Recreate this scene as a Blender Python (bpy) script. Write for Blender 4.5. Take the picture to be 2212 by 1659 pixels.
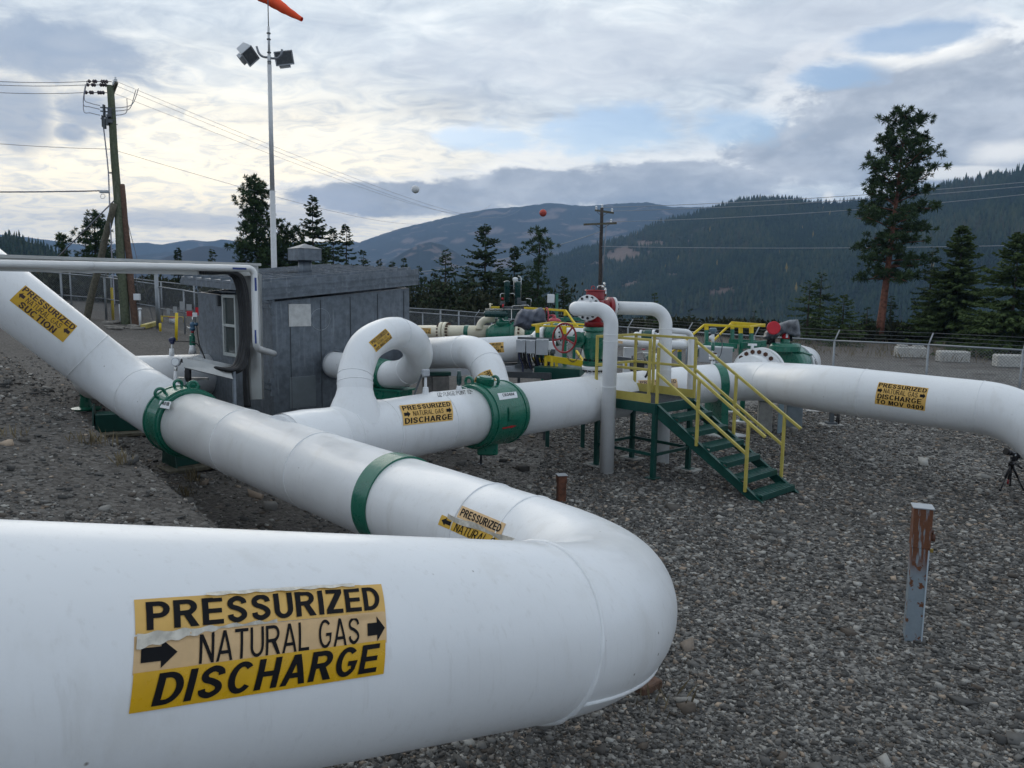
import bpy, bmesh, math, random
import numpy as np
from mathutils import Vector, Matrix
from mathutils.bvhtree import BVHTree
for o in list(bpy.data.objects): bpy.data.objects.remove(o)
S = bpy.context.scene
C = S.collection
R_ = math.radians
rnd = random.Random(7)

# ------------------------------------------------------------------ camera
CAM_Z, PITCH, ROLL = 3.2, R_(7.0), 0.014
FPX, CX, CY = 1660.0, 1106.0, 829.5          # focal length and centre for a 2212 x 1659 frame
_F = Vector((0, math.cos(PITCH), -math.sin(PITCH)))
_U0 = Vector((0, math.sin(PITCH), math.cos(PITCH)))
_R0 = Vector((1, 0, 0))
_U = (_U0 * math.cos(ROLL) - _R0 * math.sin(ROLL))
_R = (_R0 * math.cos(ROLL) + _U0 * math.sin(ROLL))
_C = Vector((0, 0, CAM_Z))
cd = bpy.data.cameras.new('camera'); cam = bpy.data.objects.new('camera', cd); C.objects.link(cam)
cam.matrix_world = Matrix(((_R.x, _U.x, -_F.x, 0), (_R.y, _U.y, -_F.y, 0), (_R.z, _U.z, -_F.z, CAM_Z), (0, 0, 0, 1)))
cd.sensor_fit = 'HORIZONTAL'; cd.sensor_width = 36.0; cd.lens = 36.0 * FPX / 2212.0
cd.clip_start = 0.05; cd.clip_end = 20000
S.camera = cam

def ray(px, py): return _R * ((px - CX) / FPX) + _U * ((CY - py) / FPX) + _F
def P(px, py, Z): return _C + ray(px, py) * Z
def PZ(px, py, z):                            # where the sight line meets a level plane
    d = ray(px, py); return _C + d * ((z - CAM_Z) / d.z)
def PD(px, py): return ray(px, py).normalized()

# ------------------------------------------------------------------ colour and light settings
S.view_settings.view_transform = 'Standard'; S.view_settings.look = 'None'
S.view_settings.exposure = 0.30; S.view_settings.gamma = 1.0
S.render.resolution_x = 1024; S.render.resolution_y = 768
S.cycles.use_denoising = True
S.cycles.max_bounces = 8; S.cycles.volume_bounces = 0
S.cycles.volume_step_rate = 4.0

class NX:
    """Small helper for writing shader maths."""
    def __init__(s, nt): s.nt = nt; s.n = nt.nodes; s.l = nt.links
    def node(s, t, **k):
        q = s.n.new(t)
        for a, b in k.items(): setattr(q, a, b)
        return q
    def set(s, sock, v):
        if isinstance(v, bpy.types.NodeSocket): s.l.new(v, sock)
        else: sock.default_value = v
    def m(s, op, a, b=0.0, c=None, clamp=False):
        q = s.node('ShaderNodeMath', operation=op, use_clamp=clamp)
        s.set(q.inputs[0], a); s.set(q.inputs[1], b)
        if c is not None: s.set(q.inputs[2], c)
        return q.outputs[0]
    def add(s, a, b): return s.m('ADD', a, b)
    def sub(s, a, b): return s.m('SUBTRACT', a, b)
    def mul(s, a, b): return s.m('MULTIPLY', a, b)
    def rng(s, v, a, b, c=0.0, d=1.0, smooth=True):
        q = s.node('ShaderNodeMapRange', interpolation_type='SMOOTHSTEP' if smooth else 'LINEAR')
        s.set(q.inputs[0], v)
        for i, x in enumerate((a, b, c, d)): s.set(q.inputs[i + 1], x)
        return q.outputs[0]
    def mix(s, f, a, b, blend='MIX'):
        q = s.node('ShaderNodeMix', data_type='RGBA', blend_type=blend)
        s.set(q.inputs[0], f)
        for i, x in ((6, a), (7, b)):
            s.set(q.inputs[i], x if isinstance(x, bpy.types.NodeSocket) else (*x[:3], 1))
        return q.outputs[2]
    def noise(s, vec, scale, detail=4, rough=0.5, dist=0.0):
        q = s.node('ShaderNodeTexNoise')
        if vec is not None: s.l.new(vec, q.inputs['Vector'])
        q.inputs['Scale'].default_value = scale; q.inputs['Detail'].default_value = detail
        q.inputs['Roughness'].default_value = rough; q.inputs['Distortion'].default_value = dist
        return q.outputs[0]
    def ramp(s, v, *pts):
        q = s.node('ShaderNodeValToRGB'); e = q.color_ramp.elements
        while len(e) < len(pts): e.new(0.5)
        for el, (p, c) in zip(e, pts): el.position = p; el.color = (*c, 1)
        s.set(q.inputs[0], v); return q.outputs[0]
    def vec(s, x, y, z):
        q = s.node('ShaderNodeCombineXYZ')
        for i, v in enumerate((x, y, z)): s.set(q.inputs[i], v)
        return q.outputs[0]
    def xyz(s, v):
        q = s.node('ShaderNodeSeparateXYZ'); s.l.new(v, q.inputs[0]); return q.outputs
    def vscale(s, v, sc):
        q = s.node('ShaderNodeMapping'); s.l.new(v, q.inputs[0]); q.inputs['Scale'].default_value = sc
        return q.outputs[0]

# ------------------------------------------------------------------ sky: overcast with broken cloud
SUN_AZ, SUN_EL = R_(-26), R_(24)              # azimuth from +Y towards +X
W = bpy.data.worlds.new('World'); S.world = W; W.use_nodes = True
nt = W.node_tree; nt.nodes.clear(); x = NX(nt)
sky = x.node('ShaderNodeTexSky', sky_type='NISHITA', sun_disc=False)
sky.sun_elevation = SUN_EL; sky.sun_rotation = SUN_AZ; sky.altitude = 600; sky.air_density = 1.0; sky.dust_density = 0.6
bg1 = x.node('ShaderNodeBackground'); x.l.new(sky.outputs[0], bg1.inputs[0]); bg1.inputs[1].default_value = 0.115
tc = x.node('ShaderNodeTexCoord'); D = tc.outputs['Generated']
dx, dy, dz = x.xyz(D)
zz = x.m('MAXIMUM', dz, 0.0)
az = x.m('ARCTAN2', dx, dy)                   # radians, 0 = straight ahead
el = x.m('ARCSINE', dz)
inv = x.m('DIVIDE', 1.0, x.add(zz, 0.16))
cp = x.vec(x.mul(dx, inv), x.mul(dy, inv), 0.0)        # cloud layer seen from below
aev = x.vec(az, x.mul(el, 2.2), 0.0)
n_big = x.noise(x.vscale(cp, (0.55, 1.0, 1)), 0.9, 6, 0.55, 0.4)
n_mid = x.noise(x.vscale(cp, (0.8, 1.3, 1)), 2.6, 7, 0.58, 0.5)
n_f2 = x.noise(x.vscale(cp, (1.0, 1.2, 1)), 6.0, 8, 0.60, 1.4)
n_low = x.noise(aev, 6.0, 8, 0.58, 0.3)
n_fin = x.noise(aev, 17.0, 8, 0.62, 0.3)
def blob(px, py, rx, ry, wob=0.5, crisp=False):
    """soft-edged elliptical cloud feature at a fixed direction of the sky"""
    d = PD(px, py); a0 = math.atan2(d.x, d.y); e0 = math.asin(d.z)
    u = x.m('DIVIDE', x.sub(az, a0), rx / FPX); v = x.m('DIVIDE', x.sub(el, e0), ry / FPX)
    r = x.m('SQRT', x.add(x.mul(u, u), x.mul(v, v)))
    r = x.add(r, x.mul(x.sub(n_low, 0.5), 2.4 * wob)); r = x.add(r, x.mul(x.sub(n_fin, 0.5), 2.0 * wob))
    return x.rng(r, 1.25, 0.45) if not crisp else (x.rng(r, 1.08, 0.80), x.mul(x.rng(r, 1.42, 1.06), x.rng(el, e0 - ry / FPX * .3, e0 + ry / FPX * .4)))
def total(*bl):
    t = bl[0]
    for b in bl[1:]: t = x.m('MAXIMUM', t, b)
    return t
base = x.ramp(x.add(x.add(x.mul(n_big, 0.42), x.mul(n_mid, 0.34)), x.mul(n_f2, 0.24)),
              (0.36, (0.32, 0.38, 0.47)), (0.45, (0.46, 0.525, 0.61)), (0.53, (0.63, 0.69, 0.75)), (0.63, (0.86, 0.89, 0.91)))
# warmer, brighter cloud round the hidden sun, low on the left
glow = x.rng(x.m('SQRT', x.add(x.m('POWER', x.m('DIVIDE', x.sub(az, R_(-23)), 0.50), 2.0), x.m('POWER', x.m('DIVIDE', x.sub(el, R_(6.5)), 0.15), 2.0))), 1.3, 0.1)
col = x.mix(x.mul(glow, x.rng(n_f2, 0.33, 0.6, 0.45, 1.0)), base, (1.32, 1.18, 0.90))
lowsky = x.rng(el, R_(15), R_(2)); col = x.mix(x.mul(lowsky, 0.55), col, x.mix(1.0, col, (1.28, 1.26, 1.22), 'MULTIPLY'))
# heavier cloud banks
dark = total(blob(40, 245, 75, 70, 0.35), blob(190, 245, 70, 45), blob(155, 285, 40, 24, 0.4), blob(120, 110, 170, 60, 0.8))
col = x.mix(x.mul(dark, 0.80), col, (0.26, 0.33, 0.45))
BK = [blob(*a, crisp=True) for a in ((2050, 245, 330, 115, 0.55), (1780, 330, 210, 75, 0.55), (1480, 398, 230, 55, 0.5), (880, 432, 260, 36, 0.5), (1150, 408, 200, 42, 0.5), (2140, 330, 200, 60, 0.5))]
bank = total(*[a for a, b in BK]); rim = total(*[b for a, b in BK])
col = x.mix(x.mul(rim, 0.55), col, (0.95, 0.95, 0.94))
col = x.mix(x.mul(bank, 0.86), col, x.mix(x.rng(x.add(x.mul(n_low, .6), x.mul(n_fin, .4)), 0.40, 0.62), (0.235, 0.285, 0.37), (0.46, 0.51, 0.59)))
top = total(blob(1300, 130, 560, 80, 0.9), blob(1750, 60, 300, 70, 0.9))
col = x.mix(x.mul(top, 0.45), col, (0.52, 0.56, 0.64))
lowl = total(blob(430, 478, 260, 18, 0.5), blob(640, 470, 160, 36, 0.6), blob(700, 440, 100, 32, 0.6))
col = x.mix(x.mul(lowl, 0.6), col, (0.45, 0.50, 0.60))
edge = total(blob(2170, 330, 70, 24, 0.8), blob(2070, 372, 110, 12, 0.7), blob(1790, 425, 14, 16, 0.7), blob(1380, 310, 70, 14, 0.9), blob(1180, 330, 120, 22, 0.9), blob(1030, 290, 80, 16, 0.8), blob(1990, 110, 110, 26, 0.9))
col = x.mix(x.mul(edge, 0.75), col, (0.92, 0.92, 0.90))
col = x.mix(1.0, col, (1.015, 1.0, 0.965), 'MULTIPLY')
bg2 = x.node('ShaderNodeBackground'); x.l.new(col, bg2.inputs[0]); bg2.inputs[1].default_value = 1.2
# openings where the blue shows
gap = total(blob(1330, 280, 210, 50, 0.9), blob(1060, 300, 130, 26, 0.9), blob(1985, 80, 100, 26, 0.9), blob(1800, 165, 80, 24, 0.9), blob(1580, 275, 120, 40, 0.9), blob(2000, -420, 420, 160, 0.9))
back = x.mul(x.rng(dy, 0.1, -0.5), x.rng(n_big, 0.42, 0.6))
gapf = x.m('MAXIMUM', x.mul(gap, 0.80), x.mul(back, 0.50))
mixs = x.node('ShaderNodeMixShader'); x.l.new(gapf, mixs.inputs[0]); x.l.new(bg2.outputs[0], mixs.inputs[1]); x.l.new(bg1.outputs[0], mixs.inputs[2])
wo = x.node('ShaderNodeOutputWorld'); x.l.new(mixs.outputs[0], wo.inputs[0])
W.cycles.sampling_method = 'MANUAL'; W.cycles.sample_map_resolution = 1024

sl = bpy.data.lights.new('sun', 'SUN'); so = bpy.data.objects.new('sun', sl); C.objects.link(so)
sl.energy = 0.5; sl.angle = R_(40); sl.color = (1.0, 0.93, 0.82)
sd = Vector((math.sin(SUN_AZ) * math.cos(SUN_EL), math.cos(SUN_AZ) * math.cos(SUN_EL), math.sin(SUN_EL)))
so.rotation_euler = (-sd).to_track_quat('-Z', 'Y').to_euler()

# ------------------------------------------------------------------ mesh helpers
class MB:
    def __init__(s): s.v = []; s.f = []; s.sm = []; s.mi = []; s.cur = 0; s.cuts = []
    def face(s, idx, smooth=False): s.f.append(idx); s.sm.append(smooth); s.mi.append(s.cur)
    def add(s, vs, fs, smooth=False):
        b = len(s.v); s.v += [tuple(v) for v in vs]
        for f in fs: s.face([i + b for i in f], smooth)
    def box(s, c, size, rot=None, bev=0.0):
        c = Vector(c); hx, hy, hz = (k / 2 for k in size)
        M = rot if rot is not None else Matrix.Identity(3)
        if bev > 0:
            b = min(bev, hx * .45, hy * .45, hz * .45); vs = []; ids = {}
            for sx in (-1, 1):
                for sy in (-1, 1):
                    for sz in (-1, 1):
                        for k, p in enumerate(((hx, hy - b, hz - b), (hx - b, hy, hz - b), (hx - b, hy - b, hz))):
                            ids[(sx, sy, sz, k)] = len(vs); vs.append(c + M @ Vector((sx * p[0], sy * p[1], sz * p[2])))
            fs = []
            g = lambda a, b_, c_, k: ids[(a, b_, c_, k)]
            for t in (-1, 1):
                fs.append([g(t, -1, -1, 0), g(t, 1, -1, 0), g(t, 1, 1, 0), g(t, -1, 1, 0)][::t])
                fs.append([g(-1, t, -1, 1), g(-1, t, 1, 1), g(1, t, 1, 1), g(1, t, -1, 1)][::t])
                fs.append([g(-1, -1, t, 2), g(1, -1, t, 2), g(1, 1, t, 2), g(-1, 1, t, 2)][::t])
                for u in (-1, 1):
                    fs.append([g(t, u, -1, 0), g(t, u, 1, 0), g(t, u, 1, 1), g(t, u, -1, 1)])
                    fs.append([g(t, -1, u, 0), g(t, 1, u, 0), g(t, 1, u, 2), g(t, -1, u, 2)])
                    fs.append([g(-1, t, u, 1), g(1, t, u, 1), g(1, t, u, 2), g(-1, t, u, 2)])
                    for w in (-1, 1): fs.append([g(t, u, w, 0), g(t, u, w, 1), g(t, u, w, 2)])
            s.add(vs, fs); return
        vs = [c + M @ Vector((a * hx, b * hy, d * hz)) for a in (-1, 1) for b in (-1, 1) for d in (-1, 1)]
        s.add(vs, [(0, 1, 3, 2), (4, 6, 7, 5), (0, 4, 5, 1), (2, 3, 7, 6), (0, 2, 6, 4), (1, 5, 7, 3)])
    def bar(s, a, b, w, h, up=(0, 0, 1), bev=0.0):
        """square bar from a to b, w sideways and h along up"""
        a, b = Vector(a), Vector(b); d = b - a; L = d.length; d.normalize()
        u = Vector(up); sd_ = d.cross(u)
        if sd_.length < 1e-5: u = Vector((0, 1, 0)); sd_ = d.cross(u)
        sd_.normalize(); u = sd_.cross(d)
        s.box((a + b) / 2, (L, w, h), Matrix((d, sd_, u)).transposed(), bev)
    def tube(s, path, r, seg=12, caps=True, smooth=True, up=None):
        path = [Vector(p) for p in path]; n = len(path)
        rs = [r] * n if not hasattr(r, '__len__') else list(r)
        ts = []
        for i in range(n):
            t = path[min(i + 1, n - 1)] - path[max(i - 1, 0)]; ts.append(t.normalized())
        a = Vector((0, 0, 1)) if abs(ts[0].z) < 0.9 else Vector((0, 1, 0))
        if up is not None: a = Vector(up)
        nrm = (a - ts[0] * a.dot(ts[0])).normalized(); b = len(s.v)
        for i in range(n):
            if i: nrm = (nrm - ts[i] * nrm.dot(ts[i])).normalized()
            bi = ts[i].cross(nrm)
            for k in range(seg):
                an = 2 * math.pi * k / seg
                s.v.append(tuple(path[i] + (nrm * math.cos(an) + bi * math.sin(an)) * rs[i]))
        for i in range(n - 1):
            for k in range(seg):
                k2 = (k + 1) % seg
                s.face([b + i * seg + k, b + i * seg + k2, b + (i + 1) * seg + k2, b + (i + 1) * seg + k], smooth)
        if caps:
            s.face([b + k for k in range(seg)][::-1]); s.face([b + (n - 1) * seg + k for k in range(seg)])
    def cyl(s, a, b, r0, r1=None, seg=16, smooth=True): s.tube([a, b], [r0, r0 if r1 is None else r1], seg, True, smooth)
    def lathe(s, base, axis, prof, seg=24, smooth=True, sharp=True):
        """prof: list of (distance along axis, radius)"""
        base = Vector(base); ax = Vector(axis).normalized()
        a = Vector((0, 0, 1)) if abs(ax.z) < 0.9 else Vector((0, 1, 0))
        n1 = (a - ax * a.dot(ax)).normalized(); n2 = ax.cross(n1)
        def ring(t, r):
            i0 = len(s.v)
            for k in range(seg):
                an = 2 * math.pi * k / seg; s.v.append(tuple(base + ax * t + (n1 * math.cos(an) + n2 * math.sin(an)) * r))
            return i0
        prev = None; first = last = None
        for (t0, r0), (t1, r1) in zip(prof, prof[1:]):
            i0 = ring(t0, r0) if (sharp or prev is None) else prev
            i1 = ring(t1, r1); prev = i1
            if first is None: first = i0
            for k in range(seg): s.face([i0 + k, i0 + (k + 1) % seg, i1 + (k + 1) % seg, i1 + k], smooth)
            last = i1
        if prof[0][1] > 1e-6: s.face([first + k for k in range(seg)][::-1])
        if prof[-1][1] > 1e-6: s.face([last + k for k in range(seg)])
    def torus(s, c, axis, R, r, seg=40, sec=8, a0=0.0, a1=2 * math.pi, ref=None, jit=0.0):
        c = Vector(c); ax = Vector(axis).normalized()
        a = Vector(ref) if ref is not None else (Vector((0, 0, 1)) if abs(ax.z) < 0.9 else Vector((0, 1, 0)))
        n1 = (a - ax * a.dot(ax)).normalized(); n2 = ax.cross(n1)
        full = abs(a1 - a0 - 2 * math.pi) < 1e-6; m = seg if full else seg + 1; b = len(s.v)
        for i in range(m):
            an = a0 + (a1 - a0) * i / seg; e = n1 * math.cos(an) + n2 * math.sin(an)
            rr = r * (1 + jit * (rnd.random() - .5))
            for k in range(sec):
                q = 2 * math.pi * k / sec; s.v.append(tuple(c + e * (R + rr * math.cos(q)) + ax * (rr * math.sin(q))))
        for i in range(seg):
            j = (i + 1) % m
            for k in range(sec):
                k2 = (k + 1) % sec; s.face([b + i * sec + k, b + j * sec + k, b + j * sec + k2, b + i * sec + k2], True)
    def ball(s, c, r, seg=16, rings=10, sq=(1, 1, 1)):
        c = Vector(c); b = len(s.v)
        for i in range(rings + 1):
            t = math.pi * i / rings
            for k in range(seg):
                p = 2 * math.pi * k / seg
                s.v.append((c.x + r * sq[0] * math.sin(t) * math.cos(p), c.y + r * sq[1] * math.sin(t) * math.sin(p), c.z + r * sq[2] * math.cos(t)))
        for i in range(rings):
            for k in range(seg):
                k2 = (k + 1) % seg; s.face([b + i * seg + k, b + (i + 1) * seg + k, b + (i + 1) * seg + k2, b + i * seg + k2], True)
    def prism(s, poly, d):
        """flat polygon (3D points) pushed along d"""
        n = len(poly); d = Vector(d); vs = [Vector(p) for p in poly] + [Vector(p) + d for p in poly]
        s.add(vs, [list(range(n))[::-1], [n + i for i in range(n)]] + [[i, (i + 1) % n, n + (i + 1) % n, n + i] for i in range(n)])
    def build(s, name, mats, parent=None, col=None):
        if s.cuts:                             # repeated fixings: one small part each
            ce = s.cuts[1:] + [(len(s.v), len(s.f))]
            for (v0, f0), (v1, f1) in zip(s.cuts, ce):
                b = MB(); b.v = s.v[v0:v1]; b.f = [[i - v0 for i in f] for f in s.f[f0:f1]]; b.sm = s.sm[f0:f1]; b.mi = s.mi[f0:f1]
                b.build('nut' if name == 'nuts' else 'bolt', mats, parent)
            return None
        me = bpy.data.meshes.new(name); me.from_pydata(s.v, [], s.f)
        ml = mats if isinstance(mats, (list, tuple)) else [mats]
        for m_ in ml: me.materials.append(m_)
        me.polygons.foreach_set('use_smooth', s.sm)
        if len(ml) > 1: me.polygons.foreach_set('material_index', s.mi)
        me.update()
        o = bpy.data.objects.new(name, me); C.objects.link(o)
        if parent is not None: o.parent = parent; o.matrix_parent_inverse = parent.matrix_world.inverted()
        return o

def tag(o, label=None, cat=None, group=None, kind=None):
    for k, v in (('label', label), ('category', cat), ('group', group), ('kind', kind)):
        if v: o[k] = v
    return o
def thing(name, label, cat, loc=(0, 0, 0), group=None, rz=0.0):
    o = bpy.data.objects.new(name, None); o.empty_display_size = 0.2; C.objects.link(o)
    o.location = loc; o.rotation_euler = (0, 0, rz); o.matrix_world = Matrix.Translation(Vector(loc)) @ Matrix.Rotation(rz, 4, 'Z')
    return tag(o, label, cat, group)
def copy_tree(o, parent=None):
    c = o.copy(); C.objects.link(c)
    if parent is not None: c.parent = parent
    for ch in o.children: copy_tree(ch, c)
    return c
def arc_path(pts, R, n=10):
    """polyline with its corners rounded to radius R (list allowed)"""
    pts = [Vector(p) for p in pts]; out = [pts[0]]
    for i in range(1, len(pts) - 1):
        p = pts[i]; a = (pts[i - 1] - p).normalized(); b = (pts[i + 1] - p).normalized()
        r = R[i - 1] if hasattr(R, '__len__') else R
        ang = math.pi - a.angle(b)
        if ang < 1e-3: out.append(p); continue
        t = r * math.tan(ang / 2); p0, p1 = p + a * t, p + b * t
        cen = p + (a + b).normalized() * (r / math.cos(ang / 2)); u = (p0 - cen); w = (p1 - cen)
        ax = u.cross(w).normalized()
        for k in range(n + 1): out.append(cen + Matrix.Rotation(ang * k / n, 3, ax) @ u)
    out.append(pts[-1]); return out
def sag(a, b, drop, n=16):
    a, b = Vector(a), Vector(b)
    return [a.lerp(b, i / n) - Vector((0, 0, drop * 4 * (i / n) * (1 - i / n))) for i in range(n + 1)]
# ------------------------------------------------------------------ materials
MATS = {}
def mat(name, color, rough=0.5, metal=0.0, var=0.06, vs=6.0, bump=0.0, bs=60.0, spec=0.5, dirt=None, coat=0.0, chips=False):
    if name in MATS: return MATS[name]
    m = bpy.data.materials.new(name); m.use_nodes = True; t = m.node_tree; q = NX(t)
    b = t.nodes['Principled BSDF']; g = q.node('ShaderNodeNewGeometry').outputs['Position']
    n = q.noise(g, vs, 5, 0.6)
    c = q.mix(q.rng(n, 0.3, 0.7), [k * (1 - var) for k in color], [min(1, k * (1 + var)) for k in color])
    if dirt:                                   # streaks and grime with a shape of their own
        dn = q.noise(q.vscale(g, (dirt[2], dirt[2], dirt[2] * dirt[3])), 1.0, 6, 0.65)
        c = q.mix(q.mul(q.rng(dn, dirt[4], dirt[4] + 0.16), dirt[1]), c, dirt[0])
    if chips:                                  # small scattered paint chips and specks
        vn = q.node('ShaderNodeTexVoronoi'); t.links.new(g, vn.inputs['Vector']); vn.inputs['Scale'].default_value = 5.0
        c = q.mix(q.mul(q.rng(q.add(vn.outputs['Distance'], q.mul(q.noise(g, 40, 3, .6), .05)), .075, .045), q.rng(q.noise(g, 1.7, 3, .5), .48, .56)), c, (.16, .13, .11))
        c = q.mix(q.mul(q.rng(q.noise(q.vscale(g, (30, 30, 1.2)), 1.0, 4, .6), .56, .72), .16), c, (.46, .44, .41))
    t.links.new(c, b.inputs['Base Color'])
    b.inputs['Metallic'].default_value = metal; b.inputs['Specular IOR Level'].default_value = spec
    b.inputs['Coat Weight'].default_value = coat
    rn = q.rng(q.noise(g, vs * 2.3, 4, 0.6), 0.3, 0.7, max(0.03, rough - 0.08), min(1, rough + 0.08)); t.links.new(rn, b.inputs['Roughness'])
    if bump > 0:
        bn = q.node('ShaderNodeBump'); bn.inputs['Strength'].default_value = 1.0; bn.inputs['Distance'].default_value = bump
        t.links.new(q.noise(g, bs, 4, 0.6), bn.inputs['Height']); t.links.new(bn.outputs[0], b.inputs['Normal'])
    MATS[name] = m; return m
white = mat('white_pipe_paint', (0.79, 0.80, 0.81), 0.36, var=0.02, vs=1.3, bump=0.0012, bs=9, coat=0.15, dirt=((0.56, 0.54, 0.50), 0.22, 3.5, 0.35, 0.52), chips=True)
white2 = mat('white_small_pipe_paint', (0.74, 0.75, 0.76), 0.38, var=0.05, vs=4, dirt=((0.45, 0.42, 0.38), 0.4, 5, 0.35, 0.60))
cream = mat('cream_pipe_paint', (0.78, 0.72, 0.56), 0.4, var=0.04)
green = mat('green_valve_paint', (0.008, 0.135, 0.085), 0.32, var=0.10, vs=5, bump=0.003, bs=35, coat=0.3)
green2 = mat('dark_green_steel_paint', (0.006, 0.060, 0.048), 0.38, var=0.15, vs=8)
deepgreen = mat('deep_green_tank_paint', (0.004, 0.045, 0.043), 0.30, var=0.1, coat=0.3)
yellow = mat('faded_yellow_rail_paint', (0.49, 0.405, 0.095), 0.48, var=0.10, vs=7, dirt=((0.30, 0.22, 0.03), 0.4, 6, 0.4, 0.60))
yellow2 = mat('bright_yellow_paint', (0.70, 0.50, 0.012), 0.42, var=0.06)
red = mat('red_valve_paint', (0.26, 0.010, 0.016), 0.38, var=0.12, vs=6, coat=0.2)
redb = mat('bright_red_paint', (0.50, 0.006, 0.018), 0.45, var=0.05)
galv = mat('galvanised_steel', (0.142, 0.164, 0.190), 0.46, 0.45, var=0.20, vs=9, dirt=((0.30, 0.33, 0.36), 0.5, 14, 0.07, 0.54))
meshm = mat('dull_fence_wire', (0.13, 0.14, 0.15), 0.5, 0.5, var=0.1)
galvp = mat('galvanised_fence_steel', (0.27, 0.29, 0.31), 0.45, 0.5, var=0.1)
alu = mat('aluminium_tray', (0.46, 0.46, 0.445), 0.38, 0.75, var=0.06, vs=4)
lagging = mat('silver_lagging', (0.66, 0.66, 0.655), 0.36, 0.25, var=0.04, vs=3)
grey = mat('grey_enclosure_paint', (0.42, 0.44, 0.47), 0.45, var=0.05)
greyd = mat('dark_grey_steel', (0.09, 0.10, 0.11), 0.5, 0.3, var=0.15)
black = mat('black_rubber', (0.010, 0.010, 0.012), 0.55, var=0.2)
blackm = mat('black_metal', (0.014, 0.014, 0.017), 0.35, 0.3, var=0.2)
chrome = mat('stainless_fitting', (0.62, 0.62, 0.60), 0.22, 1.0, var=0.05)
conc = mat('concrete', (0.36, 0.35, 0.33), 0.85, var=0.16, vs=9, bump=0.006, bs=40)
concd = mat('weathered_concrete', (0.22, 0.21, 0.20), 0.9, var=0.2, vs=6, bump=0.006, bs=40)
wood = mat('weathered_pole_wood', (0.115, 0.105, 0.075), 0.9, var=0.35, vs=12, bump=0.006, bs=26, dirt=((0.20, 0.19, 0.16), 0.6, 9, 0.06, 0.52))
woodg = mat('green_treated_pole_wood', (0.085, 0.100, 0.060), 0.9, var=0.3, vs=12, bump=0.006, bs=26, dirt=((0.17, 0.17, 0.13), 0.6, 9, 0.06, 0.52))
woodr = mat('red_brown_pole_wood', (0.115, 0.066, 0.045), 0.9, var=0.3, vs=12, bump=0.006, bs=26, dirt=((0.10, 0.05, 0.035), 0.6, 9, 0.06, 0.52))
boltm = mat('rusty_bolt', (0.075, 0.030, 0.018), 0.75, 0.2, var=0.4, vs=30)
tarp = mat('grey_tarpaulin', (0.075, 0.085, 0.115), 0.55, var=0.10, vs=8, bump=0.004, bs=12)
tarpd = mat('shiny_dark_tarpaulin', (0.055, 0.062, 0.075), 0.34, var=0.15, vs=6, bump=0.004, bs=12)
ink = mat('black_lettering', (0.008, 0.008, 0.010), 0.6, var=0.1, spec=0.15)
brownink = mat('dark_brown_lettering', (0.035, 0.010, 0.008), 0.5, var=0.1)
sticky = mat('yellow_sticker', (0.62, 0.36, 0.018), 0.36, var=0.05, vs=14)
stickf = mat('faded_orange_sticker', (0.68, 0.41, 0.10), 0.42, var=0.05, vs=14)
stickp = mat('pale_peach_sticker', (0.66, 0.44, 0.22), 0.5, var=0.07, vs=14)
stickd = mat('deep_yellow_sticker', (0.66, 0.37, 0.006), 0.32, var=0.05, vs=14)
peel = mat('peeling_sticker_back', (0.62, 0.58, 0.50), 0.6, var=0.2, vs=30)
tagw = mat('white_label_plate', (0.72, 0.74, 0.76), 0.4, var=0.05)
blue = mat('blue_instrument_paint', (0.05, 0.12, 0.20), 0.4, var=0.1)
navy = mat('navy_instrument_paint', (0.012, 0.018, 0.07), 0.4, var=0.1)
orange = mat('orange_windsock_cloth', (0.95, 0.085, 0.015), 0.7, var=0.08, vs=4)
ballred = mat('red_marker_ball', (0.50, 0.06, 0.035), 0.5, var=0.06)
ballwhite = mat('white_marker_ball', (0.70, 0.70, 0.70), 0.5, var=0.04)
glassm = mat('dark_window_glass', (0.050, 0.065, 0.066), 0.14, var=0.1, spec=0.5)
frame = mat('window_frame_paint', (0.42, 0.45, 0.44), 0.5, var=0.06)
wirem = mat('overhead_wire', (0.26, 0.26, 0.30), 0.5, 0.4, var=0.05)
brass = mat('brass_padlock', (0.50, 0.36, 0.10), 0.35, 0.9, var=0.1)
pink = mat('faded_red_paint', (0.42, 0.05, 0.075), 0.5, var=0.1)

# ------------------------------------------------------------------ shape of the ground
def sstep(a, b, v):
    t = np.clip((v - a) / (b - a), 0, 1); return t * t * (3 - 2 * t)
def vnoise(X, Y, s, seed=0):
    """cheap smooth noise from summed sines"""
    r = np.random.RandomState(seed); o = 0
    for k in range(5):
        a = r.rand() * 6.28; f = s * (0.6 + r.rand() * 1.4); p = r.rand() * 6.28
        o = o + np.sin((X * np.cos(a) + Y * np.sin(a)) * f + p + 1.3 * np.sin((X * np.sin(a) - Y * np.cos(a)) * f * .7 + p * 2))
    return o / 5
def hgt(X, Y):
    X = np.asarray(X, float); Y = np.asarray(Y, float)
    r = np.hypot(X, Y)
    h = 0.088 * np.maximum(0, -X - 1.0) * (1 - sstep(30, 70, -X))
    d = (X + 1.19) * (-.716) + (Y - 7.4) * (-.698)                  # distance on the near side of the pipe trench
    B = 0.46 + 0.085 * np.clip(-X, 0, 9) + 0.09 * np.maximum(0, 7 - Y)
    fade = 1 - sstep(-2.0, 2.6, X - .15 * (Y - 5))
    h = h + B * sstep(0.55, 1.35, d) * fade * (1 - sstep(9, 22, d))
    h = h + 0.035 * vnoise(X, Y, 1.1, 1) + 0.015 * vnoise(X, Y, 3.7, 2)
    edge = 62 + 8 * np.sin(np.arctan2(X, Y) * 5 + 1)
    drop = np.maximum(0, r - edge)
    h = h - np.minimum(drop * 0.42, 140) * sstep(0, 18, drop) + 1.5 * vnoise(X, Y, .02, 3) * sstep(60, 120, r)
    return h
def H(x_, y_): return float(hgt(x_, y_))
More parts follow.
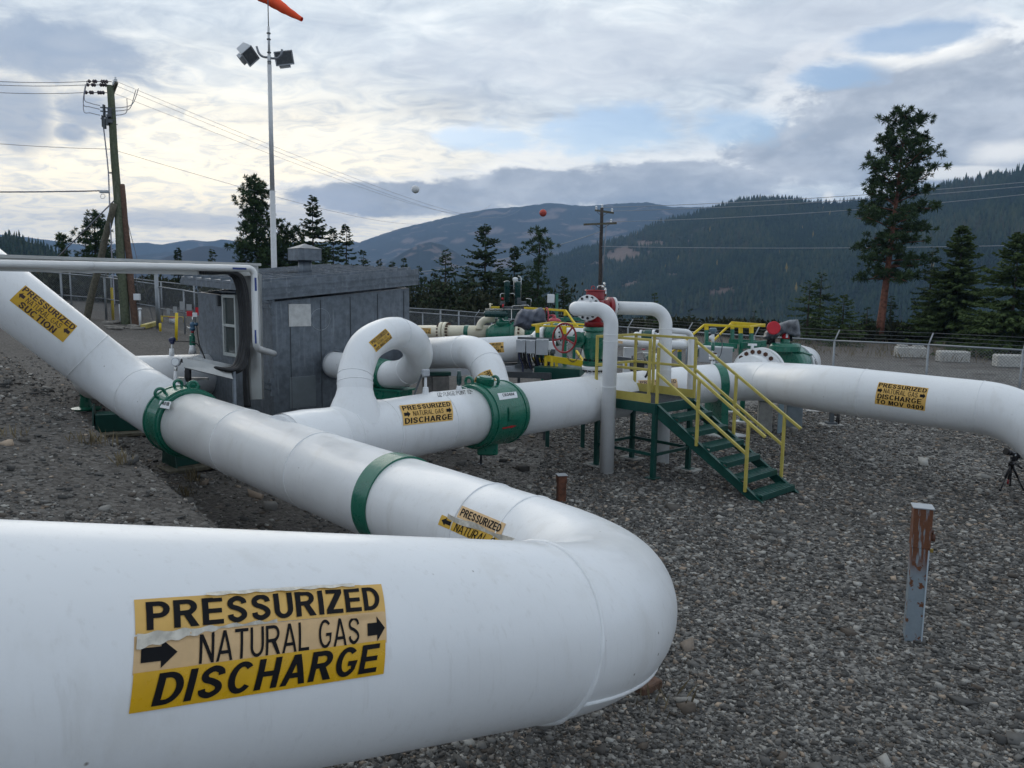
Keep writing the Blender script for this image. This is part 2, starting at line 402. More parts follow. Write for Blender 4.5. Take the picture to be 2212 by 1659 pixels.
def G(px, py, dz=0.0):
    """where the sight line through a point of the photograph meets the ground"""
    d = ray(px, py); lo = 2.0; t = lo
    while t < 400:
        p = _C + d * t
        if p.z - dz <= H(p.x, p.y): break
        t += 0.05 + t * 0.004
    a, b = max(lo, t - 0.05 - t * 0.006), t
    for _ in range(24):
        c = (a + b) / 2; p = _C + d * c
        if p.z - dz <= H(p.x, p.y): b = c
        else: a = c
    return _C + d * b

# one sheet: rings round the camera, fine near it and reaching the far valley
rings = [0.4]
while rings[-1] < 6000: rings.append(rings[-1] + max(0.07, rings[-1] * 0.0125))
rings = np.array(rings); NA = 560
front = np.linspace(-0.80, 0.80, 460); rear = np.linspace(0.80, 2 * math.pi - 0.80, NA - 460 + 2)[1:-1]
ang = np.concatenate([front, rear]); NA = len(ang)
Rg, Ag = np.meshgrid(rings, ang, indexing='ij')
X = Rg * np.sin(Ag); Y = Rg * np.cos(Ag); Zg = hgt(X, Y)
def grid_mesh(name, X, Y, Z, m, wrap=False, smooth=True):
    n, k = X.shape; me = bpy.data.meshes.new(name)
    v = np.stack([X, Y, Z], -1).reshape(-1, 3); I = np.arange(n * k).reshape(n, k)
    if wrap: J = np.roll(I, -1, 1); q = np.stack([I[:-1], J[:-1], J[1:], I[1:]], -1).reshape(-1, 4)
    else: q = np.stack([I[:-1, :-1], I[:-1, 1:], I[1:, 1:], I[1:, :-1]], -1).reshape(-1, 4)
    me.vertices.add(len(v)); me.vertices.foreach_set('co', v.ravel())
    me.loops.add(q.size); me.loops.foreach_set('vertex_index', q.ravel().astype(np.int32))
    me.polygons.add(len(q)); me.polygons.foreach_set('loop_start', np.arange(0, q.size, 4, dtype=np.int32))
    me.polygons.foreach_set('use_smooth', np.full(len(q), smooth)); me.materials.append(m); me.update(calc_edges=True); me.validate()
    o = bpy.data.objects.new(name, me); C.objects.link(o); return o

gm = bpy.data.materials.new('gravel_ground'); gm.use_nodes = True; t = gm.node_tree; q = NX(t)
g = q.node('ShaderNodeNewGeometry').outputs['Position']; gx, gy, gz = q.xyz(g)
def voro(scale, feat='F1', out='Color'):
    n = q.node('ShaderNodeTexVoronoi', feature=feat); t.links.new(q.vscale(g, (1, 1, .3)), n.inputs['Vector']); n.inputs['Scale'].default_value = scale
    return n.outputs[out]
vc = q.xyz(voro(24.0))[0]; vd = voro(24.0, out='Distance'); vc2 = q.xyz(voro(9.0))[1]
patch = q.noise(g, 0.28, 6, 0.62, 0.6); patch2 = q.noise(g, 1.6, 5, 0.6)
stone = q.ramp(vc, (0.0, (0.048, 0.047, 0.045)), (0.35, (0.122, 0.117, 0.110)), (0.7, (0.20, 0.192, 0.179)), (0.93, (0.29, 0.28, 0.26)))
soil = q.mix(patch2, (0.050, 0.043, 0.038), (0.088, 0.077, 0.068))
fines = q.m('MINIMUM', q.add(q.rng(patch, 0.46, 0.62), q.mul(q.rng(gx, 0.2, -2.2), 0.80)), 0.9)
c = q.mix(q.mul(fines, 0.75), stone, soil)
dust = q.mul(q.rng(gy, 30, 46), q.rng(gx, 2, 10))
c = q.mix(q.mul(dust, 0.85), c, (0.135, 0.115, 0.10))
rr = q.m('SQRT', q.add(q.mul(gx, gx), q.mul(gy, gy)))
weeds = q.mul(q.rng(rr, 52, 62), q.rng(q.noise(g, .5, 5, .6), .35, .6))
c = q.mix(weeds, c, (0.10, 0.085, 0.045))
c = q.mix(q.rng(rr, 70, 130), c, q.mix(q.noise(g, .05, 5, .6), (0.012, 0.022, 0.014), (0.030, 0.040, 0.022)))
b = t.nodes['Principled BSDF']; t.links.new(c, b.inputs['Base Color']); b.inputs['Roughness'].default_value = 0.85; b.inputs['Specular IOR Level'].default_value = 0.25
bn = q.node('ShaderNodeBump'); bn.inputs['Distance'].default_value = 0.03; bn.inputs['Strength'].default_value = 0.9
t.links.new(q.add(q.mul(vd, -0.8), q.mul(q.noise(g, 70, 3, .6), .3)), bn.inputs['Height']); t.links.new(bn.outputs[0], b.inputs['Normal'])
tag(grid_mesh('ground', X, Y, Zg, gm, wrap=True), kind='structure')

# ------------------------------------------------------------------ loose stones lying on the yard (uncountable)
def stones(name, n, box, smin, smax, m, seed, keep=None):
    r = np.random.RandomState(seed)
    # spread evenly over the picture's ground: denser close by
    ay = box[2] * (box[3] / box[2]) ** r.rand(n * 2); ax = (r.rand(n * 2) * 2 - 1) * (ay * 0.95 + 2.0)
    ok = (ax > box[0]) & (ax < box[1])
    if keep is not None: ok &= keep(ax, ay, r)
    ax, ay = ax[ok][:n], ay[ok][:n]; n = len(ax)
    s = smin * (smax / smin) ** (r.rand(n) ** 2.2) * np.clip(ay / 6.0, 0.8, 2.2) ** 0.5
    cube = np.array([[a, b_, c_] for a in (-1, 1) for b_ in (-1, 1) for c_ in (-1, 1)], float)
    v = cube[None] * (0.42 + 0.75 * r.rand(n, 8, 1)) * (0.55 + .9 * r.rand(n, 1, 3)) * np.array([.62, .62, .34])
    a = r.rand(n) * 6.28; ti = (r.rand(n) - .5) * 1.0
    ca, sa, ct, st = np.cos(a), np.sin(a), np.cos(ti), np.sin(ti)
    x1 = v[..., 0] * ct[:, None] + v[..., 2] * st[:, None]; z1 = -v[..., 0] * st[:, None] + v[..., 2] * ct[:, None]
    x2 = x1 * ca[:, None] - v[..., 1] * sa[:, None]; y2 = x1 * sa[:, None] + v[..., 1] * ca[:, None]
    hz = hgt(ax, ay)
    V = np.stack([x2 * s[:, None] + ax[:, None], y2 * s[:, None] + ay[:, None], z1 * s[:, None] + (hz + s * .10)[:, None]], -1).reshape(-1, 3)
    F = np.array([(0, 1, 3, 2), (4, 6, 7, 5), (0, 4, 5, 1), (2, 3, 7, 6), (0, 2, 6, 4), (1, 5, 7, 3)])
    Q = (F[None] + (np.arange(n) * 8)[:, None, None]).reshape(-1)
    me = bpy.data.meshes.new(name); me.vertices.add(len(V)); me.vertices.foreach_set('co', V.ravel())
    me.loops.add(len(Q)); me.loops.foreach_set('vertex_index', Q.astype(np.int32))
    me.polygons.add(n * 6); me.polygons.foreach_set('loop_start', np.arange(0, n * 24, 4, dtype=np.int32))
    me.update(calc_edges=True); me.materials.append(m)
    tone = np.clip(r.rand(n) ** 1.15, 0, 1); at = me.attributes.new('tone', 'FLOAT', 'POINT'); at.data.foreach_set('value', np.repeat(tone, 8).astype(np.float32))
    at2 = me.attributes.new('hue', 'FLOAT', 'POINT'); at2.data.foreach_set('value', np.repeat(r.rand(n), 8).astype(np.float32))
    o = bpy.data.objects.new(name, me); C.objects.link(o); tag(o, kind='stuff'); return o
sm_ = bpy.data.materials.new('gravel_stone'); sm_.use_nodes = True; t = sm_.node_tree; q = NX(t)
at = q.node('ShaderNodeAttribute', attribute_name='tone').outputs['Fac']; ah = q.node('ShaderNodeAttribute', attribute_name='hue').outputs['Fac']
c = q.ramp(at, (0.0, (0.040, 0.040, 0.040)), (0.45, (0.128, 0.124, 0.117)), (0.78, (0.245, 0.236, 0.220)), (0.97, (0.46, 0.445, 0.41)))
c = q.mix(q.rng(ah, 0.72, 0.95), c, q.mix(1.0, c, (1.15, 0.92, 0.74), 'MULTIPLY'))
c = q.mix(q.mul(q.noise(q.node('ShaderNodeNewGeometry').outputs['Position'], 45, 4, .6), .5), c, (0.08, 0.077, 0.073))
b = t.nodes['Principled BSDF']; t.links.new(c, b.inputs['Base Color']); b.inputs['Roughness'].default_value = 0.8; b.inputs['Specular IOR Level'].default_value = 0.3
def keep_yard(ax, ay, r):
    pn = vnoise(ax, ay, .55, 11) + .5 * vnoise(ax, ay, 1.9, 12)
    p = np.where(ax - .15 * (ay - 5) < -0.8, 0.17, 1.0) * np.where(pn < -0.12, 0.42, 1.0)
    return r.rand(len(ax)) < p
stones('gravel_stones', 320000, (-15, 21, 3.0, 22), 0.012, 0.042, sm_, 5, keep_yard)
stones('larger_stones', 800, (-9, 12, 3.0, 24), 0.055, 0.12, sm_, 6)
# ------------------------------------------------------------------ hills round the valley
def hill_mat(name, lo, hi, scale, clear=None, cl=0.66):
    m = bpy.data.materials.new(name); m.use_nodes = True; t = m.node_tree; q = NX(t); b = t.nodes['Principled BSDF']
    g = q.node('ShaderNodeNewGeometry').outputs['Position']
    c = q.mix(q.rng(q.noise(g, scale, 6, .65), .3, .7), lo, hi)
    c = q.mix(q.mul(q.rng(q.noise(g, scale * 8, 5, .7), .35, .65), .5), c, [k * .45 for k in lo])
    if clear:
        c = q.mix(q.rng(q.noise(q.vscale(g, (1, 1, 2.2)), scale * 1.7, 6, .6, .8), cl, cl + .06), c, clear)
    c = q.mix(q.node('ShaderNodeAttribute', attribute_name='cleared').outputs['Fac'], c, q.mix(q.noise(g, scale * 14, 4, .6), (.10, .075, .06), (.24, .18, .15)))
    t.links.new(c, b.inputs['Base Color']); b.inputs['Roughness'].default_value = 0.95; b.inputs['Specular IOR Level'].default_value = 0.05
    return m
def hill(name, line, rr, foot, zfoot, m, seed, rough, pad=0.05, na=240, nu=60, peak=0.0):
    """line: skyline points; rr: distance of the crest; the slope runs down to the valley at distance foot and down again behind"""
    azs, els = [], []
    for px, py in line:
        d = ray(px, py); azs.append(math.atan2(d.x, d.y)); els.append(d.z / math.hypot(d.x, d.y))
    a = np.linspace(azs[0], azs[-1], na); e = np.interp(a, azs, els)
    r0 = np.interp(a, [azs[0], azs[-1]], rr); f0 = np.interp(a, [azs[0], azs[-1]], foot)
    zc = CAM_Z + e * r0
    U = np.concatenate([np.linspace(0, 1, nu), np.linspace(1, 2.0, 14)[1:]])
    Ug, A = np.meshgrid(U, a, indexing='ij'); r0g = np.broadcast_to(r0, Ug.shape); f0g = np.broadcast_to(f0, Ug.shape); zg = np.broadcast_to(zc, Ug.shape)
    Rr = np.where(Ug <= 1, f0g + (r0g - f0g) * Ug, r0g + (r0g - f0g) * .8 * (Ug - 1))
    X = Rr * np.sin(A); Y = Rr * np.cos(A)
    prof = np.where(Ug <= 1, Ug ** 1.15, 1 - (Ug - 1) ** 1.3)
    Z = zfoot + (zg - zfoot) * prof
    L = r0.mean() / 1000.0
    bumpy = vnoise(X, Y, .009 / L, seed) * .55 + vnoise(X, Y, .022 / L, seed + 1) * .3 + vnoise(X, Y, .06 / L, seed + 2) * .14
    Z = Z + rough * bumpy * np.where(Ug <= 1, np.sin(np.clip(Ug, 0, 1) * math.pi) ** .6, 0.3)
    Z = Z + rough * .05 * vnoise(A * 1000, A * 0, .35, seed + 3)
    o = grid_mesh(name, X, Y, Z, m); tag(o, kind='structure')
    at = o.data.attributes.new('cleared', 'FLOAT', 'POINT'); at.data.foreach_set('value', cleared(X, Y, Z).ravel().astype(np.float32)); return o, X, Y, Z, Ug
# felled patches on the slopes: centre and half-size as seen, with ragged rims
CLEAR = [(1345, 548, 62, 15), (1405, 524, 40, 9), (1290, 566, 24, 7), (1560, 625, 34, 11), (1362, 611, 24, 8), (1300, 596, 16, 5), (1450, 590, 22, 5), (1690, 560, 26, 5), (1640, 655, 20, 6), (1480, 520, 26, 5), (1190, 468, 26, 7), (1060, 500, 36, 8), (1250, 492, 34, 6), (1330, 478, 30, 6), (1200, 455, 24, 5), (990, 520, 20, 6), (880, 520, 22, 5)]
def cleared(X, Y, Z):
    d = np.stack([X, Y, Z - CAM_Z], -1); zf = np.maximum(1e-6, d @ np.array(_F)); px = CX + FPX * (d @ np.array(_R)) / zf; py = CY - FPX * (d @ np.array(_U)) / zf; o_ = np.zeros(X.shape)
    for cx_, cy_, rx_, ry_ in CLEAR:
        k = np.hypot((px - cx_) / rx_, (py - cy_ + (px - cx_) * .12) / ry_) + .35 * vnoise(px, py, .12, 4) + .2 * vnoise(px, py, .4, 5); o_ = np.maximum(o_, np.clip((1.0 - k) * 3, 0, 1))
    return o_
hm_main = hill_mat('forested_hill', (0.016, 0.030, 0.018), (0.058, 0.060, 0.036), .010)
hm_far = hill_mat('far_forested_hill', (0.014, 0.024, 0.020), (0.030, 0.038, 0.030), .004, (0.16, 0.12, 0.10), .57)
hm_brown = hill_mat('brown_green_hill', (0.022, 0.028, 0.024), (0.055, 0.045, 0.038), .006)
main_line = [(980, 610), (1100, 588), (1180, 566), (1240, 545), (1300, 532), (1370, 512), (1430, 486), (1500, 468), (1545, 452), (1600, 437), (1650, 430), (1700, 434), (1760, 440), (1800, 440), (1840, 437), (1900, 430), (1960, 416), (2010, 408), (2060, 402), (2120, 392), (2160, 384), (2212, 370), (2320, 352), (2500, 340), (2700, 350)]
o, hx, hy, hz, hu = hill('hillside', main_line, (1750, 1250), (420, 300), -146, hm_main, 20, 42, na=420, nu=150)
far_line = [(640, 560), (770, 526), (820, 508), (870, 492), (930, 478), (1000, 461), (1060, 451), (1120, 447), (1150, 443), (1190, 438), (1235, 443), (1265, 445), (1330, 440), (1400, 437), (1450, 447), (1520, 447), (1600, 444), (1760, 460), (1950, 480)]
hill('hill_range', far_line, (4300, 3600), (1900, 1700), -146, hm_far, 30, 60)
knoll_line = [(790, 596), (840, 566), (870, 546), (905, 528), (930, 522), (960, 530), (990, 548), (1020, 572), (1060, 600), (1100, 618)]
hill('low_hill', knoll_line, (2500, 2400), (1700, 1600), -146, hm_far, 40, 14)
sea_line = [(-300, 500), (-120, 502), (0, 506), (60, 513), (110, 519), (150, 525), (200, 531), (260, 526), (310, 524), (350, 528), (395, 520), (420, 518), (450, 522), (480, 517), (510, 520), (540, 527), (640, 524), (760, 522), (850, 530)]
hill('distant_range', sea_line, (4700, 4700), (3300, 3300), -146, hm_far, 50, 40)
hill('middle_range', [(240, 560), (300, 552), (350, 546), (400, 540), (450, 536), (520, 532), (600, 527), (700, 532), (800, 545)], (3700, 3700), (2500, 2500), -146, hm_far, 55, 30)
hill('round_hill', [(250, 590), (300, 572), (350, 558), (390, 545), (430, 533), (455, 531), (490, 537), (540, 549), (600, 556), (700, 574)], (2500, 2500), (1500, 1500), -146, hm_brown, 60, 18)
wl, wx, wy, wz, wu = hill('wooded_slope', [(-420, 460), (-260, 480), (-120, 498), (-40, 507), (0, 511), (40, 517), (80, 528), (115, 542), (150, 562), (190, 590)], (620, 640), (240, 260), -146, hm_main, 70, 8, na=120, nu=50)

# far woods that read as one mass
def far_wood(name, X, Y, Z, U, n, hmin, hmax, seed, m, umin=0.05):
    r = np.random.RandomState(seed); nu, na = X.shape; iu = np.where(U[:, 0] <= 1.02)[0].max()
    fu = (umin + (1 - umin) * r.rand(n) ** .8) * (iu - .01); fa = r.rand(n) * (na - 1.01); i, j = fu.astype(int), fa.astype(int); di, dj = fu - i, fa - j
    def bl(M): return (M[i, j] * (1 - di) * (1 - dj) + M[i + 1, j] * di * (1 - dj) + M[i, j + 1] * (1 - di) * dj + M[i + 1, j + 1] * di * dj)
    bx, by, bz = bl(X), bl(Y), bl(Z)
    cl = vnoise(bx, by, .011, seed + 5) + .6 * vnoise(bx, by, .03, seed + 6) + .4 * vnoise(bx, by, .09, seed + 7)
    ok = (cl < 0.50) & (cleared(bx, by, bz + 6) < .3)
    bx, by, bz = bx[ok], by[ok], bz[ok]; n = len(bx)
    h = hmin + (hmax - hmin) * r.rand(n) ** 1.3 * np.clip(.75 + .5 * cl[ok], .4, 1.2); w = h * (.13 + .10 * r.rand(n)); K = 5
    ph = r.rand(n) * 6.28
    V = []; 
    for tier, (z0, z1, rs) in enumerate(((0.05, 0.62, 1.0), (0.42, 1.0, .68))):
        for k in range(K):
            an = ph + 2 * math.pi * k / K + tier * .6; rj = rs * (.75 + .5 * r.rand(n))
            V.append(np.stack([bx + np.cos(an) * w * rj, by + np.sin(an) * w * rj, bz + h * z0], -1))
        V.append(np.stack([bx + (r.rand(n) - .5) * w * .2, by, bz + h * z1], -1))
    V = np.stack(V, 1).reshape(-1, 3); nv = 2 * (K + 1)
    F = []
    for tier in range(2):
        o_ = tier * (K + 1)
        for k in range(K): F.append((o_ + k, o_ + (k + 1) % K, o_ + K))
    F = np.array(F); Q = (F[None] + (np.arange(n) * nv)[:, None, None]).reshape(-1)
    me = bpy.data.meshes.new(name); me.vertices.add(len(V)); me.vertices.foreach_set('co', V.ravel())
    me.loops.add(len(Q)); me.loops.foreach_set('vertex_index', Q.astype(np.int32)); nf = len(Q) // 3
    me.polygons.add(nf); me.polygons.foreach_set('loop_start', np.arange(0, nf * 3, 3, dtype=np.int32)); me.update(calc_edges=True)
    me.materials.append(m); at = me.attributes.new('tone', 'FLOAT', 'POINT'); at.data.foreach_set('value', np.repeat(np.where(r.rand(n) > .9985, 1.0, np.clip(.55 * r.rand(n) + .30 + .55 * cl[ok], 0, .99)), nv).astype(np.float32))
    o = bpy.data.objects.new(name, me); C.objects.link(o); tag(o, kind='stuff'); return o
wm = bpy.data.materials.new('far_wood'); wm.use_nodes = True; t = wm.node_tree; q = NX(t)
c = q.ramp(q.node('ShaderNodeAttribute', attribute_name='tone').outputs['Fac'], (0, (0.007, 0.018, 0.013)), (.55, (0.020, 0.040, 0.023)), (.96, (0.052, 0.066, 0.032)), (.997, (0.05, 0.05, 0.028)), (1.0, (0.22, 0.16, 0.04)))
b = t.nodes['Principled BSDF']; t.links.new(c, b.inputs['Base Color']); b.inputs['Roughness'].default_value = .95; b.inputs['Specular IOR Level'].default_value = .05
far_wood('hillside_wood', hx, hy, hz, hu, 78000, 5, 20, 3, wm)
far_wood('slope_wood', wx, wy, wz, wu, 9000, 4, 8, 4, wm)

# ------------------------------------------------------------------ haze over the valley
hb = MB(); hb.box((0, 0, 190), (12600, 12600, 700))
hz_o = hb.build('haze', (lambda m: m)(bpy.data.materials.new('valley_haze')))
hmn = hz_o.data.materials[0]; hmn.use_nodes = True; hmn.node_tree.nodes.clear()
pv = hmn.node_tree.nodes.new('ShaderNodeVolumePrincipled'); pv.inputs['Color'].default_value = (0.42, 0.64, 1.0, 1); pv.inputs['Density'].default_value = HAZE = 1.7e-4
pv.inputs['Anisotropy'].default_value = 0.0
oo = hmn.node_tree.nodes.new('ShaderNodeOutputMaterial'); hmn.node_tree.links.new(pv.outputs[0], oo.inputs['Volume'])
tag(hz_o, kind='stuff')
# ------------------------------------------------------------------ stickers and lettering
def _arc(cx, cy, rx, ry, a0, a1, n=10):
    return [(cx + rx * math.cos(math.radians(a0 + (a1 - a0) * i / n)), cy + ry * math.sin(math.radians(a0 + (a1 - a0) * i / n))) for i in range(n + 1)]
def _strip(pts, t, n=6):
    P_ = [Vector((*p, 0)) for p in pts]; out = []
    for i in range(len(P_) - 1):
        p0, p1, p2, p3 = P_[max(i - 1, 0)], P_[i], P_[i + 1], P_[min(i + 2, len(P_) - 1)]
        for k in range(n):
            u = k / n; out.append(.5 * ((2 * p1) + (p2 - p0) * u + (2 * p0 - 5 * p1 + 4 * p2 - p3) * u ** 2 + (3 * p1 - p0 - 3 * p2 + p3) * u ** 3))
    out.append(P_[-1]); L_, R2 = [], []
    for i, p in enumerate(out):
        d = (out[min(i + 1, len(out) - 1)] - out[max(i - 1, 0)]).normalized(); q = Vector((-d.y, d.x, 0)) * t / 2
        L_.append((p.x + q.x, p.y + q.y)); R2.append((p.x - q.x, p.y - q.y))
    return L_ + R2[::-1]
def glyph(ch, t):
    """outlines of one sans-serif capital, one unit high"""
    h = t * .86; w = .66
    if ch == 'E': return [[(0, 0), (w, 0), (w, h), (t, h), (t, .5 - h / 2), (w * .93, .5 - h / 2), (w * .93, .5 + h / 2), (t, .5 + h / 2), (t, 1 - h), (w * .98, 1 - h), (w * .98, 1), (0, 1)]], w
    if ch == 'P': return [[(0, 0), (t, 0), (t, .40)] + _arc(.36, .70, .32, .30, -90, 90) + [(0, 1)], [(t, .40 + h)] + _arc(.36, .70, .32 - t, .30 - h, -90, 90) + [(t, 1 - h)]], .68
    if ch == 'R': return [[(0, 0), (t, 0), (t, .42), (.30, .42), (.73 - t * 1.15, 0), (.76, 0), (.52, .43)] + _arc(.40, .715, .31, .285, -55, 90) + [(0, 1)], [(t, .42 + h)] + _arc(.40, .715, .31 - t, .285 - h, -90, 90) + [(t, 1 - h)]], .76
    if ch == 'S':
        k = t / 2; a = [(.68 - k, .70), (.62 - k * .8, .86 - k * .3), (.36, 1 - h / 2), (.10 + k * .8, .86 - k * .3), (.03 + k, .72), (.12 + k * .6, .60), (.36, .515)]
        return [_strip(a + [(.70 - x_, 1 - y_) for x_, y_ in a[-2::-1]], t * .95)], .70
    if ch == 'U': return [[(0, 1)] + _arc(.34, .34, .34, .35, 180, 360) + [(.68, 1), (.68 - t, 1)] + _arc(.34, .34, .34 - t, .35 - h, 360, 180) + [(t, 1)]], .68
    if ch == 'I': return [[(0, 0), (t, 0), (t, 1), (0, 1)]], t
    if ch == 'Z': return [[(0, 0), (w, 0), (w, h), (t * 1.35, h), (w, 1 - h), (w, 1), (.03, 1), (.03, 1 - h), (w - t * 1.4, 1 - h), (0, h)]], w
    if ch == 'D': return [[(0, 0)] + _arc(.28, .5, .42, .5, -90, 90, 16) + [(0, 1)], [(t, h)] + _arc(.28, .5, .42 - t, .5 - h, -90, 90, 16) + [(t, 1 - h)]], .70
    if ch == 'N': return [[(0, 0), (t, 0), (t, .72), (.68 - t, 0), (.68, 0), (.68, 1), (.68 - t, 1), (.68 - t, .28), (t, 1), (0, 1)]], .68
    if ch == 'A':
        w = .78; k = w / 2 - t * .55; y0 = .23
        return [[(0, 0), (t, 0), (t + k * y0, y0), (w - t - k * y0, y0), (w - t, 0), (w, 0), (w / 2 + t * .55, 1), (w / 2 - t * .55, 1)], [(t + k * (y0 + h), y0 + h), (w - t - k * (y0 + h), y0 + h), (w / 2, min(.9, (w / 2 - t) / k))]], w
    if ch == 'T': return [[(.33 - t / 2, 0), (.33 + t / 2, 0), (.33 + t / 2, 1 - h), (w, 1 - h), (w, 1), (0, 1), (0, 1 - h), (.33 - t / 2, 1 - h)]], w
    if ch == 'L': return [[(0, 0), (.58, 0), (.58, h), (t, h), (t, 1), (0, 1)]], .58
    if ch == 'H': return [[(0, 0), (t, 0), (t, .5 - h / 2), (.68 - t, .5 - h / 2), (.68 - t, 0), (.68, 0), (.68, 1), (.68 - t, 1), (.68 - t, .5 + h / 2), (t, .5 + h / 2), (t, 1), (0, 1)]], .68
    if ch == 'C': return [_arc(.37, .5, .37, .51, 42, 322, 24) + _arc(.37, .5, .37 - t, .51 - h, 318, 46, 24)], .72
    if ch == 'G': return [_arc(.38, .5, .38, .51, 42, 325, 24) + [(.75, .52), (.42, .52), (.42, .52 - h), (.75 - t, .52 - h), (.75 - t, .24)] + _arc(.38, .5, .38 - t, .51 - h, 312, 46, 24)], .76
    if ch in 'O0':
        w = .80 if ch == 'O' else .60
        return [_arc(w / 2, .5, w / 2, .51, 0, 352, 28), _arc(w / 2, .5, w / 2 - t, .51 - h, 0, 352, 28)], w
    if ch == 'M': return [[(0, 0), (t, 0), (t, .72), (.40 - t * .45, 0), (.40 + t * .45, 0), (.80 - t, .72), (.80 - t, 0), (.80, 0), (.80, 1), (.80 - t * 1.45, 1), (.40, .34), (t * 1.45, 1), (0, 1)]], .80
    if ch == 'V': return [[(.37 - t * .5, 0), (.37 + t * .5, 0), (.74, 1), (.74 - t * 1.05, 1), (.37, .24), (t * 1.05, 1), (0, 1)]], .74
    if ch == 'Y': return [[(.36 - t / 2, 0), (.36 + t / 2, 0), (.36 + t / 2, .42), (.72, 1), (.72 - t * 1.15, 1), (.36, .60), (t * 1.15, 1), (0, 1), (.36 - t / 2, .42)]], .72
    if ch == 'K': return [[(0, 0), (t, 0), (t, .30), (.24, .45), (.70 - t * 1.2, 0), (.70, 0), (.36, .60), (.68, 1), (.68 - t * 1.3, 1), (t, .52), (t, 1), (0, 1)]], .70
    if ch == 'B': return [[(0, 0)] + _arc(.38, .265, .28, .265, -90, 72) + _arc(.37, .75, .26, .25, -70, 90) + [(0, 1)], [(t, h)] + _arc(.38, .265, .28 - t, .265 - h, -90, 90) + [(t, .53 - h)], [(t, .53)] + _arc(.37, .76, .26 - t, .24 - h, -90, 90) + [(t, 1 - h)]], .66
    if ch == '1': return [[(.20, 0), (.20 + t, 0), (.20 + t, 1), (.22, 1), (0, .80), (0, .80 - h), (.20, .82)]], .42
    if ch == '2': return [_strip([(.09, .70), (.13, .87), (.30, 1 - h / 2), (.50 - t * .2, .86), (.50 - t * .2, .66), (.32, .42), (.12, h)], t), [(0, 0), (.58, 0), (.58, h), (0, h)]], .58
    if ch == '4': return [[(.34, 0), (.34 + t, 0), (.34 + t, .22), (.62, .22), (.62, .22 + h), (.34 + t, .22 + h), (.34 + t, 1), (.34, 1), (0, .26 + h), (0, .22), (.34, .22)], [(.34, .22 + h), (.34, .76), (.13, .22 + h)]], .62
    if ch == '9': return [_arc(.29, .68, .29, .33, 0, 295, 16) + [(.58 - t, .46), (.57 - t, .26), (.28, h), (.14, .14), (.03, .10), (.09, .02), (.28, -.01), (.48, .07), (.58, .35)], _arc(.29, .68, .29 - t, .33 - h, 0, 350, 16)], .58
    if ch == '#': return [[(.12, 0), (.20, 0), (.28, 1), (.20, 1)], [(.38, 0), (.46, 0), (.54, 1), (.46, 1)]], .6
    return [], .34
def text_mesh(body, bold=0.0):
    t = .195 if bold > .01 else .128
    cu = bpy.data.curves.new('lettering', 'CURVE'); cu.dimensions = '2D'; cu.fill_mode = 'BOTH'; cx_ = 0.0
    for ch in body:
        cs, w = glyph(ch, t)
        for c in cs:
            sp = cu.splines.new('POLY'); sp.points.add(len(c) - 1); sp.use_cyclic_u = True
            for p, (a, b) in zip(sp.points, c): p.co = (a + cx_, b, 0, 1)
        cx_ += w + .105
    ob = bpy.data.objects.new('lettering', cu); C.objects.link(ob)
    dg = bpy.context.evaluated_depsgraph_get(); me = bpy.data.meshes.new_from_object(ob.evaluated_get(dg))
    bpy.data.objects.remove(ob); bpy.data.curves.remove(cu)
    bm = bmesh.new(); bm.from_mesh(me); bpy.data.meshes.remove(me)
    bmesh.ops.triangulate(bm, faces=bm.faces)
    xs = [v.co.x for v in bm.verts]; ys = [v.co.y for v in bm.verts]
    x0, x1, y0, y1 = min(xs), max(xs), min(ys), max(ys)
    for v in bm.verts: v.co.x = (v.co.x - x0) / (x1 - x0); v.co.y = (v.co.y - y0) / (y1 - y0)
    return bm
def place_text(body, fn, u0, u1, v0, v1, m, name, parent, bold=0.0, slices=4, shear=0.0):
    """fn(u, v) gives a point; v runs downwards"""
    bm = text_mesh(body, bold)
    for k in range(1, slices):
        bmesh.ops.bisect_plane(bm, geom=bm.verts[:] + bm.edges[:] + bm.faces[:], plane_co=(0, k / slices, 0), plane_no=(0, 1, 0))
    if slices > 3:
        for k in range(1, 12): bmesh.ops.bisect_plane(bm, geom=bm.verts[:] + bm.edges[:] + bm.faces[:], plane_co=(k / 12, 0, 0), plane_no=(1, 0, 0))
    for v in bm.verts:
        u = u0 + (u1 - u0) * (v.co.x + shear * (v.co.y - .5)); w = v1 + (v0 - v1) * v.co.y; v.co = fn(u, w)
    me = bpy.data.meshes.new(name); bm.to_mesh(me); bm.free(); me.materials.append(m)
    o = bpy.data.objects.new(name, me); C.objects.link(o)
    if parent is not None: o.parent = parent; o.matrix_parent_inverse = parent.matrix_world.inverted()
    return o
def bil(c, u, v):
    a = c[0] + (c[1] - c[0]) * u; b = c[3] + (c[2] - c[3]) * u; return a + (b - a) * v
class Cyl:
    """round surface about an axis: turns sight lines into (along, angle) and back"""
    def __init__(s, p, d, r):
        s.p = Vector(p); s.d = Vector(d).normalized(); s.r = r; a = Vector((0, 0, 1)); s.n = (a - s.d * a.dot(s.d)).normalized(); s.b = s.d.cross(s.n)
    def hit(s, px, py):
        o, d = _C - s.p, ray(px, py); o2 = o - s.d * o.dot(s.d); d2 = d - s.d * d.dot(s.d)
        A, B, Cc = d2.dot(d2), 2 * o2.dot(d2), o2.dot(o2) - s.r ** 2; q = max(0, B * B - 4 * A * Cc)
        t = (-B - math.sqrt(q)) / (2 * A); w = _C + ray(px, py) * t - s.p
        return Vector((w.dot(s.d), math.atan2(w.dot(s.b), w.dot(s.n))))
    def at(s, q, off=0.0): return s.p + s.d * q[0] + (s.n * math.cos(q[1]) + s.b * math.sin(q[1])) * (s.r + off)
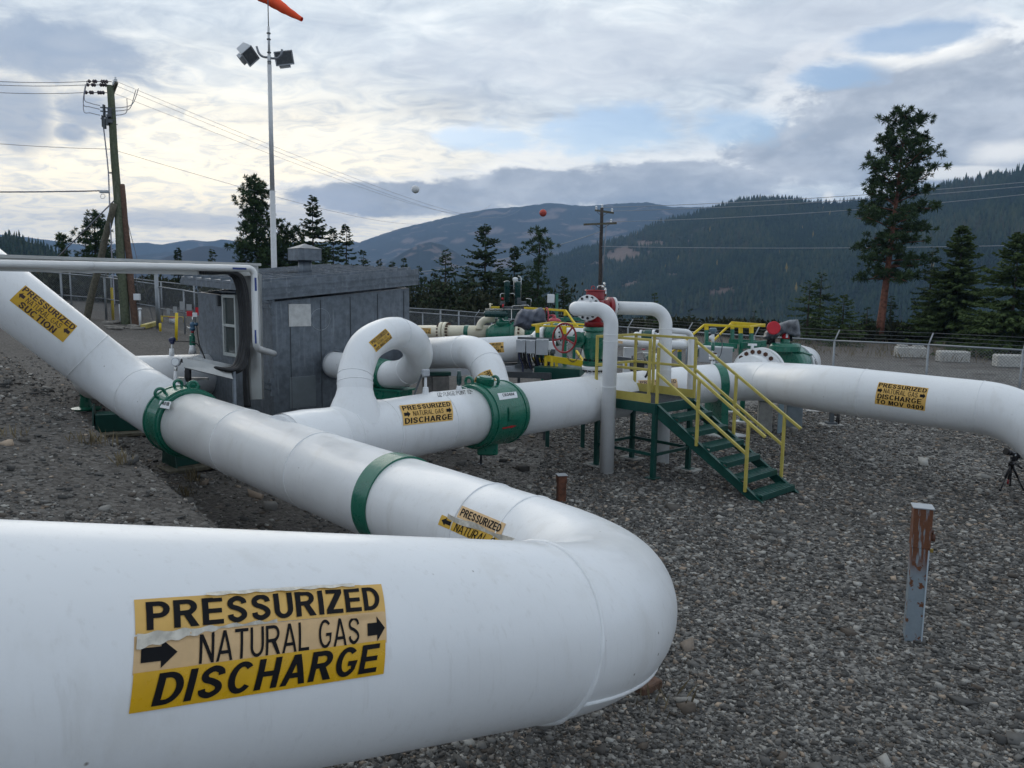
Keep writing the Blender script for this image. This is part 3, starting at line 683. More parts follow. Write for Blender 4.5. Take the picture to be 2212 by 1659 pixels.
class Near:
    """any surface: flat patch pulled on to the nearest point"""
    def __init__(s, ob):
        me = ob.data; s.t = BVHTree.FromPolygons([ob.matrix_world @ v.co for v in me.vertices], [list(p.vertices) for p in me.polygons])
    def hit(s, px, py):
        r = s.t.ray_cast(_C, ray(px, py)); return r[0] if r[0] is not None else _C + ray(px, py) * 12
    def at(s, q, off=0.0):
        l, n, i, d = s.t.find_nearest(q); 
        if (l - _C).dot(n) > 0: n = -n
        return l + n * off
class Flat:
    def __init__(s, o, n): s.o = Vector(o); s.n = Vector(n).normalized()
    def hit(s, px, py):
        d = ray(px, py); return _C + d * ((s.o - _C).dot(s.n) / d.dot(s.n))
    def at(s, q, off=0.0): return q + s.n * off
def patch_fn(surf, corners, off):
    cs = [surf.hit(*c) for c in corners]; return lambda u, v: surf.at(bil(cs, u, v), off)
def sheet(fn, m, name, parent, nu=14, nv=8, th=0.0):
    b = MB(); 
    vs = [fn(i / nu, j / nv) for j in range(nv + 1) for i in range(nu + 1)]
    b.add(vs, [(j * (nu + 1) + i, j * (nu + 1) + i + 1, (j + 1) * (nu + 1) + i + 1, (j + 1) * (nu + 1) + i) for j in range(nv) for i in range(nu)], True)
    return b.build(name, m, parent)
ARROW = [(0, .25), (.55, .25), (.55, 0), (1, .5), (.55, 1), (.55, .75), (0, .75)]
def arrow(fn, u0, u1, v0, v1, m, name, parent, left=False):
    b = MB(); pts = [((1 - a) if left else a, c) for a, c in ARROW]
    w = [fn(u0 + (u1 - u0) * a, v0 + (v1 - v0) * c) for a, c in pts]
    b.add(w, [(0, 1, 5, 6), (2, 3, 4), (1, 2, 3, 4, 5)][:1] + [(2, 3, 4)]); return b.build(name, m, parent)
def sign(surf, corners, lines, parent, back=None, arrows=(), m_ink=None, name='warning_sticker', nu=14, nv=8, off=0.003):
    """one sticker: back sheet with its words as sub-parts"""
    m_ink = m_ink or ink
    s = sheet(patch_fn(surf, corners, off), back or sticky, name, parent, nu, nv)
    f = patch_fn(surf, corners, off + 0.003)
    for body, u0, u1, v0, v1, bold in lines: place_text(body, f, u0, u1, v0, v1, m_ink, 'lettering', s, bold, 3)
    for u0, u1, v0, v1, left in arrows: arrow(f, u0, u1, v0, v1, m_ink, 'arrow', s, left)
    return s
BOLD, THIN = 0.022, 0.004
def std(third, lo=.03, hi=.97): return [('PRESSURIZED', .03, .97, .07, .32, BOLD), ('NATURAL GAS', .20, .80, .39, .62, THIN), (third, lo, hi, .69, .94, BOLD)]

# ------------------------------------------------------------------ pipe runs
DIA = 0.86; RP = DIA / 2
def ring_on(mb, path, i, r, w=0.007):
    t = (path[min(i + 1, len(path) - 1)] - path[max(i - 1, 0)]).normalized(); mb.torus(path[i], t, r, w, 56, 6, jit=.5)
def ring_at(mb, p, t, r, w=0.007): mb.torus(p, t, r, w, 56, 6, jit=.5)
def seam_on(parent, path, i, r, w=0.006): m_ = MB(); ring_on(m_, path, i, r, w * 1.35); m_.build('weld_seam', white, parent)
def seam_at(parent, p, t, r, w=0.006): m_ = MB(); ring_at(m_, p, t, r, w * 1.35); m_.build('weld_seam', white, parent)
def long_seam(mb, a, b, axis_p, axis_d, r, angle):
    c = Cyl(axis_p, axis_d, r); mb.tube([c.at((k, angle), 0.0) for k in np.linspace(a, b, 8)], 0.006, 6)

ZB = 4.0
def run1(Z):  return P(CX, CY, 0) + _R * (.3 + 1.042 * (Z - 4)) - _U * (1.27 + .248 * (Z - 4)) + _F * Z
def run2(Z):  return _C + _R * (-1.186 - .986 * (Z - 7.4)) - _U * (1.092 - .160 * (Z - 7.4)) + _F * Z
def runb(Z):  return _C + _R * (-1.05 + .777 * (Z - 11.15)) - _U * (.537 - (.118 if Z < 11.15 else .080) * (Z - 11.15)) + _F * Z
corner = (run1(4.92) + run2(4.92)) / 2
d1 = (run1(5) - run1(4)).normalized(); d2 = (run2(8) - run2(7)).normalized(); db = (runb(12) - runb(11)).normalized()
A0 = run1(0.3); V0 = run2(10.72)
pp = arc_path([A0, corner, V0], 1.56, 26)
near = thing('discharge_pipe', 'white near pipe with sharp hairpin bend, green band and big three-row discharge sticker', 'pipe', G(1280, 1500))
m = MB(); m.tube(pp, RP, 112)
run_o = m.build('pipe_wall', white, near)
ia = 1; ib = len(pp) - 2
seam_on(near, pp, ia, RP, .011); seam_on(near, pp, ib, RP, .006)
for Z in (6.4, 8.3, 9.6): seam_at(near, run2(Z), d2, RP, .005)
m = MB(); axr = (pp[ia] - corner).normalized(); arc = pp[ia:ib + 1]
bis = ((pp[ia] - corner).normalized() + (pp[ib] - corner).normalized()).normalized()
nrm = d1.cross(d2).normalized(); nrm = nrm if nrm.z > 0 else -nrm
sp = []
for i, p in enumerate(arc):
    tt = (arc[min(i + 1, len(arc) - 1)] - arc[max(i - 1, 0)]).normalized(); outw = tt.cross(nrm); outw = outw if outw.dot(bis) < 0 else -outw
    sp.append(p + (outw * math.cos(-.55) + nrm * math.sin(-.55)) * RP)
m.tube(sp, .012, 8); m.build('weld_bead', white, near)
m = MB(); g0 = run2(7.30); m.lathe(g0 - d2 * .11, d2, [(0, RP), (0, RP + .016), (.22, RP + .016), (.22, RP)], 80)
m.build('green_band', green, near)
# big sticker: three overlapping strips
c1 = Cyl(run1(2.5), d1, RP)
strips = [((288, 1297), (822, 1263), (831, 1322), (291, 1372), stickf, 'PRESSURIZED', (.035, .975, .10, .92), BOLD, 0.0),
          ((289, 1376), (831, 1321), (834, 1388), (285, 1459), stickp, 'NATURAL GAS', (.215, .865, .07, .93), THIN, 0.0),
          ((287, 1455), (831, 1382), (827, 1455), (277, 1541), stickd, 'DISCHARGE', (.075, .965, .07, .90), BOLD, .02)]
for k, (a, b_, c_, d_, mm, body, (u0, u1, v0, v1), bold, sh) in enumerate(strips):
    cs = [c1.hit(*q_) for q_ in (a, b_, c_, d_)]; off = .003 + .0015 * (k != 1)
    def fnw(u, v, cs=cs, off=off, k=k):
        q_ = bil(cs, u, v); lift = 0.0
        if v < .12 and k == 1: lift = .006 * max(0, math.sin(u * 9)) ** 2
        if v < .10 and k == 0 and .25 < u < .9: lift = .005 * abs(math.sin(u * 17))
        return c1.at(q_, off + lift)
    s_ = sheet(fnw, mm, 'warning_sticker', near, 60, 12)
    f_ = (lambda u, v, cs=cs, off=off: c1.at(bil(cs, u, v), off + .0025))
    place_text(body, f_, u0, u1, v0, v1, ink, 'lettering', s_, bold, 8, sh)
    if k == 1:
        arrow(f_, .022, .140, .14, .90, ink, 'arrow', s_); arrow(f_, .905, .990, .14, .92, ink, 'arrow', s_)
        tp = MB(); n_ = 40                             # torn, curled upper edge of the middle strip
        up = [c1.at(bil(cs, .005 + .50 * i / n_, -.06 + .03 * math.sin(i * .9)), off + .010 + .004 * math.sin(i * 1.7)) for i in range(n_ + 1)]
        lo_ = [c1.at(bil(cs, .005 + .50 * i / n_, max(.02, .34 - .55 * i / n_ + .035 * math.sin(i * 1.3))), off + .006) for i in range(n_ + 1)]
        tp.add(up + lo_, [(i, i + 1, n_ + 2 + i, n_ + 1 + i) for i in range(n_)], True); tp.build('torn_edge', peel, s_)
    if k == 0:
        tp = MB(); n_ = 30
        up = [c1.at(bil(cs, .24 + .62 * i / n_, -.05 - .03 * abs(math.sin(i * .5))), off + .004) for i in range(n_ + 1)]
        lo_ = [c1.at(bil(cs, .24 + .62 * i / n_, .03 + .05 * abs(math.sin(i * .7))), off + .009) for i in range(n_ + 1)]
        tp.add(up + lo_, [(i, i + 1, n_ + 2 + i, n_ + 1 + i) for i in range(n_)], True); tp.build('torn_edge', peel, s_)
# peeling sticker on the far leg
c2 = Cyl(run2(6), d2, RP)
s_ = sign(c2, [(998.7, 1092.4), (1093.4, 1131.8), (1083, 1158), (987, 1116.8)], [('PRESSURIZED', .05, .95, .18, .82, BOLD)], near, stickp, nu=14, nv=6)
cs = [c2.hit(*q_) for q_ in ((955, 1112), (1112, 1176), (1096, 1200), (946.5, 1133))]
s2_ = sheet(lambda u, v: c2.at(bil(cs, u, v), .003), sticky, 'warning_sticker', near, 14, 6)
f_ = lambda u, v: c2.at(bil(cs, u, v), .006)
place_text('NATURAL GAS', f_, .24, .92, .12, .95, ink, 'lettering', s2_, THIN, 3); arrow(f_, .03, .17, .10, .85, ink, 'arrow', s2_, True)
tp = MB(); n_ = 24
a_ = [c2.at(bil(cs, .10 + .95 * i / n_, -.30 + .10 * math.sin(i * .5)), .028 + .010 * math.sin(i * .8)) for i in range(n_ + 1)]
b_ = [c2.at(bil(cs, .10 + .95 * i / n_, .10 + .12 * math.sin(i * .35)), .012) for i in range(n_ + 1)]
tp.add(a_ + b_, [(i, i + 1, n_ + 2 + i, n_ + 1 + i) for i in range(n_)], True); tp.build('curled_edge', peel, s2_)

# left check valve and the suction pipe rising from it
def check_valve(name, label, p, d, L, r, pr):
    t_ = thing(name, label, 'valve', (p.x, p.y, H(p.x, p.y)))
    m = MB(); m.lathe(p - d * (L / 2), d, [(0, pr + .005), (0, r * .96), (.05, r * .985), (L * .16, r), (L * .84, r), (L - .05, r * .985), (L, r * .96), (L, pr + .005)], 72)
    body = m.build('valve_body', green, t_)
    m = MB(); 
    for s_ in (-1, 1): m.lathe(p + d * (s_ * L * .38) - d * .02, d, [(0, r), (0, r + .012), (.04, r + .012), (.04, r)], 72)
    m.build('rib', green, t_)
    c = Cyl(p, d, r); return t_, c
vp, vd_ = run2(10.92), d2
ckl, cyl_l = check_valve('check_valve', 'green check valve collar joining the rising suction pipe to the near pipe', vp, vd_, .50, .485, RP)
def lug(c, s, ang, parent, R=.065, r=.022):
    m = MB(); q_ = c.at((s, ang), .035); n_ = (c.at((s, ang), 1) - c.at((s, ang), 0)).normalized()
    m.torus(q_, c.d, R, r, 20, 8, -2.3, 2.3, ref=n_); m.build('lifting_lug', green, parent)
lug(cyl_l, -.15, .15, ckl); lug(cyl_l, .12, -.05, ckl, .055); lug(cyl_l, .05, -.62, ckl)
def plug(c, s, ang, r, h, m_, parent, name='plug'):
    m = MB(); a = c.at((s, ang), -.04); n_ = (c.at((s, ang), 1) - c.at((s, ang), 0)).normalized(); m.lathe(a, n_, [(0, r), (h, r), (h, r * .7), (h + .02, r * .7)], 20); m.build(name, m_, parent)
plug(cyl_l, .1, .35, .10, .10, green, ckl)
sg = sign(cyl_l, [(346, 865), (371, 868), (366, 884), (343, 880)], [('0401B', .12, .9, .15, .62, BOLD)], ckl, tagw, name='label_plate', nu=6, nv=6)
m = MB(); c = cyl_l.at((.03, 1.15), .0); m.lathe(c, cyl_l.at((.03, 1.15), 1) - c, [(-.02, .07), (.03, .07)], 18); m.build('side_plug', green, ckl)

S0 = run2(11.05); SC = P(262, 826, 11.85); S1 = P(-330, 366, 10.3)
suc = thing('suction_pipe', 'white pipe slanting up to the left with suction sticker', 'pipe', G(200, 900))
sp_ = arc_path([S0, SC, S1], 1.15, 18)
m = MB(); m.tube(sp_, RP, 80); m.build('pipe_wall', white, suc)
seam_on(suc, sp_, 1, RP); seam_on(suc, sp_, len(sp_) - 2, RP)
cs_ = Cyl(SC, (S1 - SC), RP)
sign(cs_, [(55, 616.4), (167, 704.6), (136, 739.6), (20.5, 649)], [('PRESSURIZED', .02, .99, .04, .33, BOLD), ('NATURAL GAS', .17, .82, .38, .63, THIN), ('SUCTION', .14, .80, .68, .97, BOLD)], suc, sticky,
     arrows=[(.03, .13, .36, .66, True), (.87, .98, .36, .66, True)], m_ink=brownink)

# branch running away to the right, past the stair platform, and down at the right edge
br_pts = [runb(9.0), runb(11.15), runb(11.75)]
br = thing('branch_pipe', 'white pipe branching from the near pipe toward the green valve, discharge sticker on its side', 'pipe', G(800, 1000))
m = MB(); m.tube(br_pts, RP, 72); brw = m.build('pipe_wall', white, br)
for Z in (9.75, 10.25, 11.1): seam_at(br, runb(Z), db, RP, .006)
# smooth shoulder where it leaves the near pipe
m = MB(); m.tube([runb(9.05), runb(9.30), runb(9.42), runb(9.62)], [RP + .012, RP + .02, RP + .012, RP - .002], 60, False); m.build('branch_fitting', white, br)
cb = Cyl(runb(11), db, RP)
sign(cb, [(862, 876), (973, 865.5), (978, 908), (871, 919.5)], std('DISCHARGE'), br, stickf, arrows=[(.03, .15, .36, .66, False), (.86, .97, .36, .66, False)])
f_ = patch_fn(cb, [(944, 849.5), (1015, 842.5), (1018, 851), (946, 858)], .005)
place_text('U2 PURGE POINT #2', f_, 0, 1, 0, 1, ink, 'stencil_lettering', br, .0, 6)

vb = runb(12.03)
ck4, cyl_4 = check_valve('check_valve', 'large green check valve with white CKO404 label on the middle pipe', vb, db, .90, .50, RP)
for s_, a_ in ((-.30, .30), (.02, -.18), (.14, .5)): lug(cyl_4, s_, -a_ if False else a_ * -1, ck4, .07, .024)
plug(cyl_4, -.18, .12, .14, .13, green, ck4)
m = MB(); q_ = cyl_4.at((0, math.pi)); m.box(q_ + Vector((0, 0, -.02)), (.32, .32, .22), None, .02); m.build('bottom_boss', green, ck4)
lp = sign(cyl_4, [(1074, 850), (1115, 846), (1118, 859), (1079, 864.5)], [('CKO404', .22, .84, .12, .60, BOLD)], ck4, tagw, name='label_plate', nu=6, nv=6)
m = MB(); f_ = patch_fn(cyl_4, [(1097, 880), (1119, 877), (1119, 905), (1097, 908)], .02); sheet(f_, green, 'raised_pad', ck4, 4, 4)
f_ = patch_fn(cyl_4, [(1084, 920), (1116, 914), (1116, 924), (1085, 930)], .006); arrow(f_, 0, 1, .2, .8, redb, 'arrow', ck4)

# dist: beyond the valve
far_pts = [runb(12.88), runb(16.7), P(1578, 819, 18.2), P(1662, 826, 16.9), P(1785, 842, 14.0), P(1853, 850, 13.1), P(2001, 868, 12.5), P(2105, 882, 12.2), P(2205, 905, 12.0)]
e_ = P(2420, 1165, 11.2)
def smooth(pts, n=8):
    out = []
    for i in range(len(pts) - 1):
        p0, p1, p2, p3 = pts[max(i - 1, 0)], pts[i], pts[i + 1], pts[min(i + 2, len(pts) - 1)]
        for k in range(n):
            t_ = k / n; out.append(.5 * ((2 * p1) + (p2 - p0) * t_ + (2 * p0 - 5 * p1 + 4 * p2 - p3) * t_ ** 2 + (3 * p1 - p0 - 3 * p2 + p3) * t_ ** 3))
    out.append(pts[-1]); return out
core = arc_path([runb(12.30), P(1520, 828, 17.6), P(1640, 822, 17.3), P(1772, 838, 14.2), P(2222, 892, 12.0), e_], [1.3, 1.0, 1.9, 1.35], 14)
fp = thing('discharge_header', 'long white pipe behind the stairs, turning down at the right, sticker to MOV 0409', 'pipe', G(1850, 930))
m = MB(); m.tube(core, RP, 72); fpw = m.build('pipe_wall', white, fp)
for i in (1, 15, 30, 45, 46, 58):
    if i < len(core): seam_on(fp, core, i, RP, .006)
nr = Near(fpw)
sign(nr, [(1898.8, 825.4), (2006.3, 838.8), (1998, 887.7), (1889.6, 872)], [('PRESSURIZED', .02, .98, .04, .24, BOLD), ('NATURAL GAS', .15, .83, .28, .48, THIN), ('DISCHARGE', .04, .92, .52, .72, BOLD), ('TO MOV 0409', .03, .97, .76, .96, BOLD)], fp, stickf,
     arrows=[(.02, .12, .27, .50, False), (.87, .98, .27, .50, False)])
sign(nr, [(1378, 822), (1461, 818), (1463, 846), (1380, 852)], [('PRESSURIZED', .03, .97, .07, .36, BOLD), ('NATURAL GAS', .1, .9, .40, .62, THIN)], fp, stickp, m_ink=brownink)

# recycle loop over the branch
rl = .228
lp_ = smooth([runb(9.9) + Vector((0, 0, .15)), P(767, 846, 9.9), P(769, 803, 10.0), P(788, 752, 10.2), P(822, 727, 10.55), P(858, 720, 11.0), P(891, 737, 11.4), P(903, 768, 11.9), P(889, 796, 12.3), P(862, 808, 12.6), P(832, 808, 12.8), P(800, 801, 13.05), P(720, 787, 13.75)], 8)
lo = thing('recycle_loop_pipe', 'white pipe curling in a loop from the branch into the shed with U2 recycle sticker', 'pipe', G(775, 1000))
m = MB(); m.tube(lp_, rl, 56); low = m.build('pipe_wall', white, lo)
for i in (11, 14, 40, 66): seam_on(lo, lp_, i, rl, .005)
m = MB(); m.tube([lp_[1], lp_[4], lp_[6], lp_[7], lp_[9]], [rl + .15, rl + .10, rl + .05, rl + .02, rl - .002], 48, False); m.build('branch_fitting', white, lo)
sign(Near(low), [(796, 740), (832, 710), (847, 730), (812, 761)], [('PRESSURIZED', .06, .96, .06, .34, BOLD), ('NATURAL GAS', .24, .78, .38, .62, THIN), ('U2 RECYCLE', .06, .98, .68, .95, BOLD)], lo, sticky, arrows=[(.04, .17, .36, .64, False), (.84, .96, .36, .64, False)], m_ink=brownink)
# clamp and saddle under the loop
cl = thing('pipe_support', 'green strap saddle holding the recycle loop beside the shed', 'pipe support', G(830, 900))
i_ = 82; tt = (lp_[i_ + 1] - lp_[i_ - 1]).normalized()
m = MB(); m.lathe(lp_[i_] - tt * .14, tt, [(0, rl + .004), (0, rl + .02), (.28, rl + .02), (.28, rl + .004)], 48); m.build('strap', green, cl)
m = MB(); q_ = lp_[i_] - Vector((0, 0, rl + .10)); m.box(q_, (1.0, .34, .16), Matrix.Rotation(-.5, 3, 'Z'), .01); m.box(q_ + Vector((0, 0, .09)), (1.1, .42, .025), Matrix.Rotation(-.5, 3, 'Z')); m.build('saddle_beam', green, cl)
m = MB(); gz = H(q_.x, q_.y); m.box((q_.x, q_.y, (q_.z + gz) / 2 - .08), (.5, .35, max(.2, q_.z - gz)), Matrix.Rotation(-.5, 3, 'Z'), .01); m.build('pedestal', concd, cl)

# arch pipe, suction header and the pipe behind the shed
ra = .30
ap = arc_path([P(860, 766, 15.6), P(1046, 758, 13.7), P(1088, 935, 12.75)], 1.05, 16)
ar = thing('arch_pipe', 'white pipe arching down behind the large green check valve', 'pipe', G(1065, 930))
m = MB(); m.tube(ap, ra, 56); aro = m.build('pipe_wall', white, ar)
seam_on(ar, ap, 1, ra, .006); seam_on(ar, ap, 13, ra, .006)
sign(Near(aro), [(1059, 798), (1082, 842), (1048, 868), (1024, 826)], [('PRESSURIZED', .05, .95, .06, .32, BOLD), ('NATURAL GAS', .2, .8, .38, .62, THIN), ('SUCTION', .05, .95, .68, .94, BOLD)], ar, stickf, arrows=[(.04, .16, .36, .64, True)])
rh = .29
hp = [P(868, 766, 17.6), P(1150, 752, 16.8)]
hd = thing('suction_header', 'white level pipe behind the arch with a suction sticker half hidden', 'pipe', G(1100, 830))
m = MB(); m.tube(hp, rh, 56); hdo = m.build('pipe_wall', white, hd)
sign(Cyl(hp[0], hp[1] - hp[0], rh), [(1037, 742), (1088, 739), (1089.5, 761), (1040, 763.5)], [('PRESSURIZED', .02, .90, .08, .32, BOLD), ('NATURAL GAS', .15, .78, .38, .62, THIN), ('SUCTION', .12, .85, .68, .95, BOLD)], hd, stickf, arrows=[(.86, .98, .36, .62, True)])
bh = arc_path([P(500, 806, 15.6), P(202, 820, 13.6), P(222, 806, 19.5)], .8, 12)
bk = thing('buried_header_pipe', 'white level pipe lying behind the slanting suction pipe, its elbow showing low at left', 'pipe', G(186, 880))
m = MB(); m.tube(bh, .40, 56); m.build('pipe_wall', white, bk)
# ------------------------------------------------------------------ metal shed
def flatxy(v): return Vector((v.x, v.y, 0))
Ka = P(587, 655, 13.0); Kb = P(884, 624, 14.9)
eL = flatxy(Kb - Ka).normalized(); eW = Vector((-eL.y, eL.x, 0)); LEN = flatxy(Kb - Ka).length; WID = 3.2
zg = 0.05; zA, zB = Ka.z, Kb.z
K0 = Vector((Ka.x, Ka.y, 0))
def SH(s, w, z): return K0 + eL * s + eW * w + Vector((0, 0, z))
shed = thing('shed', 'grey galvanised metal shed with sloping roof and a window in its end wall', 'shed', (K0.x, K0.y, zg))
slope = (zB - zA) / LEN
def ztop(s): return zA + slope * s + .02
front = Flat(K0, -eW); endw = Flat(K0, -eL)
def wall_part(name, a, b, ma, th=.05, za=None, zb=None):
    d = (b - a).normalized(); m = MB(); n_ = Vector((d.y, -d.x, 0))
    p = [a, b, Vector((b.x, b.y, zb)), Vector((a.x, a.y, za))]; m.prism([Vector((q.x, q.y, q.z if i > 1 else zg - .3)) for i, q in enumerate(p)], -n_ * th); return m.build(name, ma, shed)
wall_part('wall', SH(0, 0, 0), SH(LEN, 0, 0), galv, .05, ztop(0), ztop(LEN))
TW = .13                                       # the roof also rises toward the back
wall_part('wall', SH(LEN, 0.051, 0), SH(LEN, WID, 0), galv, .05, ztop(LEN), ztop(LEN) + TW)
wall_part('wall', SH(LEN - .051, WID, 0), SH(0, WID, 0), galv, .05, ztop(LEN) + TW, ztop(0) + TW)
wall_part('wall', SH(0, WID - .051, 0), SH(0, 0.051, 0), galv, .05, ztop(0) + TW, ztop(0))
# panel joints as raised lap strips
for px in (627, 693, 757, 816, 872):
    a = front.hit(px, 700); s_ = (a - K0).dot(eL); m = MB(); m.bar(SH(s_, -.006, .1), SH(s_, -.006, ztop(s_) - .05), .009, .012, tuple(-eW)); m.build('panel_joint', greyd, shed)
def on_wall(surf, n_, px0, py0, px1, py1, th, ma, name, parent, bev=.004):
    a, b = surf.hit(px0, py0), surf.hit(px1, py1); c = (a + b) / 2 + n_ * (th / 2 + .001); d = b - a
    u = Vector((d.x, d.y, 0)); w_ = u.length; u.normalize(); m = MB(); m.box(c, (w_, th, abs(d.z)), Matrix((u, n_, Vector((0, 0, 1)))).transposed(), bev); return m.build(name, ma, parent)
pm = mat('pale_patch_plate', (0.55, 0.55, 0.54), 0.5, 0.4, var=.12, vs=9)
on_wall(front, -eW, 622.6, 656.5, 671.4, 704.5, .012, pm, 'patch_plate', shed)
on_wall(front, -eW, 624.4, 815, 682, 877, .010, mat('darker_access_panel', (.20, .23, .25), .5, .5), 'access_panel', shed)
m = MB(); c_ = front.hit(692, 690) - eW * .004; m.torus(c_, eW, .19, .004, 40, 4); m.build('chalk_circle', mat('pale_chalk', (.40, .43, .45), .8), shed)
# roof
OV = .12; rth = .05
m = MB(); q_ = [SH(-OV - .15, -OV, zA - slope * .27 + .10), SH(LEN + OV, -OV, ztop(LEN + OV) + .08), SH(LEN + OV, WID + OV, ztop(LEN + OV) + .08), SH(-OV - .15, WID + OV, zA - slope * .27 + .10)]
q_[2].z += TW; q_[3].z += TW
ups = [p + Vector((0, 0, .20)) for p in q_]; m.prism(ups, (0, 0, rth)); 
for k in range(8):
    f = (k + .6) / 8; a = ups[0].lerp(ups[3], f) + Vector((0, 0, rth + .02)); b = ups[1].lerp(ups[2], f) + Vector((0, 0, rth + .02)); m.bar(a, b, .04, .06)
roof = m.build('roof', galv, shed)
m = MB(); a, b = q_[0] - eW * .02, q_[1] - eW * .02
m.prism([a + Vector((0, 0, -.03)), b + Vector((0, 0, -.03)), b + Vector((0, 0, .27)), a + Vector((0, 0, .27))], eW * .018)
m.bar(a.lerp(b, 0) + Vector((0, 0, .17)) - eW * .008, b + Vector((0, 0, .17)) - eW * .008, .022, .03); m.bar(a + Vector((0, 0, .06)) - eW * .008, b + Vector((0, 0, .06)) - eW * .008, .022, .03)
m.build('fascia', galv, roof)
m = MB(); a, b = q_[0] - eL * .02, q_[3] - eL * .02; m.prism([a + Vector((0, 0, .10)), b + Vector((0, 0, .10)), b + Vector((0, 0, .20)), a + Vector((0, 0, .20))], eL * .015)
for k in range(9):
    c_ = a.lerp(b, (k + .5) / 9) + Vector((0, 0, .205)); m.prism([c_ - eW * .15, c_ + eW * .15, c_ + eW * .15 + Vector((0, 0, .03))], eL * .03)
m.build('eave_trim', galv, roof)
# roof ventilator
vz = P(659, 592, 14.6); 
m = MB(); Mz = Matrix((eL, eW, Vector((0, 0, 1)))).transposed()
m.cyl(vz - Vector((0, 0, .12)), vz + Vector((0, 0, .30)), .125, seg=24); vt = m.build('ventilator_stack', galv, roof)
m = MB(); cz = vz + Vector((0, 0, .36)); m.box(cz, (.46, .46, .22), Mz, .008); t_ = cz + Vector((0, 0, .111)); r_ = .24
m.add([t_ + Mz @ Vector((a, b, 0)) for a, b in ((-r_, -r_), (r_, -r_), (r_, r_), (-r_, r_))] + [t_ + Vector((0, 0, .10))], [(0, 1, 4), (1, 2, 4), (2, 3, 4), (3, 0, 4)]); m.build('ventilator_cap', galv, roof)
# end wall window
def epx(u, v): return endw.hit((600 + u * .434) / 1.736, (900 + v * .434) / 1.736)
wa, wb = epx(556, 470), epx(690, 1015); wc = (wa + wb) / 2 - eL * .03; ww = abs((wb - wa).dot(eW)); wh = abs(wb.z - wa.z)
Me = Matrix((-eW, -eL, Vector((0, 0, 1)))).transposed()
win = thing('x', None, None); bpy.data.objects.remove(win)
m = MB()
for s_ in (-1, 1): m.box(wc + Me @ Vector((s_ * (ww / 2 - .03), .0, 0)), (.06, .06, wh), Me, .004); m.box(wc + Vector((0, 0, s_ * (wh / 2 - .03))), (ww - .122, .06, .06), Me, .004)
m.box(wc + Vector((0, 0, .0)), (ww - .122, .05, .05), Me, .004); wn = m.build('window', frame, shed)
m = MB(); m.box(wc + eL * .018, (ww - .125, .008, wh - .125), Me); m.build('pane', glassm, wn)
m = MB(); m.box(wc + Vector((0, 0, wh / 2 + .05)), (ww + .1, .09, .02), Me); m.build('window_hood', galv, wn)
m = MB(); q_ = epx(524, 525); m.box(q_ - eL * .04, (.07, .08, .20), Me, .01); m.build('wall_box', greyd, shed)
for v_ in (560, 1005):
    pass
# green strap of the loop meets the wall: round sleeve
m = MB(); w_ = P(722, 787, 13.72); w_ = front.hit(722, 787); m.torus(w_ - eW * .01, eW, rl + .02, .02, 40, 6); m.build('pipe_sleeve', galv, shed)

# ------------------------------------------------------------------ cable trough on the near side of the shed
def z3(u, v): return ((600 + u * .434) / 1.736, (900 + v * .434) / 1.736)
tr = thing('cable_trough', 'long silver cable trough running level above the suction pipe to the shed', 'cable trough', G(545, 900))
a, b = P(-260, 541, 8.5), P(556, 569, 12.4); td = (b - a).normalized(); tn = Vector((td.y, -td.x, 0)).normalized()
m = MB(); up = Vector((0, 0, 1))
m.prism([a, a - up * .04, a - up * .04 + tn * .10, a + tn * .10][::-1], b - a)
m.prism([a - up * .041, a - up * .18, a - up * .18 + tn * .02, a - up * .041 + tn * .02], b - a)
m.prism([a - tn * .20 - up * .0, a - tn * .20 - up * .18, a - tn * .18 - up * .18, a - tn * .18], b - a)
m.prism([a - up * .182 - tn * .2, a - up * .20 - tn * .2, a - up * .20 + tn * .02, a - up * .182 + tn * .02], b - a)
m.build('level_channel', alu, tr)
m = MB(); c0, c1_ = P(*z3(792, 288), 12.45), P(*z3(815, 1378), 12.45); dd = (c1_ - c0); Lz = dd.length; dn = dd.normalized()
sx = _R - dn * _R.dot(dn); sx.normalize(); sy = dn.cross(sx); Mx = Matrix((sx, sy, dn)).transposed(); cc = (c0 + c1_) / 2
m.box(cc, (.235, .012, Lz), Mx, .002)
for s_ in (-1, 1): m.box(cc + sx * (s_ * .122) + sy * .05 * (1 if sy.y > 0 else -1), (.008, .11, Lz), Mx)
m.build('upright_channel', alu, tr)
m = MB(); e0 = P(556, 570, 12.42); m.prism([e0 - up * .0, e0 - up * .19, e0 - up * .19 - tn * .22, e0 - tn * .22], td * .012); m.build('end_plate', alu, tr)
for v_ in (522, 1225):
    m = MB(); a_, b_ = P(*z3(850, v_), 12.55), front.hit(*z3(962, v_ + 22)); m.bar(a_, b_, .05, .04); m.bar(a_ + Vector((0, 0, -.10)), b_ + Vector((0, 0, -.10)), .05, .02); m.box(b_ + Vector((0, 0, -.05)) - eW * .02, (.08, .04, .30), Mz, .004); m.build('wall_bracket', galv, tr)
lp2 = thing('lagged_pipe', 'silver foil wrapped pipe with blue labels hung along the cable trough', 'pipe', G(548, 905))
path = arc_path([P(-260, 566, 8.35), P(200, 573.5, 10.15), P(549, 580, 12.1), P(553, 752, 12.1), P(592, 764, 12.9)], [.5, .10, .12], 7)
m = MB(); rs = [.052 + .004 * math.sin(i * 2.3) for i in range(len(path))]
fine = []
for i in range(len(path) - 1):
    n_ = max(1, int((path[i + 1] - path[i]).length / .12)); fine += [path[i].lerp(path[i + 1], k / n_) for k in range(n_)]
fine.append(path[-1]); rr_ = random.Random(3)
m.tube(fine, [.052 + (rr_.random() - .5) * .004 for _ in fine], 14); lgo = m.build('foil_wrap', lagging, lp2)
bl_ = mat('blue_pipe_label', (.02, .045, .20), .45)
ln = Near(lgo)
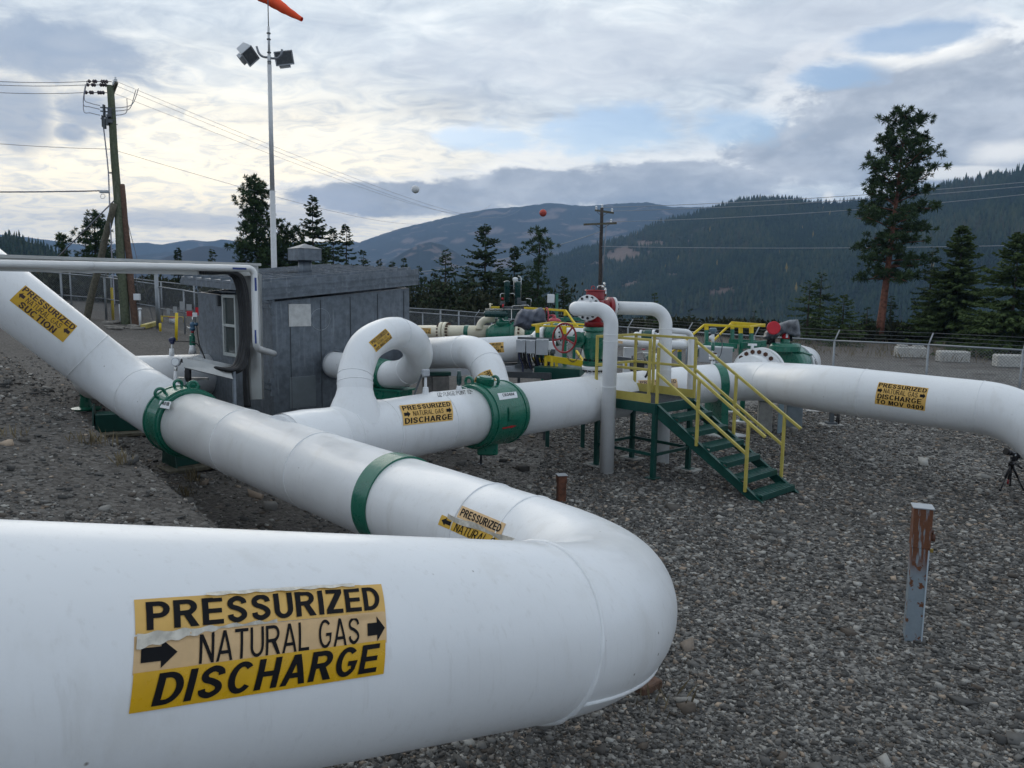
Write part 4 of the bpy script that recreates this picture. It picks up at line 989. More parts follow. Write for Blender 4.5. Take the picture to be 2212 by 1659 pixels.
for q4 in ([(502, 577.5), (532, 578.6), (532, 582.6), (502, 581.6)], [(549.5, 600), (553.8, 600), (554.8, 628.5), (550.5, 628.5)], [(550, 713), (553.6, 713), (554.6, 742), (551, 742)]):
    s_ = sheet(patch_fn(ln, q4, .004), bl_, 'pipe_label', lp2, 4, 2)
cbx = thing('cable_bundle', 'thick black cables bending down from the trough into the lower tray, plus black tubes standing in for shadow', 'cables', G(525, 900))
rr_ = random.Random(9)
for k in range(11):
    o_ = Vector(((k % 3 - 1) * .05, (k // 3 - 1) * .055, 0)); j = (k % 4) * .012
    pts = [P(440 + k, 589, 11.6), P(500 + k * .8, 591, 12.05), P(519 + k * .7, 620, 12.25), P(527 + k * .5, 690, 12.3), P(526 + k * .55, 745, 12.25), P(516 + k * .9, 784 + k * .6, 12.1), P(497, 797 + k * .9, 11.9), P(440, 788 + k * .4, 11.8), P(398, 778, 11.75)]
    m = MB(); m.tube(smooth([p + o_ * .7 for p in pts], 7), .030, 10); m.build('cable', black, cbx)
for k in range(4):
    m = MB(); m.tube(smooth([P(405 + k * 1.5, 790, 11.8), P(403 + k * 2, 815, 11.8), P(413, 835 - k * 2, 11.9), P(428, 842 - k * 2, 12.0)], 6), .03, 10); m.build('cable', black, cbx)
for k in range(3):
    m = MB(); m.tube(smooth([P(528 + k * 2, 750, 12.4), P(529 + k * 2, 830, 12.4), P(532 + k * 3, 880, 12.4)], 6), .035, 10); m.build('cable', black, cbx)  # black tubes standing in for the shadow gap along the upright channel
lt = thing('cable_tray', 'short sloping cable tray with two silver side rails below the shed window', 'cable tray', G(450, 905))
def plate(pts, ma, name, parent, d):
    m = MB(); m.prism(pts, d); return m.build(name, ma, parent)
plate([P(394, 772, 11.5), P(496, 796, 11.9), P(508, 820, 11.9), P(396, 793, 11.5)], alu, 'side_rail', lt, _F * .02)
plate([P(417, 769.5, 12.1), P(511, 790, 12.4), P(511, 800, 12.4), P(417, 779, 12.1)], alu, 'side_rail', lt, _F * .02)
plate([P(397, 792, 11.53), P(507, 819, 11.93), P(511, 801, 12.38), P(418, 780, 12.1)], greyd, 'tray_floor', lt, (0, 0, -.02))  # floor coloured dark to stand in for the black shading under the tray
for px in (402, 505):
    m = MB(); a_ = P(px, 800, 11.9); m.cyl(a_, (a_.x, a_.y, H(a_.x, a_.y)), .03); m.build('tray_post', galv, lt)
m = MB(); m.box(P(416, 818, 12.2), (.5, .06, .04)); m.build('cross_bar', alu, lt)

# ------------------------------------------------------------------ instruments by the shed
def stand(name, label, cat, px, py, Z): q_ = P(px, py, Z); return thing(name, label, cat, (q_.x, q_.y, H(q_.x, q_.y)))
t_ = stand('pressure_gauge', 'round grey pressure gauge on a white riser left of the cable tray', 'gauge', 380, 860, 11.9)
m = MB(); m.cyl(P(379, 858, 11.9), P(380, 802, 11.9), .032); m.build('riser', white2, t_)
m = MB(); m.cyl(P(380, 804, 11.9), P(380, 790, 11.9), .022); m.build('stem', chrome, t_)
m = MB(); c_ = P(380.6, 782, 11.9); m.lathe(c_ + _F * .03, -_F, [(0, .066), (.06, .07), (.065, .06)], 24); m.build('gauge_case', grey, t_)
m = MB(); m.lathe(c_ - _F * .036, -_F, [(0, .055), (.003, .055)], 24); m.build('dial', tagw, t_)
m = MB(); m.tube(smooth([P(388, 781, 11.9), P(396, 780, 11.9), P(402, 788, 11.95), P(403, 852, 12)], 5), .02, 8); m.build('side_tube', white2, t_)
t_ = stand('pressure_transmitter', 'small navy blue transmitter on the pipe behind the slanting suction pipe', 'transmitter', 371, 775, 14.4)
m = MB(); m.cyl(P(371, 768, 14.6), P(371, 753, 14.6), .05, .04); m.cyl(P(371, 754, 14.6), P(372, 738, 14.6), .015); m.build('stem', white2, t_)
m = MB(); c_ = P(372, 737, 14.6); m.lathe(c_ - Vector((.06, 0, -.01)), (1, .2, .3), [(0, .03), (.02, .045), (.10, .045), (.12, .03)], 16); m.ball(c_ + Vector((0, 0, -.02)), .045, 10, 8); m.build('housing', navy, t_)
m = MB(); m.tube(smooth([P(377, 737, 14.6), P(400, 737, 14.5), P(424, 742, 14.4), P(436, 760, 14.3), P(443, 775, 14.3)], 6), .012, 6); m.build('cable', black, t_)
t_ = stand('sampling_valve', 'green stem valve with blue top on the pipe beside the shed corner', 'valve', 415, 775, 14.4)
m = MB(); m.lathe(P(416, 764, 14.5), (0, 0, 1), [(0, .07), (.08, .06), (.12, .05), (.16, .05)], 16); m.build('base', white2, t_)
m = MB(); a_ = P(416, 748, 14.5); m.lathe(a_, (0, 0, 1), [(0, .04), (.02, .055), (.20, .05), (.21, .03), (.25, .03)], 16); m.build('valve_body', green, t_)
m = MB(); a_ = P(416, 722, 14.5); m.cyl(a_, a_ + Vector((0, 0, .09)), .028); m.build('red_collar', red, t_)
m = MB(); a_ = P(416, 714, 14.5); m.lathe(a_, (0, 0, 1), [(0, .05), (.04, .05), (.06, .04), (.12, .045), (.16, .03)], 16); m.cyl(a_ + Vector((0, 0, .12)), a_ + Vector((.10, 0, .12)), .03); m.build('regulator', blue, t_)
m = MB(); m.cyl(P(404, 707, 14.5), P(419, 711, 14.5), .012); m.build('lever', chrome, t_)
m = MB(); m.tube(smooth([P(425, 703, 14.5), P(427, 725, 14.4), P(431, 745, 14.3), P(441, 770, 14.2)], 6), .012, 6); m.build('cable', black, t_)
m = MB(); m.cyl(P(416, 695, 14.5), P(416, 684, 14.5), .012); m.build('flag_rod', chrome, t_)
m = MB(); m.box(P(409.6, 677.5, 14.5), (.105, .02, .10), None, .004); m.build('flag', redb, t_)
m = MB(); m.box(P(421, 680, 14.5), (.09, .02, .08), None, .004); m.build('white_flag', tagw, t_)
# ------------------------------------------------------------------ relief valve stack with its two vent pipes
def bolts_on(m, c, axis, R, n, r, h, a0=0.0, hexa=True):
    ax = Vector(axis).normalized(); a = Vector((0, 0, 1)) if abs(ax.z) < .9 else Vector((0, 1, 0)); n1 = (a - ax * a.dot(ax)).normalized(); n2 = ax.cross(n1)
    for k in range(n):
        m.cuts.append((len(m.v), len(m.f))); an = a0 + 2 * math.pi * k / n; p = Vector(c) + (n1 * math.cos(an) + n2 * math.sin(an)) * R; m.tube([p - ax * h * .5, p + ax * h], r, 6 if hexa else 10, True, False)
up = Vector((0, 0, 1))
RZ = 14.5
def zline(px, py): return P(px, py, RZ)
b0 = zline(1281, 812)
rv = thing('relief_valve', 'red and green relief valve standing on the middle pipe beside the stair platform', 'valve', b0)
def zz_(py): return zline(1283, py).z - b0.z
base_p = b0 + up * 0
m = MB(); m.lathe(b0 - up * .05, up, [(0, .26), (.12, .145), (zz_(798) + .05, .13)], 28); m.build('neck', white, rv)
m = MB(); m.lathe(b0 + up * zz_(798), up, [(0, .215), (zz_(790) - zz_(798), .215)], 32); m.build('lower_flange', white, rv)
m = MB(); bolts_on(m, b0 + up * (zz_(799) - .01), up, .17, 12, .026, .03); m.build('bolts', blackm, rv); m = MB()
h0 = zz_(790) + .006
prof = [(h0, .20), (zz_(779), .20), (zz_(778.5), .15), (zz_(771), .165), (zz_(752), .205), (zz_(728), .215), (zz_(722), .19), (zz_(715), .165), (zz_(714), .205), (zz_(705.5), .205)]
m.lathe(b0, up, prof, 40); m.build('valve_body', green, rv)
m = MB(); bolts_on(m, b0 + up * zz_(778), up, .17, 12, .024, .03); m.build('nuts', blackm, rv)
m = MB(); prof = [(zz_(705), .19), (zz_(695), .19), (zz_(694), .13), (zz_(686), .15), (zz_(672), .18), (zz_(655), .18), (zz_(647), .155), (zz_(645), .175), (zz_(630), .17), (zz_(628.5), .195), (zz_(626), .195)]
m.lathe(b0, up, prof, 36); m.lathe(zline(1290, 664), (_R * .96 + _F * .25), [(0, .15), (.20, .15), (.22, .20), (.29, .20)], 32); m.lathe(zline(1283, 668), (-_R * .45 - _F * .9), [(0, .13), (.22, .13), (.23, .24), (.28, .24)], 28)
m.build('bonnet', red, rv)
m = MB(); m.torus(zline(1281, 622), _F, .035, .009, 16, 6); m.build('lifting_eye', red, rv)
m = MB(); m.tube(arc_path([zline(1290, 626), zline(1291, 618), zline(1303, 617), zline(1306, 622)], .03), .010, 6); m.cyl(zline(1305, 610), zline(1306, 618), .02); m.lathe(zline(1307, 640), up, [(0, .02), (.05, .03), (.12, .025), (.16, .015)], 10); m.tube([zline(1309, 640), zline(1309, 668)], .006, 5); m.ball(zline(1302, 620), .03, 8, 6); m.build('pilot_fitting', chrome, rv)
# side neck with handwheel and chain
m = MB(); a_, b_ = zline(1262, 735), P(1222, 731, 14.1); ax = (b_ - a_).normalized(); Ls = (b_ - a_).length
m.lathe(a_, ax, [(0, .17), (.06, .15), (.10, .10), (.16, .15), (.19, .15), (.20, .07), (Ls - .05, .05), (Ls, .03)], 24); m.build('gear_neck', green, rv)
m = MB(); hc = P(1219, 730, 14.0); hax = (-_F * .75 - _R * .66).normalized(); m.torus(hc, hax, .265, .018, 40, 8); m.lathe(hc - hax * .03, hax, [(0, .04), (.07, .035)], 14)
n1 = (up - hax * hax.z).normalized(); n2 = hax.cross(n1)
for k in range(5): an = .55 + k * 2 * math.pi / 5; m.bar(hc, hc + (n1 * math.cos(an) + n2 * math.sin(an)) * .26, .03, .014, tuple(hax))
m.build('handwheel', red, rv)
m = MB(); pts = smooth([P(1258, 752, 14.2), P(1251, 770, 14.1), P(1240, 781, 14.0), P(1229, 776, 14.0), P(1221, 758, 14.0)], 6)
for i in range(len(pts) - 1):
    d = (pts[i + 1] - pts[i]).normalized(); m.torus((pts[i] + pts[i + 1]) / 2, d.cross(up if i % 2 else _F), .016, .004, 8, 4)
m.build('chain', blackm, rv)
rv_o = .125
# left outlet
lv = thing('vent_pipe', 'nearer white vent pipe bending from the red valve down to the gravel before the platform', 'pipe', G(1310, 1023), 'vent pipes of the relief valve')
fl = zline(1283, 668) + (-_R * .45 - _F * .9).normalized() * .285; fax = (-_R * .45 - _F * .9).normalized()
m = MB(); m.lathe(fl, fax, [(0, .24), (.05, .24), (.055, rv_o + .02), (.10, rv_o)], 32); m.build('flange', white2, lv)
m = MB(); bolts_on(m, fl + fax * .05, fax, .198, 12, .026, .025, .1); m.build('bolts', blackm, lv)
g_ = G(1310, 1021); 
path = arc_path([fl + fax * .05, P(1239, 667, 13.45), P(1321, 668, 13.2), g_ - up * .1], [.16, .27], 12)
m = MB(); m.tube(path, rv_o, 36); m.build('pipe_wall', white2, lv)
for py in (723, 737, 838): 
    k = (path[-2] - path[-1]).normalized(); z_ = P(1320, py, 13.2).z; f = (z_ - path[-1].z) / (path[-2].z - path[-1].z); seam_at(lv, path[-1].lerp(path[-2], f), k, rv_o, .005)
m = MB(); q_ = P(1276, 650, 13.3); m.cyl(q_ - up * .03, q_ + up * .05, .025); m.build('boss', white2, lv)
# right outlet
rp_ = thing('vent_pipe', 'white vent pipe bending from the red valve down behind the platform', 'pipe', G(1430, 1000), 'vent pipes of the relief valve')
fr = zline(1290, 664) + (_R * .96 + _F * .25).normalized() * .295; rax = (_R * .96 + _F * .25).normalized()
m = MB(); m.lathe(fr, rax, [(0, .20), (.05, .20), (.055, rv_o + .02), (.09, rv_o)], 32); m.build('flange', white2, rp_)
m = MB(); bolts_on(m, fr + rax * .05, rax, .17, 12, .018, .02, .1); m.build('bolts', blackm, rp_)
gr_ = G(1431, 1000)
path = arc_path([fr + rax * .04, P(1439, 668, 14.7), gr_ - up * .1], .30, 12); m = MB(); m.tube(path, rv_o, 36); m.build('pipe_wall', white2, rp_)
for py in (712, 800): z_ = P(1438, py, 14.7).z; f = (z_ - path[-1].z) / (path[-2].z - path[-1].z); seam_at(rp_, path[-1].lerp(path[-2], f), (path[-2] - path[-1]).normalized(), rv_o, .005)
sv = thing('small_vent_pipe', 'thin white vent pipe behind the platform, bent like a cane', 'pipe', G(1488, 990))
g_ = G(1486, 975); path = arc_path([P(1448, 714, 15.3), P(1494, 718, 15.6), g_ - up * .1], .16, 10); m = MB(); m.tube(path, .058, 24); m.build('pipe_wall', white2, sv); seam_at(sv, path[-2], (path[-2] - path[-1]).normalized(), .058, .004)

# ------------------------------------------------------------------ stair platform
Ag, Bg, Cg, Dg = G(1281, 1006), G(1411, 1037), G(1500, 1016), G(1376, 991)
e1 = flatxy(Bg - Ag).normalized(); e2 = Vector((-e1.y, e1.x, 0)); LX = 1.36; LY = 1.12; O_ = Vector((Bg.x, Bg.y, 0)) - e1 * LX
zp = P(1417, 872, Bg.y * math.cos(PITCH)).z
d_ = ray(1417, 872); tt_ = flatxy(Bg).length / math.hypot(d_.x, d_.y); zp = (_C + d_ * tt_).z
def PL(a, b, z): return O_ + e1 * a + e2 * b + up * z
Mp = Matrix((e1, e2, up)).transposed()
pf = thing('stair_platform', 'green steel platform with stairs and faded yellow handrails over the pipes', 'platform', (Bg.x, Bg.y, 0))
TH = .17; tb = .145
for a, b in ((0, 0), (LX, 0), (LX, LY), (0, LY)):
    q_ = PL(a + (.04 if a == 0 else -.04), b + (.04 if b == 0 else -.04), 0); g_ = H(q_.x, q_.y); m = MB(); m.box((q_.x, q_.y, (zp - TH + g_) / 2 - .02), (.08, .08, zp - TH - g_ + .04), Mp, .004); m.box((q_.x, q_.y, g_ + .03), (.2, .2, .012), Mp); lg = m.build('leg', green2, pf)
    if b > 0 or a == 0: m = MB(); m.box((q_.x, q_.y, g_ + .016), (.42, .30, .03), Mp, .004); m.build('base_plate', conc, lg)
zr = .42
for (a0, b0_), (a1, b1) in (((.08, .04), (LX - .08, .04)), ((LX - .04, .08), (LX - .04, LY - .08)), ((LX - .08, LY - .04), (.08, LY - .04)), ((.04, LY - .08), (.04, .08))):
    m = MB(); m.bar(PL(a0, b0_, zr), PL(a1, b1, zr), .04, .05); m.build('brace', green2, pf)
for (a0, b0_, a1, b1) in ((0, 0, LX, 0), (LX, .0, LX, LY), (LX, LY, 0, LY), (0, LY, 0, 0)):
    m = MB(); m.bar(PL(a0, b0_, zp - TH / 2 - .003), PL(a1, b1, zp - TH / 2 - .003), .05, TH); m.build('deck_beam', green2, pf)
m = MB()
for k in range(30): m.bar(PL(.03 + k * (LX - .06) / 29, .03, zp - .012), PL(.03 + k * (LX - .06) / 29, LY - .03, zp - .012), .008, .03)
for k in range(9): m.bar(PL(.03, .08 + k * (LY - .16) / 8, zp - .014), PL(LX - .03, .08 + k * (LY - .16) / 8, zp - .014), .006, .02)
m.box(PL(LX / 2, LY / 2, zp - .06), (LX - .1, LY - .1, .01), Mp); m.build('deck_grating', greyd, pf)
for (a0, b0_, a1, b1) in ((-.01, -.02, LX - .10, -.02), (-.02, LY, -.02, 0), (LX, LY + .02, -.01, LY + .02)):
    m = MB(); m.bar(PL(a0, b0_, zp + tb / 2), PL(a1, b1, zp + tb / 2), .012, tb); m.build('toe_board', yellow, pf)
HR = 1.07; rw = .045
for a, b in ((.02, .0), (LX - .16, .0), (LX, .02), (LX, LY), (.45, LY), (.02, LY)):
    m = MB(); m.bar(PL(a, b, zp + .0), PL(a, b, zp + HR - (.12 if (a, b) == (LX, .02) else 0)), rw, rw, tuple(e2), .004); m.build('rail_post', yellow, pf)
for hh in (HR, .56):
    for (a0, b0_, a1, b1) in ((0, 0, LX - .14, 0), (.02, LY + .0, .02, .0), (LX, LY, .02, LY)):
        m = MB(); m.bar(PL(a0, b0_, zp + hh), PL(a1, b1, zp + hh), rw * .95, rw * .95, (0, 0, 1), .004); m.build('rail', yellow, pf)
# stairs
gb = (G(1625, 1082) + G(1722, 1066)) / 2; RUN = (gb - PL(LX, LY / 2, 0)).dot(e1) + .13; zb = gb.z
NS = 6
for b in (0.03, LY - .03):
    t0, t1 = PL(LX + .02, b, zp - .02), PL(LX + RUN, b, zb + .0); dn = (t1 - t0).normalized(); pz = up - dn * dn.z; pz.normalize()
    m = MB(); w_ = .24
    m.prism([t0, t1, t1 - up * .0 - Vector((dn.x, dn.y, 0)).normalized() * .24, t0 - up * .24], e2 * .012 * (1 if b < .5 else -1))
    m.bar(t0 + pz * .0, t1, .06, .01, tuple(pz)); st = m.build('stringer', green2, pf)
for k in range(NS):
    f = (k + 1) / (NS + .55); z_ = zp + (zb - zp) * f; a_ = LX + RUN * f - .03
    m = MB(); m.box(PL(a_, LY / 2, z_), (.28, LY - .09, .035), Mp, .003); m.box(PL(a_ + .137, LY / 2, z_ - .035), (.012, LY - .09, .07), Mp)
    for j in range(5): m.box(PL(a_ - .10 + j * .05, LY / 2, z_ + .021), (.018, LY - .1, .008), Mp)
    m.build('stair_tread', green2, pf)
for b in (0.0, LY):
    sgn = 1
    p_top, p_bot = PL(LX + .0, b, zp + HR - .05), PL(LX + RUN * 1.0, b, zp + HR - .05 + (zb - zp) * 1.0)
    for hh in (0, -.50):
        f1 = .98 if hh == 0 else .84; m = MB(); q0 = p_top + up * hh; q1 = (p_top.lerp(p_bot, f1)) + up * hh; m.bar(q0, q1, rw * .95, rw * .95, (0, 0, 1), .004); m.build('stair_rail', yellow, pf)
    for f in (.40, .84):
        q1 = p_top.lerp(p_bot, f); m = MB(); m.bar(q1 - up * (HR + .02), q1, rw, rw, tuple(e2), .004); m.build('stair_rail_post', yellow, pf)
# hose looped over the pipe behind the platform
hs = thing('hose', 'black hose looped behind the platform handrail', 'hose', P(1390, 815, 15.6))
m = MB(); m.tube(smooth([P(1366, 770, 15.6), P(1367, 795, 15.3), P(1378, 815, 15.1), P(1390, 818, 15.1), P(1399, 805, 15.1), P(1400, 785, 15.4), P(1392, 772, 15.7)], 8), .022, 10); m.build('hose_tube', black, hs)

# ------------------------------------------------------------------ valve at the far bend with tarpaulin actuator
mz = 18.2
fc = P(1634, 806, 17.9); mx = (_R * .62 + _F * .78); mx.z = 0; mx.normalize()
mv = thing('motor_valve', 'green valve with white bolted flange and tarpaulin covered motor behind the long pipe', 'valve', fc)
m = MB(); m.lathe(fc - mx * .45, mx, [(0, RP), (.40, RP), (.42, .585), (.56, .585)], 48); m.lathe(fc + mx * .17, mx, [(0, .585), (.14, .585), (.145, .45), (.2, .45)], 48); m.build('flange', white, mv)
m = MB(); bolts_on(m, fc - mx * .04, mx, .50, 20, .052, .06, .12); m.build('bolts', boltm, mv)
vc_ = P(1700, 790, 18.7)
m = MB(); m.lathe(vc_ - mx * .40, mx, [(0, .44), (.10, .50), (.25, .53), (.55, .53), (.70, .50), (.80, .44)], 40)
for a_ in (-.5, .2, .9, 1.6):
    c = Cyl(vc_, mx, .53); m.tube([c.at((k, a_ + .15 * math.sin(k * 3))) for k in np.linspace(-.35, .35, 8)], .03, 6)
m.build('valve_body', green, mv)
m = MB(); m.lathe(vc_ + mx * .42, mx, [(0, .50), (.10, .50), (.6, .44), (.9, .40)], 40); ec_ = m.build('end_cap', white, mv); place_text('MOV 0409', patch_fn(Near(ec_), [(1744, 763), (1766, 787), (1759, 793), (1737, 769)], .006), 0, 1, 0, 1, ink, 'stencil_lettering', mv, 0, 4)
bz = P(1695, 759, 18.4)
m = MB(); m.lathe(bz, up, [(-.06, .20), (0, .20), (.015, .355), (.13, .355), (.17, .33), (.20, .30), (.21, .11), (.30, .11)], 40); m.build('valve_cover', green, mv)
m = MB(); m.lathe(bz + up * .30, up, [(0, .09), (.13, .08)], 16); m.build('red_cap', redb, mv)
m = MB(); m.box(bz + up * .365 - _F * .095, (.05, .01, .09)); m.build('white_tag', tagw, mv)
m = MB(); q_ = P(1625, 753, 17.9); m.cyl(q_ - up * .08, q_ + up * .10, .035); m.box(q_ + up * .09, (.20, .05, .05), None, .004); m.build('tee_fitting', white2, mv)
m = MB(); m.cyl(P(1664, 745, 18.6), P(1668, 722, 18.6), .10); m.cyl(P(1706, 738, 18.6), P(1704, 720, 18.6), .07); m.build('motor_bracket', blackm, mv)
m = MB(); m.lathe(P(1670.5, 708.5, 18.05), -_F + _R * -.1, [(0, .155), (.05, .155), (.07, .14)], 32); m.build('red_disc', redb, mv)
# tarpaulin: draped shell
def drape(outline, Z, depth, ma, name, parent, seed, amp=.03, bulge=1.0):
    """closed sack whose silhouette follows the outline; front and back bulge apart"""
    r = random.Random(seed); n = len(outline); cx_ = sum(p[0] for p in outline) / n; cy_ = sum(p[1] for p in outline) / n
    dens = []
    for i in range(n):
        a, b = outline[i], outline[(i + 1) % n]
        for k in range(4): dens.append((a[0] + (b[0] - a[0]) * k / 4, a[1] + (b[1] - a[1]) * k / 4))
    n = len(dens); RN = 10; m = MB()
    for side in (-1, 1):
        base = len(m.v)
        for j in range(RN):
            f = j / (RN - 1)
            for i, (px, py) in enumerate(dens):
                q_ = (cx_ + (px - cx_) * (1 - f * .96), cy_ + (py - cy_) * (1 - f * .96)); bl = math.sqrt(max(0, 1 - (1 - f) ** 3.2)) * depth * bulge
                wx_, wy_ = q_[0], q_[1]; wr = amp * (math.sin(wx_ * .42 + wy_ * .10 + seed + 1.2 * math.sin(wy_ * .12)) + .7 * math.sin(wx_ * .17 - wy_ * .30 + seed * 2) + .4 * math.sin(wx_ * .8 + wy_ * .33 + seed)) * (0 if f == 0 else 1) * 1.6
                m.v.append(tuple(P(q_[0], q_[1], Z + side * (bl + wr * side * .0) + wr * (1 if side < 0 else -1))))
        for j in range(RN - 1):
            for i in range(n):
                i2 = (i + 1) % n; q4 = [base + j * n + i, base + j * n + i2, base + (j + 1) * n + i2, base + (j + 1) * n + i]; m.face(q4 if side < 0 else q4[::-1], True)
        m.face([base + (RN - 1) * n + i for i in range(n)][::1 if side < 0 else -1], True)
    return m.build(name, ma, parent)
drape([(1647, 731), (1652, 717), (1664, 707), (1682, 699), (1705, 691), (1724, 690), (1727, 700), (1730, 728), (1722, 730), (1712, 726), (1700, 722), (1686, 724), (1676, 731), (1662, 735)], 18.5, .30, tarpd, 'tarpaulin', mv, 3, .014)

# instrument cluster on the long pipe left of the flange
t_ = thing('level_transmitter', 'stem instrument with blue grey head on the long pipe behind the stairs', 'transmitter', P(1540, 790, 17.4))
q_ = P(1540, 790, 17.4)
def yy(py): return P(1540, py, 17.4) - q_
m = MB(); m.lathe(q_ - up * .05, up, [(0, .09), (.08, .05), (yy(778).z + .05, .05)], 16); m.build('nozzle', white2, t_)
m = MB(); m.lathe(q_ + yy(777), up, [(0, .09), (yy(771.5).z - yy(777).z, .09)], 20); m.lathe(q_ + yy(770.5), up, [(0, .09), (yy(765).z - yy(770.5).z, .09)], 20); m.build('flange_pair', white2, t_)
m = MB(); bolts_on(m, q_ + yy(765), up, .07, 6, .018, .03); bolts_on(m, q_ + yy(777.5), up, .07, 6, .018, .02); m.build('bolts', boltm, t_)
m = MB(); m.cyl(q_ + yy(765), q_ + yy(756), .025); m.build('stem', chrome, t_)
m = MB(); m.cyl(q_ + yy(757), q_ + yy(740), .042); m.build('stem_valve', green, t_)
m = MB(); m.cyl(q_ + yy(740), q_ + yy(722), .035); m.ball(q_ + yy(729) - _R * .04, .05, 10, 8); m.build('coupling', white2, t_)
m = MB(); m.lathe(q_ + yy(721), up, [(0, .05), (.03, .06), (.06, .085), (.11, .085), (.135, .06)], 20); m.build('head', mat('blue_grey_housing', (.10, .16, .20), .4), t_)
m = MB(); m.tube(smooth([P(1549, 714, 17.4), P(1556, 728, 17.3), P(1560, 745, 17.3), P(1556, 768, 17.3), P(1545, 777, 17.3)], 6), .012, 6); m.build('conduit', greyd, t_)
# thin loop of cable on the right of the platform pipe
# ------------------------------------------------------------------ supports under the long pipe
def post_support(px, py0, py1, Z, label):
    b_ = G(px, py1); t_ = thing('pipe_post', label, 'pipe support', b_); top = P(px, py0, Z); top = Vector((b_.x, b_.y, top.z))
    m = MB(); m.cyl(b_, top, .06); m.build('post', green, t_)
    m = MB(); m.lathe(b_ - up * .02, up, [(0, .17), (.05, .17), (.055, .13), (.065, .13)], 24); m.build('base_plate', white2, t_)
    m = MB(); m.box(b_ - up * .02, (.55, .5, .09), Matrix.Rotation(.5, 3, 'Z'), .02); m.build('footing', concd, t_)
post_support(1577, 850, 890, 17.2, 'green round post on a white base plate left of the concrete pier'); post_support(1602, 850, 912, 16.8, 'dark green round post on a white base plate behind the stair rail')
def saddle(px0, px1, py0, py1, Z, label):
    b_ = G((px0 + px1) / 2, py1); t_ = thing('pipe_saddle', label, 'pipe support', b_); return t_, b_
t_, b_ = saddle(1526, 1541, 814, 876, 17.4, 'green curved saddle clasping the long pipe just right of the platform')
sc_ = P(1532, 822, 17.75); sd_ = (core[3] - core[0]).normalized() if len(core) > 3 else _R
k_ = min(range(len(core)), key=lambda i: (core[i] - sc_).length); sd_ = (core[k_ + 1] - core[k_ - 1]).normalized(); sc_ = core[k_]
m = MB(); m.lathe(sc_ - sd_ * .10, sd_, [(0, RP), (0, RP + .015), (.20, RP + .015), (.20, RP)], 56); m.build('strap', green, t_)
n_ = sd_.cross(up).normalized(); m = MB(); g_ = H(sc_.x, sc_.y)
m.prism([sc_ + n_ * .44 - sd_ * .08, sc_ - n_ * .44 - sd_ * .08, sc_ - n_ * .5 - up * (sc_.z - g_) - sd_ * .08, sc_ + n_ * .5 - up * (sc_.z - g_) - sd_ * .08], sd_ * .16); m.build('saddle_web', green, t_)
m = MB(); m.box((sc_.x, sc_.y, g_ + .02), (.7, 1.2, .05), Matrix.Rotation(.6, 3, 'Z')); m.build('base_plate', white2, t_)
def pier(px0, px1, py0, py1, ma, label, extra=True):
    b_ = G((px0 + px1) / 2, py1 - 4); w_ = (px1 - px0) / FPX * b_.y; t_ = thing('concrete_pier', label, 'pier', b_); 
    z1 = (_C + ray((px0 + px1) / 2, py0) * (b_.y / ray((px0 + px1) / 2, py0).y)).z
    m = MB(); Mr = Matrix.Rotation(-.25, 3, 'Z'); m.box((b_.x, b_.y + .2, (z1 + b_.z) / 2 - .05), (w_ * .95, .4, z1 - b_.z + .1), Mr, .015); m.build('pier_block', ma, t_)
    m = MB(); m.box((b_.x, b_.y + .2, z1 + .06), (w_ * 1.1, .5, .10), Mr, .008); m.build('bearing_plate', green2, t_)
pier(1641, 1672, 868, 937, conc, 'pale grey concrete pier under the long pipe behind the stair rails'); pier(1702, 1737, 875, 928, mat('blue_grey_concrete', (.17, .20, .22), .8, var=.12), 'blue grey pier under the long pipe, right of the pale pier')
b_ = G(1683, 936); t_ = thing('steel_channel', 'upright light blue steel channel between the two concrete piers', 'post', b_); m = MB(); m.box(b_ + up * .40, (.09, .10, .9), Matrix.Rotation(-.3, 3, 'Z'), .006); m.box(b_ + up * .4 + _R * .06, (.03, .14, .9), Matrix.Rotation(-.3, 3, 'Z')); tb_ = m.build('web', mat('pale_blue_steel', (.30, .40, .46), .5, .2), t_)
b_ = G(1795, 918); t_ = thing('channel_post', 'white square base plate with a short steel post under the long pipe', 'post', b_)
m = MB(); m.box(b_ + up * .01, (.52, .35, .03), None, .005); m.build('base_plate', conc, t_)
m = MB(); m.box(b_ + up * .22, (.10, .08, .55)); m.box(b_ + up * .05, (.24, .2, .05)); m.build('post', greyd, t_)
m = MB(); m.tube([b_ + _R * .14 + up * .0, b_ + _R * .14 + up * .3], .02, 6); m.tube([b_ + _R * .19, b_ + _R * .18 + up * .28], .018, 6); m.build('conduit', black, t_)
b_ = G(1752, 888); t_ = thing('ground_plate', 'small white plate with a knob on the gravel behind the blue grey pier', 'plate', b_); m = MB(); m.box(b_ + up * .012, (.55, .4, .03), None, .004); m.build('plate', conc, t_); m = MB(); m.ball(b_ + up * .05, .05, 10, 6); m.build('knob', tagw, t_)
